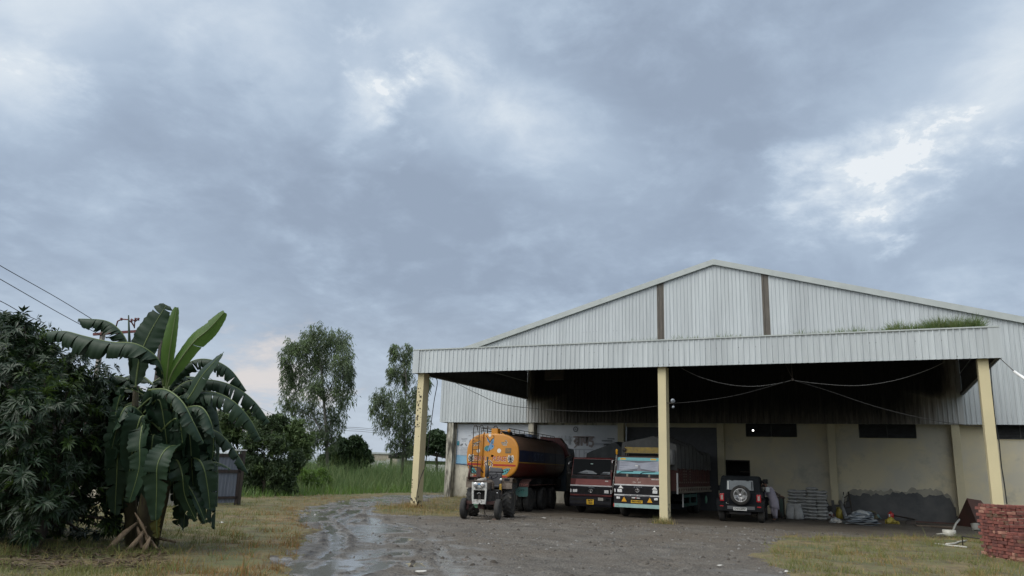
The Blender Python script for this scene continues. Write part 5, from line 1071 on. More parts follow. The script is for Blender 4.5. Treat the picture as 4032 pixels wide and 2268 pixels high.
M_BODY = M('brick red cargo boards', (.10, .034, .026), (.075, .028, .022), scale=3, rough=.65, dirt=.4, dcol=(.10, .07, .06)); M_CREAM = M('cream paint', (.30, .26, .20), (.2, .175, .14), scale=4, rough=.6)
M_TURQ = M('turquoise windscreen band', (.10, .36, .40), (.14, .42, .45), scale=3, rough=.4); M_CURT = M('satin grey curtain', (.36, .38, .45), (.28, .30, .36), scale=2, rough=.5); M_BROWNP = M('pinkish brown panel', (.25, .13, .11), (.20, .10, .085), scale=1.5, rough=.32, coat=.3); M_BUMPT = M('pale teal bumper bar', (.30, .45, .43), (.24, .37, .36), scale=3, rough=.5, dirt=.3, dcol=(.12, .12, .11))
def wipers(ws, T, h, xs, mat=M_BLK):
    for x in xs:
        g = MB(); f = lambda a, b, d: tuple(T @ Vector((a, b, d))); g.tube([f(x, .0, .03), f(x+.12, .07, .04), f(x+.62, .10, .03)], .011, mat, 5); g.build('wiper', ws)
def t2_screen(ws, T, k, h):
    W0, W1 = -h+.08, h-.08
    g = MB(); g.prism([(W0*.985, k-.13), (W1*.985, k-.13), (W1*.98, k-.005), (W0*.98, k-.005)], .015, .018, M_TURQ, T); g.prism([(W0, .005), (W1, .005), (W1, .11), (W0, .11)], .015, .018, M_TURQ, T)
    for s in (-1, 1): g.prism([(s*.66*h-.11, k-.10), (s*.66*h+.11, k-.10), (s*.66*h+.13, k-.06), (s*.66*h+.08, k-.03), (s*.66*h-.08, k-.03), (s*.66*h-.13, k-.06)], .018, .020, M_PLATEY, T)
    g.build('sun_band', ws)
    g = MB(); n = 40                               # tied back curtain seen behind the glass, folds fanning from its knot
    kx, kz = .04, k*.52
    for side in (-1, 1):
        xe = (W1-.02) if side > 0 else (W0+.10); vs = []; m = 14
        for i in range(n+1):
            f = i/n; ex = xe; ez = .11+(k-.25)*f; 
            for j in range(m+1):
                q = j/m; x = kx+(ex-kx)*q; z = kz+(ez-kz)*(.50+.50*q); d = .0165+.010*(1+math.sin(f*34+q*3))*min(1, q*3)*.5
                vs.append((x, z, d))
        g.add(vs, [(i*(m+1)+j, i*(m+1)+j+1, (i+1)*(m+1)+j+1, (i+1)*(m+1)+j)[::side] for i in range(n) for j in range(m)], M_CURT, True, T)
    g.prism([(W0+.02, .10), (W1-.01, .10), (W1*.985, k-.12), (W0*.985, k-.12)], .0145, .0158, M('mid grey curtain cloth', (.17, .18, .21), (.12, .125, .15), scale=3, rough=.7), T); g.prism([(kx-.06, .11), (kx+.10, .11), (kx+.06, kz), (kx-.02, kz)], .018, .024, M('dull curtain band', (.20, .20, .23), rough=.6), T)  # flat mid grey backing behind the curtain folds
    g.build('curtain', ws); g = MB(); g.prism([(-.10, k*.46), (0, k*.46), (0, k*.52), (-.10, k*.52)], .028, .03, M_WHITE, T); g.build('sticker', ws)
    wipers(ws, T, h, (-.80, .12))
def t2_panel(pn, h, Z):
    g = MB(); T = frame((0, -.014, Z['panelT']-.14), (1, 0, 0), (0, 0, 1)); M_SC = M('pale script paint', (.50, .42, .38), rough=.6)
    for q in ([(-.02, .10), (.03, .07), (-.01, .04), (.02, .01)], [(.03, .10), (.06, .09)], [(-.20, -.06), (-.14, -.02), (-.09, -.07)], [(-.16, -.09), (-.10, -.03), (-.05, -.08)], [(.02, -.07), (.14, -.06)], [(.03, -.04), (.16, -.03), (.12, -.08)], [(.06, -.05), (.07, -.09)]): g.ribbon(q, .018, .003, M_SC, T)
    T = frame((h-.22, -.014, Z['panelT']-.055), (1, 0, 0), (0, 0, 1))
    for x, w in ((-.145, .03), (-.11, .03), (-.075, .035), (-.035, .03), (.0, .02), (.03, .012), (.055, .03), (.09, .012), (.115, .03)): g.ribbon([(x, -.022), (x, .022)], w*.8, .003, M_WHITE, T)
    g.build('lettering', pn)
    for x in (-.42, .50):
        g = MB(); g.box(x-.04, x+.04, -.03, -.008, Z['panelT']+.02, Z['panelT']+.13, M_CREAM); g.build('marker_plate', pn, bevel=.008)
    for x in (-.70, .72):
        g = MB(); g.prism([(-.11, -.06), (.11, -.06), (0, .075)], .0, .006, M_WHITE, frame((x, -.018, Z['hl']+.155), (1, 0, 0), (0, 0, 1))); g.build('reflector', pn)
def t2_bumper(bu, h, Z, bot):
    for x in (-.53, .54):
        g = MB(); g.prism([(-.11, -.085), (.11, -.085), (0, .11)], 0, .008, M_AMBER, frame((x, -.112, Z['bumpT']-.145), (1, 0, 0), (0, 0, 1))); g.build('reflector', bu)
    for x in (-.78, .79):
        g = MB(); g.box(x-.075, x+.075, -.115, -.09, Z['bumpT']-.13, Z['bumpT']-.05, M_LENS); g.build('fog_lamp', bu, bevel=.01)
    g = MB(); g.box(-.24, .24, -.125, -.112, bot+.17, bot+.28, M_PLATEY); g.text('PB65AA4567', .07, M_BLK, frame((0, -.127, bot+.225), (1, 0, 0), (0, 0, 1)), .1, .004, .001, .42); g.build('number_plate', bu)
    g = MB(); g.tube([(-.20, -.13, Z['bumpT']-.07), (.14, -.13, Z['bumpT']-.075)], .022, M_WHITE, 8); g.tube([(-.05, -.13, Z['bumpT']-.072), (0, -.13, Z['bumpT']-.073)], .024, M_RED, 8); g.build('marker_tube', bu)
    g = MB(); g.box(-h+.02, h+.01, -.16, -.115, bot-.02, bot+.13, M_BUMPT); g.box(-h, -h+.045, -.163, -.11, bot-.018, bot+.128, M_RED); g.ribbon([(-h+.10, .06), (-h+.15, .01), (-h+.2, .07), (-h+.22, .02)], .015, .002, M_OLIVE, frame((0, -.161, bot), (1, 0, 0), (0, 0, 1))); g.build('bumper_bar', bu, bevel=.008)
def t2_body(bd, bx0, bx1, yb0, yb1, bz0, bz1):
    g = MB(); r = random.Random(8)
    for i in range(16):                            # cream stencils painted along the boards
        y = yb0+.3+i*.42; T = frame((bx1+.034, y, bz0+.36), (0, 1, 0), (0, 0, 1)); g.ribbon([(.10, 0), (.26, .0)], .06, .002, M_CREAM, T)
        if i in (2, 3, 5): 
            for k in range(5): g.ribbon([(.08, .12+.12*k), (.24, .12+.12*k+r.uniform(-.02, .02))], .05, .002, M_CREAM, T)
    g.build('stencils', bd)
    g = MB(); g.box(bx1+.02, bx1+.07, yb0+.05, yb1, bz0-.10, bz0-.02, M_CREAM); g.box(bx1+.02, bx1+.05, yb0+.05, yb1, bz0+.10, bz0+.16, M_CREAM)
    for i in range(int((yb1-yb0)/.42)): y = yb0+.1+i*.42; g.box(bx1+.02, bx1+.06, y, y+.09, bz0-.02, bz0+.10, M_CREAM)
    g.box(bx1+.0, bx1+.06, yb0-.01, yb0+.05, bz0-.12, bz0+.75, M_WHITE); g.build('side_ledge', bd)
def t2_extra(t, h, Z, bx0, bx1, yb0, yb1, bz0, bz1):
    M_GUARD = M('teal side guard', (.03, .13, .11), (.045, .11, .10), rough=.6)
    g = MB(); x = bx1-.05
    for z in (.40, .78): g.box(x-.02, x+.02, 3.4, 6.3, z, z+.13, M_GUARD)
    for y in (3.4, 4.8, 6.24): g.box(x-.018, x+.022, y, y+.06, .40, .98, M_GUARD)
    g.box(x-.03, x+.03, 3.36, 3.4, .38, 1.0, M_WHITE); g.build('side_guard', t)
    g = MB(); g.box(-h+.26, h-.02, .62, .70, 2.60, 2.84, M('worn yellow headboard', (.38, .26, .05), (.24, .18, .07), scale=5, rough=.6, dirt=.5, dcol=(.15, .11, .06), dscale=4)); g.tube([(-h+.27, .66, 2.45), (-h+.27, .66, 2.9)], .02, M_IRON, 6); g.tube([(-h+.40, .66, 2.45), (-h+.40, .66, 2.62)], .015, M_IRON, 6); g.tube([(h-.1, .66, 2.45), (h-.1, .66, 2.9)], .02, M_IRON, 6); g.lathe([(.0, 0), (.09, .01), (.09, .03), (0, .04)], (-h+.25, .61, 2.72), (0, -1, 0), M_IRON, 14); g.build('headboard', t)
    g = MB(); g.box(-h+.3, h-.1, .8, 1.7, cabtop+.0, cabtop+.12, M_CHAS); g.build('roof_rack', t)
    g = MB(); pts = [(-h-.07, -.05, .95), (-h-.04, -.04, 1.35), (-h+.0, 0, 1.8), (-h+.08, .05, 2.52)]; g.tube(pts, .022, M('grey marker rod', (.33, .32, .29), (.08, .08, .08), scale=26, rough=.7), 7); g.lathe([(.025, 0), (.045, .03), (.045, .16), (.06, .18), (.0, .24)], (-h+.08, .05, 2.50), (0, 0, 1), M_AMBER, 8); g.build('marker_pole', t)
    g = MB(); g.box(h-.02, h+.05, .9, 1.05, 1.55, 1.72, M_WHITE); g.build('side_plate', t)
    g = MB(); g.lathe([(.02, 0), (.05, .05), (.06, .25), (.025, .34), (.02, .38)], (bx1-.02, yb1-1.0, .42), (0, 0, 1), M('pale green bottle', (.12, .30, .20), rough=.3), 10); g.tube([(bx1-.02, yb1-1.0, .78), (bx1-.02, yb1-1.0, .95)], .008, M_CABLE, 4); g.build('water_bottle', t)
    g = MB(); g.box(bx1-.75, bx1-.02, yb0-.6, yb0-.1, bz1+.0, bz1+.65, M('pale sack cloth', (.25, .25, .24), (.18, .18, .18), rough=.8)); g.box(bx1-.7, bx1-.2, yb0-.62, yb0-.3, bz1-.3, bz1+.02, M('blue plastic drum', (.02, .04, .16), rough=.5)); g.build('bundle', t, bevel=.06)
cabtop = 2.46
truck(13.66, 15.60, -9.9, .42, cabtop, dict(label='cargo truck with curtained turquoise banded windscreen and pale teal bumper bar beside the middle post', z=dict(bumpT=.86, grilleB=.91, strip=1.30, panelT=1.60, winB=1.74, winT=2.40, hl=1.05), paint=M('dark brown cab paint', (.085, .05, .042), (.06, .04, .035), rough=.4, coat=.3), panel=M_BROWNP, glass=M_GLASS, screen=t2_screen, panelfx=t2_panel, bumper=t2_bumper, strip2=M_SILV, drop=.27, peak=.12, pw=1.1, script=[[(-.14, .0), (-.09, .02), (-.11, -.02), (-.15, -.015)], [(-.05, .015), (-.04, -.015), (.0, -.015), (.01, .015)], [(.05, -.015), (.055, .02), (.08, -.005), (.10, .02), (.11, -.015)], [(.14, -.01), (.165, .015), (.19, -.01), (.165, -.02)]],
    body=(13.40, 15.78, 2.0, 9.4, 1.08, 2.16), bodym=M_BODY, bodyfx=t2_body, tarpm=M_TARP, seed=3, extra=t2_extra, load=lambda v: 1.05-.12*v+.18*math.exp(-((v-.04)/.08)**2)+.34*math.exp(-((v-.38)/.15)**2)-.10*math.exp(-((v-.75)/.1)**2)))
def t1_screen(ws, T, k, h):
    g = MB(); g.prism([(-.7, .06), (.30, .06), (.05, .19), (-.25, .22)], .0145, .016, M('paper on dashboard', (.22, .24, .26), (.16, .18, .2), rough=.5), T); g.prism([(.42, .06), (.85, .06), (.85, .17), (.55, .15)], .0145, .016, M('paper on dashboard', (.20, .22, .24), rough=.5), T); g.build('dash_papers', ws)
    g = MB(); g.prism([(-.06, k*.68), (.05, k*.68), (.05, k*.74), (-.06, k*.74)], .016, .018, M('mint sticker', (.35, .5, .45), rough=.5), T); g.build('sticker', ws); wipers(ws, T, h, (-.78, .18))
def t1_panel(pn, h, Z):
    g = MB(); zt, zb = Z['panelT'], Z['strip']+.025; g.prism([(-h+.28, zt-.01), (h-.05, zt-.01), (h-.05, zb), (-h+.22, zb)], .0, .003, M('sun faded red panel', (.30, .10, .09), (.24, .075, .07), scale=1.5, rough=.35), frame((0, -.013, 0), (1, 0, 0), (0, 0, 1))); g.box(h-.30, h-.16, -.022, -.016, zt-.09, zt-.05, M_WHITE); g.build('faded_patch', pn)
def t1_bumper(bu, h, Z, bot):
    g = MB(); g.box(-.15, .17, -.125, -.112, bot+.09, bot+.30, M_PLATEY); g.text('PB65W', .075, M_BLK, frame((.01, -.127, bot+.245), (1, 0, 0), (0, 0, 1)), .1, .004, .001, .24); g.text('1305', .075, M_BLK, frame((.01, -.127, bot+.145), (1, 0, 0), (0, 0, 1)), .1, .004, .001, .22); g.build('number_plate', bu)
    g = MB(); g.box(.36, .60, -.12, -.10, Z['bumpT']-.16, Z['bumpT']-.03, M('grimy white plate', (.35, .34, .31), (.25, .24, .22), scale=8, rough=.7)); g.build('fog_lamp', bu, bevel=.01)
    g = MB(); g.box(.70, .88, -.115, -.09, Z['bumpT']-.14, Z['bumpT']-.04, M_GLASS); g.build('fog_lamp', bu, bevel=.01)
def no(*a): pass
truck(11.20, 13.10, -8.5, .30, 2.38, dict(label='dark red cargo truck with black windscreen between the tanker and the turquoise banded truck', z=dict(bumpT=.72, grilleB=.80, strip=1.18, panelT=1.46, winB=1.62, winT=2.31, hl=.94), paint=M_MAR, panel=M_MAR, glass=M_GLASS, screen=t1_screen, panelfx=t1_panel, bumper=t1_bumper, strip2=M_MAR, peak=.25, pw=1.2, script=[[(-.12, .0), (-.06, .02), (-.02, .015)], [(-.06, .015), (-.04, -.03)], [(.01, .015), (.02, -.035)], [(.04, -.03), (.07, .02), (.09, -.02)], [(.10, .015), (.15, .018)], [(.13, .015), (.16, -.03)]],
    body=(11.25, 13.25, 2.05, 8.2, 1.05, 1.95), bodym=M_BODY, bodyfx=no, tarpm=M_TARP1, seed=5, extra=no, load=lambda v: 1.18+.10*math.sin(v*5)))

# ------------------------------------------------------------------ jeep, person, sacks, rubbish, bricks
def jeep():
    t = thing('jeep', 'black off road jeep with dark soft top and rear spare wheel, parked facing the wall', 'jeep', (18.52, -8.72, 0), R(4.5))
    M_JB = M('black jeep paint', (.008, .010, .014), (.012, .014, .018), rough=.4, dirt=.2, dcol=(.02, .018, .016), spec=.1); M_TOP = M('dark grey soft top', (.008, .010, .012), (.013, .016, .018), scale=3, rough=.8, spec=.15); M_PLAS = M('grey black bumper plastic', (.009, .010, .012), (.015, .016, .017), scale=6, rough=.8, dirt=.25, dcol=(.04, .036, .03), dscale=5, spec=.15)
    M_REARG = M('grey plastic rear window', (.11, .13, .14), (.075, .09, .10), scale=2.5, rough=.18); M_TL = M('red tail lamp', (.42, .012, .02), rough=.15, spec=.8); M_TLW = M('pale lamp centre', (.42, .34, .30), (.34, .26, .24), scale=30, rough=.2); M_ALLOY = M('silver alloy', (.50, .50, .50), rough=.3, metal=.8)
    b = MB(); b.box(-.80, .80, 0, 2.15, .48, 1.16, M_JB); b.box(-.74, .74, 2.15, 3.65, .55, 1.12, M_JB); b.box(-.84, .84, 2.15, 2.3, .50, 1.18, M_JB)
    for s in (-1, 1):                              # flared wings over each wheel
        for y in (.42, 3.05): b.prism([(-.50, .0), (-.42, .26), (-.2, .36), (.2, .36), (.42, .26), (.50, 0), (.44, 0), (.34, .22), (.16, .29), (-.16, .29), (-.34, .22), (-.44, 0)], -.10, .10, M_PLAS, frame((s*.84, y, .58), (0, 1, 0), (0, 0, 1)))
    body = b.build('body', t, bevel=.03)
    b = MB(); b.box(-.79, .79, -.012, 0, 1.03, 1.09, M_PLAS); b.box(-.56, .62, -.018, 0, .52, 1.14, M_JB); b.box(-.50, -.44, -.06, -.01, .72, .92, M_CHAS); b.build('tailgate', body, bevel=.01)
    b = MB(); y1 = 1.95
    ring = lambda z, k, a, c: [(-k, a, z), (k, a, z), (k, c, z), (-k, c, z)]
    vs = ring(1.16, .79, .02, 2.05)+ring(1.45, .775, .05, 2.0)+ring(1.73, .735, .10, 1.75)+ring(1.80, .68, .20, 1.65)
    b.add(vs, [(4*i+j, 4*i+(j+1) % 4, 4*i+4+(j+1) % 4, 4*i+4+j) for i in range(3) for j in range(4)]+[(12, 13, 14, 15)], M_TOP); top = b.build('soft_top', t, bevel=.03)
    T = frame((0, .012, 1.16), (1, 0, 0), (0, .05, .29))
    b = MB(); b.prism([(-.56, .05), (.56, .05), (.54, .50), (.50, .54), (-.50, .54), (-.54, .50)], .0, .012, M_TOP, T); b.prism([(-.52, .08), (.52, .08), (.50, .46), (-.50, .46)], .012, .016, M_REARG, T)
    for s in (-1, 1): b.prism([(s*.46-.02, .10), (s*.46+.02, .10), (s*.46+.02, .42), (s*.46-.02, .42)], .016, .022, M_WHITE if s < 0 else M_TOP, T); b.prism([(s*.30-.05, .44), (s*.30+.05, .44), (s*.30+.04, .60), (s*.30-.04, .60)], .012, .03, M_TOP, T)
    b.build('rear_window', top)
    for s in (-1, 1):
        b = MB(); b.box(s*.79-.004, s*.79+.004, .5, 1.5, 1.25, 1.6, M_GLASS); b.build('side_window', top)
    b = MB(); b.add([(-.70, 2.05, 1.16), (.70, 2.05, 1.16), (.66, 1.72, 1.72), (-.66, 1.72, 1.72)], [(0, 1, 2, 3)], M_GLASS); b.build('windscreen', body)
    w = wheel(t, (.03, -.20, 1.045), .385, .23, (0, -1, 0), M_CHAS, .68, name='spare_wheel', dish=.07)
    q = MB(); c = Vector((.03, -.31, 1.045)); q.lathe([(.265, .005), (.265, .02), (.235, .02), (.235, .005)], c, (0, -1, 0), M_ALLOY, 32)
    for i in range(5):                             # five pairs of spokes
        a = math.pi/2+i*6.2832/5+math.pi
        d = Vector((math.cos(a), 0, math.sin(a))); n = Vector((-d.z, 0, d.x))
        for s in (-1, 1): q.beam(c+d*.07+n*s*.022+Vector((0, -.004, 0)), c+d*.255+n*s*.045+Vector((0, -.010, 0)), .022, .02, M_ALLOY)
        q.beam(c+d*.20-n*.04+Vector((0, -.008, 0)), c+d*.20+n*.04+Vector((0, -.008, 0)), .018, .012, M_ALLOY)
    q.lathe([(.07, 0), (.06, .02), (.03, .03), (0, .03)], c, (0, -1, 0), M_ALLOY, 16); q.build('alloy', w)
    for s in (-1, 1):
        b = MB(); b.box(s*.71-.085, s*.71+.085, -.035, .0, .79, 1.085, M_TL); tl = b.build('tail_light', t, bevel=.02); b = MB(); b.box(s*.71-.045, s*.71+.045, -.045, -.034, .85, 1.03, M_TLW); b.build('lens', tl, bevel=.01)
    b = MB(); b.box(-.90, .90, -.14, .10, .42, .70, M_PLAS); b.box(-.50, .56, -.165, -.14, .49, .62, M('silver skid plate', (.09, .095, .10), rough=.45)); b.box(-.44, .40, -.1, .2, .30, .40, M_CHAS); bu = b.build('rear_bumper', t, bevel=.035)
    for s in (-1, 1): b = MB(); b.box(s*.72-.07, s*.72+.07, -.148, -.14, .59, .63, M_TL); b.build('reflector', bu)
    b = MB(); b.box(-.27, .25, -.185, -.166, .455, .575, M('white number plate', (.62, .62, .60), (.5, .5, .48), scale=6, rough=.5)); b.text('CH01C60757', .07, M_BLK, frame((-.01, -.187, .515), (1, 0, 0), (0, 0, 1)), 0, .003, .001, .44); b.build('number_plate', bu)
    b = MB(); b.box(-.56, -.44, -.02, -.014, .685, .705, M_WHITE); b.box(-.555, -.54, -.02, -.014, .72, .745, M_WHITE); b.build('badge', body)
    for s in (-1, 1):
        for y in (.42, 3.05): wheel(t, (s*.76, y, .37), .37, .25, (s, 0, 0), M_ALLOY, .62)
    for s, mt in ((1, M('white mirror cap', (.62, .66, .68), rough=.15, coat=.5)), (-1, M_JB)):
        b = MB(); b.box(s*.97-.085, s*.97+.085, 2.02, 2.14, 1.16, 1.38, mt); b.box(min(s*.80, s*.9), max(s*.80, s*.9), 2.05, 2.11, 1.18, 1.24, M_CHAS); b.build('mirror', t, bevel=.03)
    b = MB(); b.box(-.6, .6, .2, 3.4, .33, .48, M_CHAS); b.tube([(-.7, .42, .37), (.7, .42, .37)], .05, M_CHAS, 8); b.tube([(-.5, -.05, .33), (-.52, .5, .36), (-.5, 1.2, .4)], .035, M_CHAS, 8); b.tube([(.18, .3, .36), (.5, .2, .28), (.6, .35, .3)], .02, M_IRON, 6); b.build('underside', t)
jeep()
bmesh_ok = True
def skin(name, J, E, mat, root, parent=None, sub=2, origin=None):
    """one continuous body grown round joints J {name: (x, y, z, rx, ry)} along edges E"""
    names = list(J); me = bpy.data.meshes.new(name); me.from_pydata([J[n][:3] for n in names], [(names.index(a), names.index(b)) for a, b in E], []); me.update(); me.materials.append(mat)
    ob = bpy.data.objects.new(name, me); COL.objects.link(ob)
    if parent: ob.parent = parent
    ob.modifiers.new('skin', 'SKIN'); sv = me.skin_vertices[0].data
    for i, n in enumerate(names): sv[i].radius = J[n][3:5]; sv[i].use_root = (n == root)
    ob.modifiers['skin'].use_smooth_shade = True
    s = ob.modifiers.new('sub', 'SUBSURF'); s.levels = sub; s.render_levels = sub; return ob
def person():
    base = Vector((19.52, -6.3, 0)); t = thing('person', 'person in pale lilac tunic and dark turban leaning towards the black jeep', 'person', base)
    M_SKIN = M('brown skin', (.13, .065, .04), (.11, .055, .035), rough=.55); M_KURTA = M('pale lilac cotton', (.34, .31, .36), (.28, .26, .31), scale=3, rough=.85, bump=.3, bscale=10); M_TURB = M('black turban cloth', (.012, .012, .014), (.02, .02, .022), scale=8, rough=.9); M_SHOE = M('dark sandal', (.03, .025, .02), rough=.7); M_SHAWL = M('brown shawl', (.06, .045, .035), (.05, .035, .03), scale=6, rough=.9)
    J = dict(pelvis=(0, 0, .83, .125, .11), waist=(-.09, .03, 1.00, .12, .10), chest=(-.22, .06, 1.20, .135, .11), neckb=(-.30, .08, 1.33, .09, .08), neck=(-.36, .10, 1.40, .052, .052), head=(-.42, .11, 1.49, .082, .092), crown=(-.44, .12, 1.57, .075, .085),
             hipL=(-.09, .02, .78, .085, .085), kneeL=(-.06, -.05, .45, .058, .06), ankL=(.0, .06, .10, .037, .04), toeL=(-.10, .0, .035, .03, .025), hipR=(.08, 0, .78, .085, .085), kneeR=(.08, -.08, .44, .058, .06), ankR=(.06, .0, .09, .037, .04), toeR=(-.03, -.08, .035, .035, .025),
             shL=(-.34, -.06, 1.27, .062, .062), elL=(-.46, -.08, 1.04, .043, .043), wrL=(-.62, .02, 1.10, .028, .028), shR=(-.14, .16, 1.24, .062, .062), elR=(.10, .25, 1.10, .043, .043), wrR=(.33, .27, 1.02, .028, .028))
    E = [('pelvis', 'waist'), ('waist', 'chest'), ('chest', 'neckb'), ('neckb', 'neck'), ('neck', 'head'), ('head', 'crown'), ('pelvis', 'hipL'), ('hipL', 'kneeL'), ('kneeL', 'ankL'), ('ankL', 'toeL'), ('pelvis', 'hipR'), ('hipR', 'kneeR'), ('kneeR', 'ankR'), ('ankR', 'toeR'), ('chest', 'shL'), ('shL', 'elL'), ('elL', 'wrL'), ('chest', 'shR'), ('shR', 'elR'), ('elR', 'wrR')]
    J = {k: (v[0]*.82, *v[1:]) for k, v in J.items()}
    # hands: a palm and five fingers each, rooted at the wrist
    for s, w, d, up in (('L', Vector((-.62*.82, .02, 1.10)), Vector((-.95, .1, -.1)), Vector((0, .25, 1))), ('R', Vector((.33*.82, .27, 1.02)), Vector((.95, .1, -.2)), Vector((0, -.2, 1)))):
        d.normalize(); sp = d.cross(up).normalized(); p = w+d*.055
        J['palm'+s] = (*p, .030, .018); E.append(('wr'+s, 'palm'+s))
        for k, (o, l) in enumerate(((-.030, .070), (-.010, .082), (.010, .076), (.028, .058))):
            a = p+d*.04+sp*o; m = a+d*l*.5-up*.008; e = a+d*l*.85-up*.035
            for nm, q, r in (('a', a, .010), ('m', m, .0085), ('e', e, .007)): J[f'f{s}{k}{nm}'] = (*q, r, r)
            E += [('palm'+s, f'f{s}{k}a'), (f'f{s}{k}a', f'f{s}{k}m'), (f'f{s}{k}m', f'f{s}{k}e')]
        a = p-sp*.032+d*.005; e = a-sp*.022+d*.035; J['th'+s] = (*a, .011, .011); J['tt'+s] = (*e, .008, .008); E += [('palm'+s, 'th'+s), ('th'+s, 'tt'+s)]
    body = skin('body', J, E, M_SKIN, 'pelvis', t, 1)
    # face towards the jeep
    f = MB(); c = Vector((-.43*.82, .11, 1.49)); fd = Vector((-1, .35, -.15)).normalized(); sd_ = Vector((0, 0, 1)).cross(fd).normalized(); uf = fd.cross(sd_)
    f.lathe([(.012, 0), (.018, .012), (.008, .03), (0, .034)], c+fd*.080-uf*.01, (fd-uf*.3), M_SKIN, 8)
    for s in (-1, 1): f.lathe([(.012, 0), (.010, .006), (0, .009)], c+fd*.082+sd_*s*.032+uf*.012, fd, M_WHT, 8); f.lathe([(.006, 0), (0, .004)], c+fd*.090+sd_*s*.032+uf*.012, fd, M_BLK, 6); f.lathe([(.012, 0), (.026, .006), (.02, .02), (0, .022)], c+sd_*s*.085, sd_*s, M_SKIN, 8)
    f.box(-.022, .022, -.004, .004, 0, .006, M('lips', (.12, .04, .035), rough=.5), frame(c+fd*.084-uf*.045, sd_, uf)); f.build('face', t)
    bd = MB(); bd.lathe([(.0, -.02), (.05, .0), (.075, .03), (.078, .07), (.06, .09)], c-uf*.115+fd*.035, uf, M('dark beard', (.015, .013, .012), rough=.9), 12); bd.build('beard', t)
    tb = MB(); q = c+uf*.055-fd*.01; ax = (uf*.9-fd*.2).normalized()
    tb.lathe([(.090, -.035), (.128, -.02), (.140, .015), (.134, .05), (.120, .075), (.095, .11), (.05, .135), (0, .14)], q, ax, M_TURB, 20)
    e1 = ax.orthogonal().normalized(); e2 = ax.cross(e1)
    for k in range(5):
        tl = (.20*(k-2)); tb.tube([q+ax*(.02+k*.018+tl*.12*math.cos(a))+(e1*math.cos(a)+e2*math.sin(a))*(.137-.007*k) for a in [i*.3142 for i in range(21)]], .013, M_TURB, 5, False)
    tb.build('turban', t)
    # tunic: swells over the hips and ends above the knees; trousers and shawl
    def cloth(rings, mat, name, seg=20):
        m = MB(); vs = []; fs = []
        for (cx, cy, cz, rx, ry, tx) in rings:
            for k in range(seg): a = 6.2832*k/seg; w = 1+.05*math.sin(a*5+cz*7); vs.append((cx+rx*w*math.cos(a), cy+ry*w*math.sin(a), cz+tx*math.cos(a)))
        for i in range(len(rings)-1):
            for k in range(seg): fs.append((i*seg+k, i*seg+(k+1) % seg, (i+1)*seg+(k+1) % seg, (i+1)*seg+k))
        m.add(vs, fs, mat, True); o = m.build(name, t); so_ = o.modifiers.new('s', 'SOLIDIFY'); so_.thickness = .008; return o
    cloth([(.02, -.02, .50, .205, .17, -.03), (.015, -.01, .66, .195, .165, .02), (.0, 0, .83, .185, .155, .03), (-.066, .02, .99, .175, .145, .05), (-.165, .05, 1.18, .19, .165, .08), (-.22, .07, 1.29, .165, .15, .08), (-.27, .09, 1.37, .085, .08, .04)], M_KURTA, 'tunic')
    for s, A, B_, r in (('L', J['shL'], J['elL'], .068), ('R', J['shR'], J['elR'], .068)):
        m = MB(); a, b_ = Vector(A[:3]), Vector(B_[:3]); w = Vector(J['wr'+s][:3]); m.tube([a+(a-b_)*.12, a, (a+b_)/2, b_, b_+(w-b_)*.45, b_+(w-b_)*.85], [.07, .078, .070, .062, .055, .05], M_KURTA if s == 'L' else M_SHAWL, 12); m.build('sleeve', t)
    for s, q in (('L', 0), ('R', 1)):
        h_, k_, an = (Vector(J[n+s][:3]) for n in ('hip', 'knee', 'ank')); m = MB(); m.tube([h_, (h_+k_)/2, k_, (k_+an)/2, an+Vector((0, 0, .03))], [.115, .105, .092, .078, .07], M_KURTA, 14); m.build('trouser_leg', t)
        m = MB(); to = Vector(J['toe'+s][:3]); d = (to-an); d.z = 0; d.normalize(); m.prism([(-.07, -.035), (-.05, .035), (.10, .045), (.17, .02), (.17, -.02), (.10, -.045)], 0, .022, M_SHOE, frame((an.x, an.y, 0), d, Vector((0, 0, 1)).cross(d))); m.build('sandal', t)
person()

# sacks stacked against the wall
M_SACK = M('grey woven sack', (.33, .335, .325), (.25, .255, .25), scale=5, rough=.7, bump=.35, bscale=26, dirt=.3, dcol=(.10, .095, .085), dscale=3)
def sack_mesh(w, d, h, seed, upright=False):
    r = random.Random(seed); b = MB(); nu, nv = 16, 12; vs = []; ph = r.uniform(0, 6)
    for j in range(nv+1):
        v = -1+2*j/nv
        for i in range(nu+1):
            u = -1+2*i/nu; e = max(0, (1-abs(u)**3.2))**.55*max(0, (1-abs(v)**3.6))**.55; k = 1-.06*(1-abs(v))*(abs(u) > .9)
            vs.append((u*w/2*k*(1+.03*math.sin(v*3+ph)), v*d/2*(1+.03*math.sin(u*2+ph)), h*.5*e*(1+.12*math.sin(u*3.1+v*2+ph))))
    n = len(vs); vs2 = vs+[(x, y, -z) for x, y, z in vs]; fs = []
    for j in range(nv):
        for i in range(nu): a = j*(nu+1)+i; fs += [(a, a+1, a+nu+2, a+nu+1), (n+a, n+a+nu+1, n+a+nu+2, n+a+1)]
    b.add(vs2, fs, M_SACK, True)
    for s in (-1, 1): b.tube([(s*w*.495, -d*.40+k*d*.1, .004*(-1)**k) for k in range(9)], .006, M_SACK, 4)
    return b
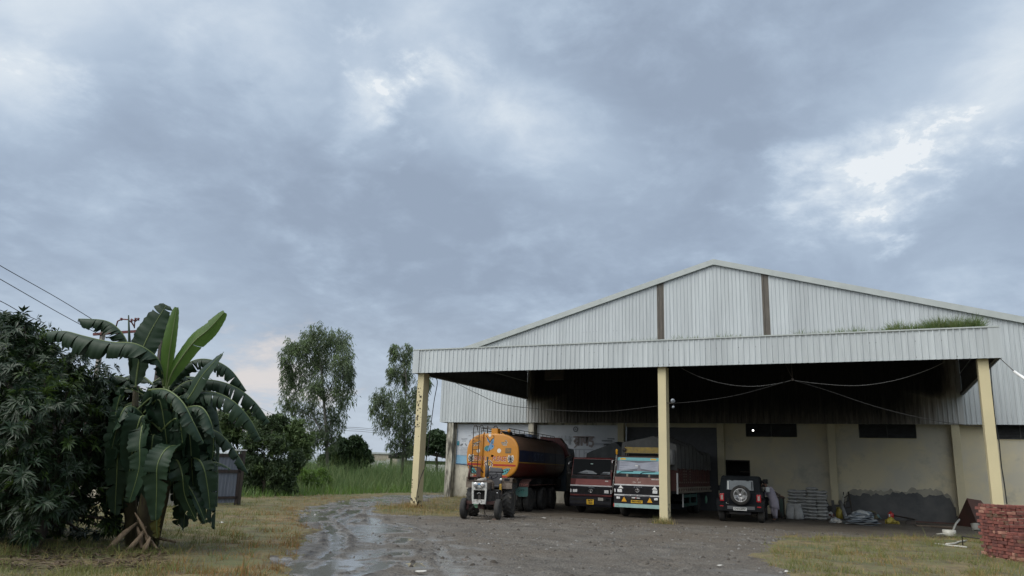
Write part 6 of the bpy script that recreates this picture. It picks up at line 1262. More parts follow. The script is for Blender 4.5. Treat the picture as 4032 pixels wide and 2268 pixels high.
def sacks():
    protos = [sack_mesh(.50, .66, .17, k).build('grain_sack') for k in range(3)]; r = random.Random(2); used = set()
    cols = [20.02, 20.43, 20.83, 21.23]; n = {0: 9, 1: 9, 2: 10, 3: 9}; words = ['bottom', 'second lowest', 'third lowest', 'fourth lowest', 'fifth', 'fourth highest', 'third highest', 'second highest', 'topmost', 'loose top']
    cn = ['leftmost column', 'second column from the left', 'second column from the right', 'rightmost column']
    for c in range(4):
        for k in range(n[c]):
            pi = r.randrange(3); o = protos[pi] if pi not in used else protos[pi].copy()
            if pi in used: COL.objects.link(o)
            used.add(pi)
            o.location = (cols[c]+r.uniform(-.025, .025), -3.35+r.uniform(-.04, .04), .075+k*(1.25/9)); o.rotation_euler = (R(r.uniform(-3, 3)), R(r.uniform(-5, 5)), R(r.uniform(-4, 4))); o.scale = (r.uniform(.90, .98), 1, r.uniform(.95, 1.05))
            w = words[9] if k == 9 else (words[k] if k < 8 else 'topmost' if n[c] == 9 else 'second highest')
            if n[c] == 10: w = ['bottom', 'second lowest', 'third lowest', 'fourth lowest', 'fifth lowest', 'fifth highest', 'fourth highest', 'third highest', 'second highest', 'topmost'][k]
            else: w = ['bottom', 'second lowest', 'third lowest', 'fourth lowest', 'middle', 'fourth highest', 'third highest', 'second highest', 'topmost'][k]
            tag(o, f'{w} plump grey sack in the {cn[c]} by the wall', 'sack', 'grey sacks stacked by the wall')
    for i, (x, lab) in enumerate(((19.92, 'tall grey sack standing upright at the left foot of the sack stack'), (20.30, 'leaning grey sack standing in front of the stack beside a taller one'))):
        b = MB(); rg = random.Random(i); vs = []; sg = 16; rings = [(0, .17, .13), (.03, .19, .15), (.2, .20, .15), (.42, .185, .135), (.52, .17, .11), (.56, .16, .06), (.62, .17, .02), (.66, .165, .012)]
        for z, a, c_ in rings:
            for k in range(sg): q = 6.2832*k/sg; w = 1+.06*math.sin(3*q+z*9+i); vs.append((a*w*math.copysign(abs(math.cos(q))**.7, math.cos(q)), c_*w*math.copysign(abs(math.sin(q))**.7, math.sin(q)), z))
        b.add(vs, [(j*sg+k, j*sg+(k+1) % sg, (j+1)*sg+(k+1) % sg, (j+1)*sg+k) for j in range(len(rings)-1) for k in range(sg)]+[tuple(range(sg))[::-1]], M_SACK, True); o = b.build('grain_sack'); o.location = (x, -3.95, 0); o.rotation_euler = (R(-8), R(3-8*i), R(8*i)); tag(o, lab, 'sack', 'sacks standing before the stack')
sacks()
def ground_pt(u, v): return at_z(u, v, .0)
def heap(name, lab, cat, pos, size, mats, seed, folds=9, group=None, flat=False):
    """crumpled folded sheeting: layered wavy strips"""
    r = random.Random(seed); b = MB(); L, Wd, Hh = size
    for k in range(folds):
        z = Hh*(k+.3)/folds; f = 1-.55*(k/folds)**1.5; l, w = L*f*r.uniform(.85, 1.1), Wd*f*r.uniform(.85, 1.1); ox, oy = r.uniform(-.06, .06)*L, r.uniform(-.08, .08)*Wd; n, m = 14, 6; vs = []
        ph = r.uniform(0, 6); tw = r.uniform(-.35, .35)
        for j in range(m+1):
            for i in range(n+1):
                u, v = -1+2*i/n, -1+2*j/m; e = (1-abs(u)**4)*(1-abs(v)**4); x, y = u*l/2, v*w/2; x, y = x*math.cos(tw)-y*math.sin(tw), x*math.sin(tw)+y*math.cos(tw)
                vs.append((ox+x+.02*math.sin(v*7+ph), oy+y+.02*math.sin(u*9+ph), max(.004, (z*(.80+.20*e)+.022*math.sin(u*5+v*2+ph)+.03*(u*math.cos(ph)+v*math.sin(ph))) if flat else z*(.35+.65*e)+.035*math.sin(u*6+v*3+ph)*f+.05*math.sin(v*4-u*2+ph))))
        b.add(vs, [(j*(n+1)+i, j*(n+1)+i+1, (j+1)*(n+1)+i+1, (j+1)*(n+1)+i) for j in range(m) for i in range(n)], mats[k % len(mats)], True)
    o = b.build(name); o.location = pos; so_ = o.modifiers.new('s', 'SOLIDIFY'); so_.thickness = .012; return tag(o, lab, cat, group)
M_TP = M('blue grey tarpaulin sheet', (.18, .21, .235), (.11, .13, .15), scale=4, rough=.6); M_TP2 = M('pale worn sheet', (.34, .36, .36), (.22, .24, .25), scale=5, rough=.65); M_YB = M('yellow plastic', (.38, .30, .04), (.28, .22, .04), scale=5, rough=.5); M_RB = M('red plastic', (.45, .03, .025), rough=.35); M_OLD = M('rust brown steel', (.085, .035, .026), (.055, .028, .022), scale=2.4, rough=.8, bump=.3, bscale=20, dirt=.4, dcol=(.12, .07, .05)); M_WOOD = M('weathered plank', (.16, .12, .085), (.11, .08, .06), scale=6, rough=.85, aniso=(1, 8, 8)); M_PVC = M('white plastic pipe', (.47, .46, .41), (.37, .36, .31), scale=4, rough=.4); M_PAPER = M('dirty white scrap', (.55, .54, .50), (.4, .39, .36), scale=8, rough=.8)
def rubbish():
    p = ground_pt(2166, 1321); heap('tarpaulin_heap', 'crumpled heap of folded blue grey tarpaulin on the floor right of the sacks', 'tarpaulin', (p.x, p.y+.40, 0), (1.30, .9, .60), [M_TP, M_TP2, M_TP], 3, 11, None, True)
    p = ground_pt(2104, 1316); heap('empty_bag', 'flattened pale plastic bag lying on the floor before the leaning pipe', 'bag', (p.x, p.y+.25, 0), (.60, .45, .18), [M_TP2, M_PAPER], 5, 5)
    p = ground_pt(2088, 1305); heap('torn_sack', 'torn sack with a red patch lying beside the bottom of the sack stack', 'sack', (p.x, p.y+.3, 0), (.50, .4, .30), [M_PAPER, M('dull red cloth', (.16, .06, .05), rough=.8)], 6, 5)
    p = ground_pt(2112, 1305); b = MB(); b.lathe([(.11, 0), (.15, .03), (.155, .28), (.12, .38), (.055, .46), (.05, .50), (0, .51)], (0, 0, 0), (0, 0, 1), M_YB, 14); b.tube([(-.08, 0, .36), (-.10, 0, .50), (.0, 0, .53)], .018, M_YB, 6); o = b.build('yellow_can'); o.location = (p.x, p.y, 0); tag(o, 'stained yellow plastic can standing at the foot of the wall pillar', 'can')
    a = ground_pt(2129, 1307); o = at_y(2113, 1262, -.4); w0 = at_y(2120.5, 1268, -.25); w1 = at_y(2121.8, 1238, .25); b = MB(); b.tube([(a.x, a.y, .05), (o.x, -.4, o.z)], .085, M('grey pipe', (.27, .28, .28), (.2, .2, .2), rough=.6), 14); b.tube([w0, w0.lerp(w1, .75)], .028, M_PVC, 8); b.tube([w0.lerp(w1, .75), w1], .022, M_BLK, 8); tag(b.build('leaning_pipe', origin=(a.x, a.y, 0)), 'fat grey pipe with a white handle leaning on the wall beside the ladder', 'pipe')
    b = MB(); L0, L1, H0, H1 = at_y(2127, 1300, -.7), at_y(2147, 1302, -.7), at_y(2121, 1248, .3), at_y(2134, 1238, .3)
    for q, h in ((L0, H0), (L1, H1)): b.tube([(q.x, q.y, 0), h], .032, M_IRON, 8)
    for f in (.2, .45, .7, .9): b.tube([Vector((L0.x, L0.y, 0)).lerp(H0, f), Vector((L1.x, L1.y, 0)).lerp(H1, f)], .022, M_IRON, 6)
    tag(b.build('ladder', origin=(L0.x, L0.y, 0)), 'short dark iron ladder leaning on the cement rendered wall', 'ladder')
    p = ground_pt(2242, 1318); heap('yellow_sheet', 'crumpled bright yellow plastic sheet on the floor under the red can', 'sheet', (p.x, p.y+.25, 0), (.60, .45, .26), [M_YB], 8, 5)
    p = ground_pt(2242, 1309); b = MB(); b.lathe([(.12, 0), (.13, .02), (.13, .2), (.07, .26), (.035, .27), (.035, .31), (0, .31)], (0, 0, 0), (0, 0, 1), M_RB, 14); b.box(-.09, -.03, -.136, -.124, .06, .18, M_WHITE); o = b.build('red_can'); o.location = (p.x, p.y, .10); tag(o, 'small bright red can standing behind the yellow sheet', 'can')
    p = ground_pt(2196, 1309); heap('rag_pile', 'low pile of drab rags and teal plastic between the tarpaulin and the red can', 'rags', (p.x, p.y+.2, 0), (.85, .5, .42), [M('olive rag', (.10, .09, .05), rough=.9), M('teal plastic', (.12, .2, .2), rough=.6), M_IRON], 12, 7)
    for (u0, v0, u1, v1, z, lab, m) in ((2250, 1309, 2305, 1318, .22, 'dark steel bar lying across the rubbish right of the red can', M_IRON), (2300, 1318, 2402, 1322, .10, 'long rust red plank at the foot of the dark cement band', M_OLD), (2304, 1325, 2392, 1328, .05, 'weathered brown plank lying nearest the grass along the wall', M_WOOD), (2340, 1326, 2404, 1332, .04, 'short pale stick lying left of the rusty steel hopper', M_WOOD)):
        a, c = ground_pt(u0, v0), ground_pt(u1, v1); b = MB(); b.beam((a.x, a.y, z), (c.x, c.y, z*.8), .12 if m is not M_IRON else .06, .05, m); tag(b.build('plank', origin=(a.x, a.y, 0)), lab, 'plank')
    for u, v, w, lab in ((2213, 1318, .42, 'low black scrap box left of the yellow sheet'), (2292, 1320, .40, 'low dark scrap box by the cement band right of the steel bar')):
        p = ground_pt(u, v); b = MB(); b.box(-w/2, w/2, -.15, .15, 0, .16, M_IRON); b.box(-w/2+.05, w/2-.05, -.1, .1, .16, .20, M_CHAS); b.tube([(-w/2, -.16, .14), (w/2, -.16, .18)], .02, M_IRON, 6); o = b.build('scrap_crate', bevel=.01); o.location = (p.x, p.y+.15, 0); tag(o, lab, 'box')
    # rusty hopper of sheet steel lying on its side: a tent of two plates
    f0 = ground_pt(2402, 1321); f1 = ground_pt(2456, 1328); A = at_y(2432, 1253, f1.y+.9); b = MB()
    ap = Vector((A.x, f1.y+.9, A.z)); q0 = Vector((f0.x, f0.y, 0)); q1 = Vector((f1.x+.1, f1.y, 0)); q2 = Vector((f1.x+1.1, f1.y+.9, 0)); q3 = Vector((f0.x+.6, f0.y+1.5, 0)); ap2 = ap+Vector((.55, .35, -.08))
    b.add([q0, q1, q2, q3, ap, ap2], [(0, 1, 4), (1, 2, 5, 4), (2, 3, 5), (3, 0, 4, 5)], M_OLD); o = b.build('steel_hopper', origin=(A.x, f0.y, 0)); so_ = o.modifiers.new('s', 'SOLIDIFY'); so_.thickness = .02; tag(o, 'rust brown triangular steel hopper resting on the floor left of the brick pile', 'hopper')
    p = ground_pt(2457, 1335); b = MB(); b.lathe([(.11, 0), (.13, .02), (.15, .24), (.16, .25), (.145, .25), (.13, .05), (0, .05)], (0, 0, 0), (0, .3, 1), M_PVC, 16); o = b.build('bucket'); o.location = (p.x-.02, p.y+.1, 0); tag(o, 'dirty white bucket between the rusty hopper and the brick pile', 'bucket')
    p = ground_pt(2390, 1352); b = MB(); b.lathe([(.19, 0), (.20, .02), (.21, .20), (.2, .2), (.18, .04), (0, .04)], (0, 0, 0), (0, 0, 1), M_PVC, 18); o = b.build('bucket'); o.location = (p.x, p.y+.2, .03); tag(o, 'low pale tub standing in the grass behind the bent white pipe', 'tub')
    for pts, r, lab in (([(2379, 1348, .03), (2396, 1338, .10), (2404, 1318, .30), (2413, 1307, .42)], .035, 'bent white pipe end rising out of the grass beside the pale tub'), ([(2346, 1351, .05), (2356, 1345, .16), (2370, 1343, .16), (2384, 1349, .06)], .030, 'short arched white pipe end in the grass left of the pale tub'), ([(2350, 1368, .05), (2392, 1373, .05), (2432, 1377, .05)], .030, 'nearest thin white pipe lying in the grass before the brick pile'), ([(2380, 1369, .06), (2402, 1367, .07), (2412, 1363, .08), (2431, 1360, .08)], .026, 'thin white pipe with a slight bend lying behind the nearest one')):
        b = MB(); P = []
        for u, v, z in pts: q = at_z(u, v, z); P.append(q)
        b.tube(P, r, M_PVC, 8); tag(b.build('plastic_pipe', origin=(P[0].x, P[0].y, 0)), lab, 'pipe', 'white plastic pipes lying in the grass')
    a, c = at_z(2420, 1349, .28), at_z(2470, 1356, .28); b = MB(); b.tube([(a.x, a.y, 0), (a.x, a.y, .28), (c.x+.2, c.y-.1, .28)], .02, M_IRON, 6); tag(b.build('iron_frame', origin=(a.x, a.y, 0)), 'thin black iron frame standing in the grass left of the bricks', 'frame')
    # low wall and handcart left of the sacks
    b = MB(); b.box(19.0, 19.55, -3.0, -2.4, 0, .92, M('dull brown box boards', (.09, .07, .055), (.07, .055, .045), scale=3, rough=.85)); tag(b.build('crate', origin=(19.27, -2.7, 0), bevel=.01), 'dull brown wooden crate standing by the wall behind the leaning person', 'crate')
    a = at_y(1968, 1252, -3.9); b = MB(); b.tube([(a.x-.55, -3.9, a.z+.01), (a.x+.12, -3.95, a.z-.01)], .028, M_IRON, 8); b.box(a.x-.13, a.x-.03, -3.95, -3.85, a.z-.06, a.z+.06, M_IRON); b.box(a.x-.12, a.x+.02, -3.96, -3.8, .1, a.z-.05, M('dark green cart paint', (.02, .045, .035), rough=.6)); b.lathe([(.10, -.04), (.14, -.03), (.14, .03), (.10, .04)], (a.x-.05, -4.0, .14), (1, 0, 0), M_TYRE, 16); tag(b.build('hand_cart', origin=(a.x, -3.9, 0)), 'upright dark green handcart with its bar beside the standing sacks', 'handcart')
    for u, v, s, lab in ((1366, 1304, .16, 'flat white scrap on the yard in front of the dark red truck'), (556, 1316, .11, 'small white scrap on the grass below the metal gate'), (2220, 1310, .07, 'tiny white scrap on the floor before the yellow sheet'), (1060, 1440, .14, 'pale scrap lying by the puddle at the bottom of the yard'), (1813, 1425, .09, 'small pale scrap lying on the gravel below the jeep'), (1982, 1441, .08, 'small white scrap at the edge of the right hand grass')):
        p = at_z(u, v, .02); b = MB(); r = random.Random(u); n = 7; top = [(s*(.6+.4*r.random())*math.cos(6.28*k/n), .6*s*(.6+.4*r.random())*math.sin(6.28*k/n), r.uniform(.01, .04)) for k in range(n)]
        b.add(top+[(0, 0, .035)], [(k, (k+1) % n, n) for k in range(n)], M_PAPER); o = b.build('litter'); so_ = o.modifiers.new('s', 'SOLIDIFY'); so_.thickness = .006; o.location = p; tag(o, lab, 'litter')
rubbish()
def bricks():
    mats = [M('red brick', (.25, .085, .066), (.19, .068, .055), scale=7, rough=.9, bump=.4, bscale=30, dirt=.3, dcol=(.12, .06, .045), dscale=6), M('dark red brick', (.135, .052, .045), (.17, .062, .05), scale=7, rough=.9, bump=.4, bscale=30), M('pale orange brick', (.42, .22, .16), (.33, .15, .11), scale=6, rough=.9, bump=.4, bscale=30), M('mossy brick', (.13, .085, .06), (.20, .09, .06), scale=5, rough=.95, bump=.4, bscale=30)]
    def one(mat, frog=False):
        r = random.Random(mats.index(mat)+5); b = MB(); j = lambda: r.uniform(-.003, .003); l, w, h = .218, .103, .069
        vs = [(x*l/2+j(), y*w/2+j(), z*h/2+j()) for z in (-1, 1) for y in (-1, 1) for x in (-1, 1)]; b.add(vs, [(0, 2, 3, 1), (4, 5, 7, 6), (0, 1, 5, 4), (2, 6, 7, 3), (0, 4, 6, 2), (1, 3, 7, 5)], mat)
        if frog: b.box(-.05, .05, -.026, .026, h/2, h/2+.002, mats[1]); b.box(-.04, .04, -.018, .018, h/2+.002, h/2+.005, mat)
        return b.build('brick', bevel=.006)
    P = [one(m) for m in mats]+[one(mats[0], True)]; used = set(); r = random.Random(21); Wt = [.52, .26, .13, .05, .04]
    C0 = Vector((26.46, -19.75, 0)); dL = Vector((-.42, .9075, 0)); dF = Vector((.9075, .42, 0)); a0 = math.atan2(dF.y, dF.x); cnt = [0]
    def put(p, rot, mat=None, tilt=0):
        if cnt[0] >= 296: return
        k = r.choices(range(5), Wt)[0] if mat is None else mat; p = p+Vector((r.uniform(-.014, .014), r.uniform(-.014, .014), 0)); o = P[k] if k not in used else P[k].copy()
        if k in used: COL.objects.link(o)
        used.add(k); cnt[0] += 1; o.location = p; o.rotation_euler = (R(r.uniform(-1.5, 1.5))+tilt, R(r.uniform(-1.5, 1.5)), rot+R(r.uniform(-3.5, 3.5)))
        tag(o, 'rough red clay brick laid in the leaning stacked pile on the grass', 'brick', 'bricks of the stacked pile')
    def stack(o, nl, nf, rows, z0, lean, fill_top=True):
        """o = front left corner; nl brick lengths along the left face, nf along the front; faces only, and the whole top course"""
        for k in range(rows):
            z = z0+k*.0765+.036; off = lean*k; jog = Vector((r.uniform(-.012, .012), r.uniform(-.012, .012), 0)); top = k == rows-1
            hdr = k % 2
            for i in range(nf):                    # front face
                if hdr and i < nf: 
                    for q in (0, 1): put(o+jog+off+dF*(.115*(2*i+q)+.06)+dL*.117+Vector((0, 0, z)), a0+math.pi/2)
                else: put(o+jog+off+dF*(.232*i+.118)+dL*.058+Vector((0, 0, z)), a0)
            for i in range(nl):                    # left face
                s0 = .232 if hdr else .115
                if hdr: put(o+jog+off+dL*(s0+.232*i+.118)+dF*.058+Vector((0, 0, z)), a0+math.pi/2)
                else:
                    for q in (0, 1): put(o+jog+off+dL*(s0+.115*(2*i+q)+.06)+dF*.117+Vector((0, 0, z)), a0)
            if top and fill_top:
                for i in range(nf-1):
                    for j in range(1, nl*2): put(o+jog+off+dF*(.232*i+.36)+dL*(.115*j+.2)+Vector((0, 0, z-.01)), a0)
    lean = dL*.001-dF*.004
    stack(C0+dL*.62, 3, 5, 17, 0, lean)
    stack(C0, 2, 3, 8, 0, lean*.6)
    o = C0+lean*5+Vector((0, 0, 8*.0765+.036)); put(o+dF*.16+dL*.07, a0, 4); put(o+dF*.42+dL*.10, a0+.5, 4, .12); put(o+dF*.64+dL*.08, a0-.2, 0, -.1); put(o+dF*.08+dL*.36, a0+math.pi/2, 0)
    put(o+dF*.45+dL*.08+Vector((0, 0, .075)), a0+.4, 2, .1)
bricks()

# ------------------------------------------------------------------ plants
def leaves(P, D, N, L, Wd, droop=.3, fold=.25):
    """lance-shaped leaves: base points P, directions D, rough normals N, lengths L, widths Wd -> vertices, triangles"""
    n = len(P); D = D/np.linalg.norm(D, axis=1, keepdims=True); S = np.cross(D, N); S /= np.linalg.norm(S, axis=1, keepdims=True)+1e-9; U = np.cross(S, D)
    L = np.asarray(L).reshape(-1, 1)*np.ones((n, 1)); Wd = np.asarray(Wd).reshape(-1, 1)*np.ones((n, 1)); dn = np.array([[0, 0, -1.0]])
    c1 = P+D*L*.45+dn*L*droop*.12; tip = P+D*L+dn*L*droop*.55; e = U*Wd*fold
    V = np.stack([P, c1+S*Wd*.5+e, c1, c1-S*Wd*.5+e, tip], 1).reshape(-1, 3); b = (np.arange(n)*5)[:, None]
    F = np.stack([b+np.array([[0, 1, 2]]), b+np.array([[0, 2, 3]]), b+np.array([[1, 4, 2]]), b+np.array([[2, 4, 3]])], 1).reshape(-1, 3)
    return V, F
def rdir(n, up=0.0):
    v = RNG.normal(size=(n, 3)); v[:, 2] += up; return v/np.linalg.norm(v, axis=1, keepdims=True)
def ball(n, r):                                    # points in a unit ball, biased to its shell
    v = rdir(n); return v*(RNG.random((n, 1))**.55)*np.asarray(r)
M_BARKP = M('pale eucalyptus bark', (.20, .19, .165), (.12, .115, .10), scale=3, rough=.9, aniso=(3, 3, .5)); M_BARK = M('dark bark', (.065, .05, .04), (.09, .075, .06), scale=4, rough=.95)
M_EUC = leafmat('eucalyptus leaves', (.085, .120, .068), (.12, .155, .085), .32, .35, .45); M_EUC2 = leafmat('lighter eucalyptus leaves', (.12, .18, .07), (.15, .205, .09), .36, .35, .45)
M_MANGO = leafmat('dark mango leaves', (.011, .026, .011), (.023, .046, .017), .12, 1.6, .42, .4); M_MANGO2 = leafmat('young mango leaves', (.045, .085, .018), (.062, .105, .022), .25, .8, .36, .5)
M_BUSH = leafmat('dark bush leaves', (.030, .055, .022), (.050, .080, .030), .2, .6, .5); M_BUSH2 = leafmat('mid green bush leaves', (.07, .115, .038), (.10, .145, .05), .25, .5, .5); M_DARKTREE = leafmat('deep green tree leaves', (.036, .070, .028), (.055, .090, .036), .2, .4, .5)
def limb(b, a, c, r0, r1, mat, k=5, sag=.0, wob=.04):
    a, c = Vector(a), Vector(c); n = (c-a).length; pts = []
    for i in range(k+1): t = i/k; p = a.lerp(c, t); w = math.sin(t*math.pi)*n*wob; pts.append(p+Vector((random.uniform(-w, w), random.uniform(-w, w), -sag*n*math.sin(t*math.pi))))
    b.tube(pts, [r0+(r1-r0)*i/k for i in range(k+1)], mat, 7); return pts
def leafy_tree(name, label, cat, base, trunk_pts, r0, clumps, nleaf, size, mats, bark, pend=.0, group=None, asp=.28, blend=.3):
    """clumps: (centre, radius xyz, weight); branches run from the trunk to each clump, leaves fill it unevenly"""
    base = Vector(base); t = thing(name, label, cat, base, 0, group); b = MB()
    tp = [Vector(p) for p in trunk_pts]; n = len(tp); b.tube(tp, [r0*(1-.75*i/(n-1)) for i in range(n)], bark, 9)
    for c, r, w in clumps:
        c = Vector(c); j = max(0, min(n-1, int((n-1)*max(.15, (c.z-.45*abs(c.x)-.3*max(r))/max(.1, tp[-1].z))))); a = tp[j]
        pts = limb(b, a, c, r0*.32*(1-.6*j/n)+.01, .012, bark, 5, -.03, .05)
        for q in range(3): limb(b, pts[3+q % 3] if q < 2 else c, c+Vector(tuple(float(v) for v in ball(1, r)[0]*.8)), .02, .006, bark, 3)
    b.build('trunk', t)
    Vs, Fs, Ms, off = [], [], [], 0; tw = sum(w for _, _, w in clumps)
    for c, r, w in clumps:
        k = int(nleaf*w/tw); ns = max(6, k//(14 if pend else 22)); sub = np.array(c)+ball(ns, r)            # sprays of leaves with gaps between
        sr = np.mean(r)*RNG.uniform(.09, .21, ns); ii = RNG.integers(0, ns, k); P = sub[ii]+RNG.normal(size=(k, 3))*sr[ii][:, None]*(.45 if pend else .6)
        if pend: P[:, 2] -= RNG.random(k)**1.2*pend*sr[ii]*4.5; P[:, :2] -= 0
        D = rdir(k); D[:, 2] = D[:, 2]*(1-pend*.5)-pend*1.1; V, F = leaves(P, D, rdir(k, .8), size*RNG.uniform(.6, 1.3, k), size*asp*RNG.uniform(.8, 1.2, k), .3)
        mk = np.where(RNG.random(ns) < blend, 1, 0)[ii]; Vs.append(V); Fs.append(F+off); Ms.append(np.repeat(mk, 4)); off += len(V)
    npmesh('crown', np.concatenate(Vs), np.concatenate(Fs), None, t, mi=np.concatenate(Ms), mats=mats); return t
def px_m(u, v, d, base):                            # offset in metres of a pixel at a depth, from the base of a plant
    p = at_depth(u, v, d); return Vector((p.x-base.x, p.y-base.y, p.z))
def on_ground(u, d): p = at_depth(u, 1200, d); return Vector((p.x, p.y, 0))
def tree_px(name, label, cat, u0, d, spots, tr, r0, nleaf, size, mats, bark, pend=0.0, **k):
    """a tree at depth d: spots = (u, v, radius across in px, radius up in px, depth jitter m, weight)"""
    base = on_ground(u0, d); s = d/(CAMF/KD); cl = []
    for (u, v, ru, rv, dj, w) in spots:
        c = px_m(u, v, d+dj, base); g_ = 1.2 if pend else 1; cl.append((tuple(c), (ru*s*g_, max(ru, rv*.6)*s*g_, rv*s*g_), w))
    pts = [px_m(u, v, d, base) for u, v in tr]; pts[0].z = -.1; pts[0].x = pts[0].y = 0
    return leafy_tree(name, label, cat, base, pts, r0, cl, nleaf, size, mats, bark, pend=pend, **k)
def trees():
    g = 'tall eucalyptus trees beyond the track'; K_ = 1.22
    tree_px('eucalyptus_tree', 'tall broad eucalyptus tree with two rounded tops standing above the shrubs on the left', 'tree', 828, 60,
        [(795, 840, 34, 30, 0, 1.0), (850, 850, 34, 26, 1, .9), (745, 868, 32, 24, -1, .8), (722, 905, 16, 34, 0, .5), (800, 895, 50, 38, 1, 1.6), (862, 905, 28, 40, -1, 1.0), (740, 945, 30, 34, 1, .8), (800, 960, 42, 36, -1, .9), (858, 980, 32, 40, 0, .9), (727, 1000, 24, 36, 0, .5), (775, 1020, 36, 34, 1, .7), (842, 1042, 30, 34, 1, .7), (880, 940, 14, 22, 0, .35), (795, 1080, 40, 32, 0, .8), (770, 1110, 30, 24, 0, .5), (832, 1095, 24, 26, 0, .4)],
        [(828, 1215), (822, 1100), (815, 1010), (808, 930), (800, 860)], .15, 20000, .32, [M_EUC, M_EUC2], M_BARKP, pend=.75, group=g, asp=.20)
    tree_px('eucalyptus_tree', 'slim drooping eucalyptus tree partly hidden behind the left canopy post', 'tree', 1010, 66,
        [(992, 882, 12, 22, 0, .5), (1022, 885, 14, 26, 0, .55), (990, 930, 18, 26, 0, .6), (1020, 945, 24, 34, 1, .9), (965, 1000, 26, 34, 0, .8), (945, 1020, 12, 30, 0, .35), (1010, 1010, 34, 36, -1, 1.2), (1050, 990, 20, 40, 1, .8), (975, 1055, 28, 30, 0, .7), (1020, 1070, 30, 34, 0, .9), (1060, 1040, 18, 40, 0, .6), (1000, 1110, 22, 22, 0, .4), (1035, 1115, 20, 22, 0, .4), (1072, 950, 14, 26, 0, .4)],
        [(1013, 1205), (1016, 1120), (1020, 1030), (1022, 950), (1010, 885)], .13, 13000, .32, [M_EUC, M_EUC2], M_BARKP, pend=.85, group=g, asp=.20)
    tree_px('round_tree', 'dense dark round tree between the two eucalyptus trees', 'tree', 870, 64, [(880, 1122, 30, 20, 0, 1.2), (850, 1142, 28, 24, 0, .9), (908, 1132, 20, 16, 0, .6), (885, 1158, 50, 16, 1, 1), (897, 1108, 16, 9, 0, .4), (920, 1152, 16, 10, 0, .35), (862, 1112, 14, 10, 0, .3), (820, 1160, 22, 18, 0, .5)], [(872, 1210), (874, 1160), (880, 1120)], .2, 9000, .36, [M_DARKTREE, M_BUSH2], M_BARK, asp=.5, blend=.18)
    tree_px('small_tree', 'small open crowned tree seen between the left post and the warehouse corner', 'tree', 1100, 74, [(1098, 1095, 22, 14, 0, 1), (1075, 1112, 12, 12, 0, .6), (1117, 1108, 14, 14, 0, .7), (1098, 1120, 26, 12, 0, .6), (1078, 1135, 12, 8, 0, .25), (1118, 1132, 12, 10, 0, .3)], [(1098, 1212), (1099, 1150), (1099, 1105)], .15, 3600, .42, [M_DARKTREE, M_DARKTREE], M_BARK, asp=.5)
    # bushes on the left of the field, nearest first
    tree_px('bush', 'large dark leafy bush spilling over the verge to the right of the metal gate', 'bush', 668, 41, [(640, 1110, 34, 30, 0, 1), (690, 1120, 34, 32, 0, 1), (650, 1170, 44, 34, 0, 1.3), (700, 1185, 38, 34, 0, 1.2), (640, 1225, 30, 30, 0, .8), (700, 1235, 32, 24, 0, .8), (735, 1220, 16, 22, 0, .4), (615, 1160, 28, 40, 1, .8), (612, 1225, 24, 28, 1, .6), (668, 1070, 36, 24, 1, .8), (745, 1160, 22, 34, 1, .6), (700, 1060, 26, 20, 1, .5)], [(668, 1260), (666, 1200), (664, 1130)], .09, 29000, .17, [M_BUSH, M_BUSH2], M_BARK, asp=.42, blend=.22)
    tree_px('shrub_tree', 'light green shrubby tree between the dark bush and the broad eucalyptus', 'tree', 735, 52, [(700, 1068, 30, 22, 0, .9), (740, 1078, 28, 24, 0, .9), (765, 1105, 26, 24, 0, .8), (720, 1110, 30, 24, 0, .9), (755, 1140, 28, 22, 0, .7), (680, 1090, 20, 24, 0, .5)], [(738, 1235), (736, 1160), (730, 1090)], .1, 11000, .24, [M_BUSH2, M_EUC2], M_BARK, asp=.42, blend=.45)
    tree_px('shrub_tree', 'mid green shrubby tree rising behind the banana leaves above the gate', 'tree', 600, 46, [(560, 1060, 34, 26, 0, .9), (610, 1050, 32, 24, 0, .9), (640, 1065, 26, 24, 0, .8), (585, 1095, 36, 26, 0, .9), (545, 1100, 26, 26, 0, .6)], [(600, 1240), (598, 1160), (596, 1080)], .1, 11000, .22, [M_BUSH2, M_BUSH], M_BARK, asp=.42, blend=.4)
    for u, d, w, h, lab in ((805, 50, 20, 22, 'clump of feathery bright weeds in front of the broad eucalyptus trunk'), (770, 47, 26, 18, 'low clump of pale weeds at the edge of the field beside the dark bush')):
        tree_px('weed_clump', lab, 'weeds', u, d, [(u, 1205-h*.3, w, h, 0, 1), (u+w*.8, 1212, w*.7, h*.7, 0, .6)], [(u, 1225), (u, 1205)], .03, 2600, .26, [M_WEED, M_EUC2], M_BARK, asp=.16)
trees()
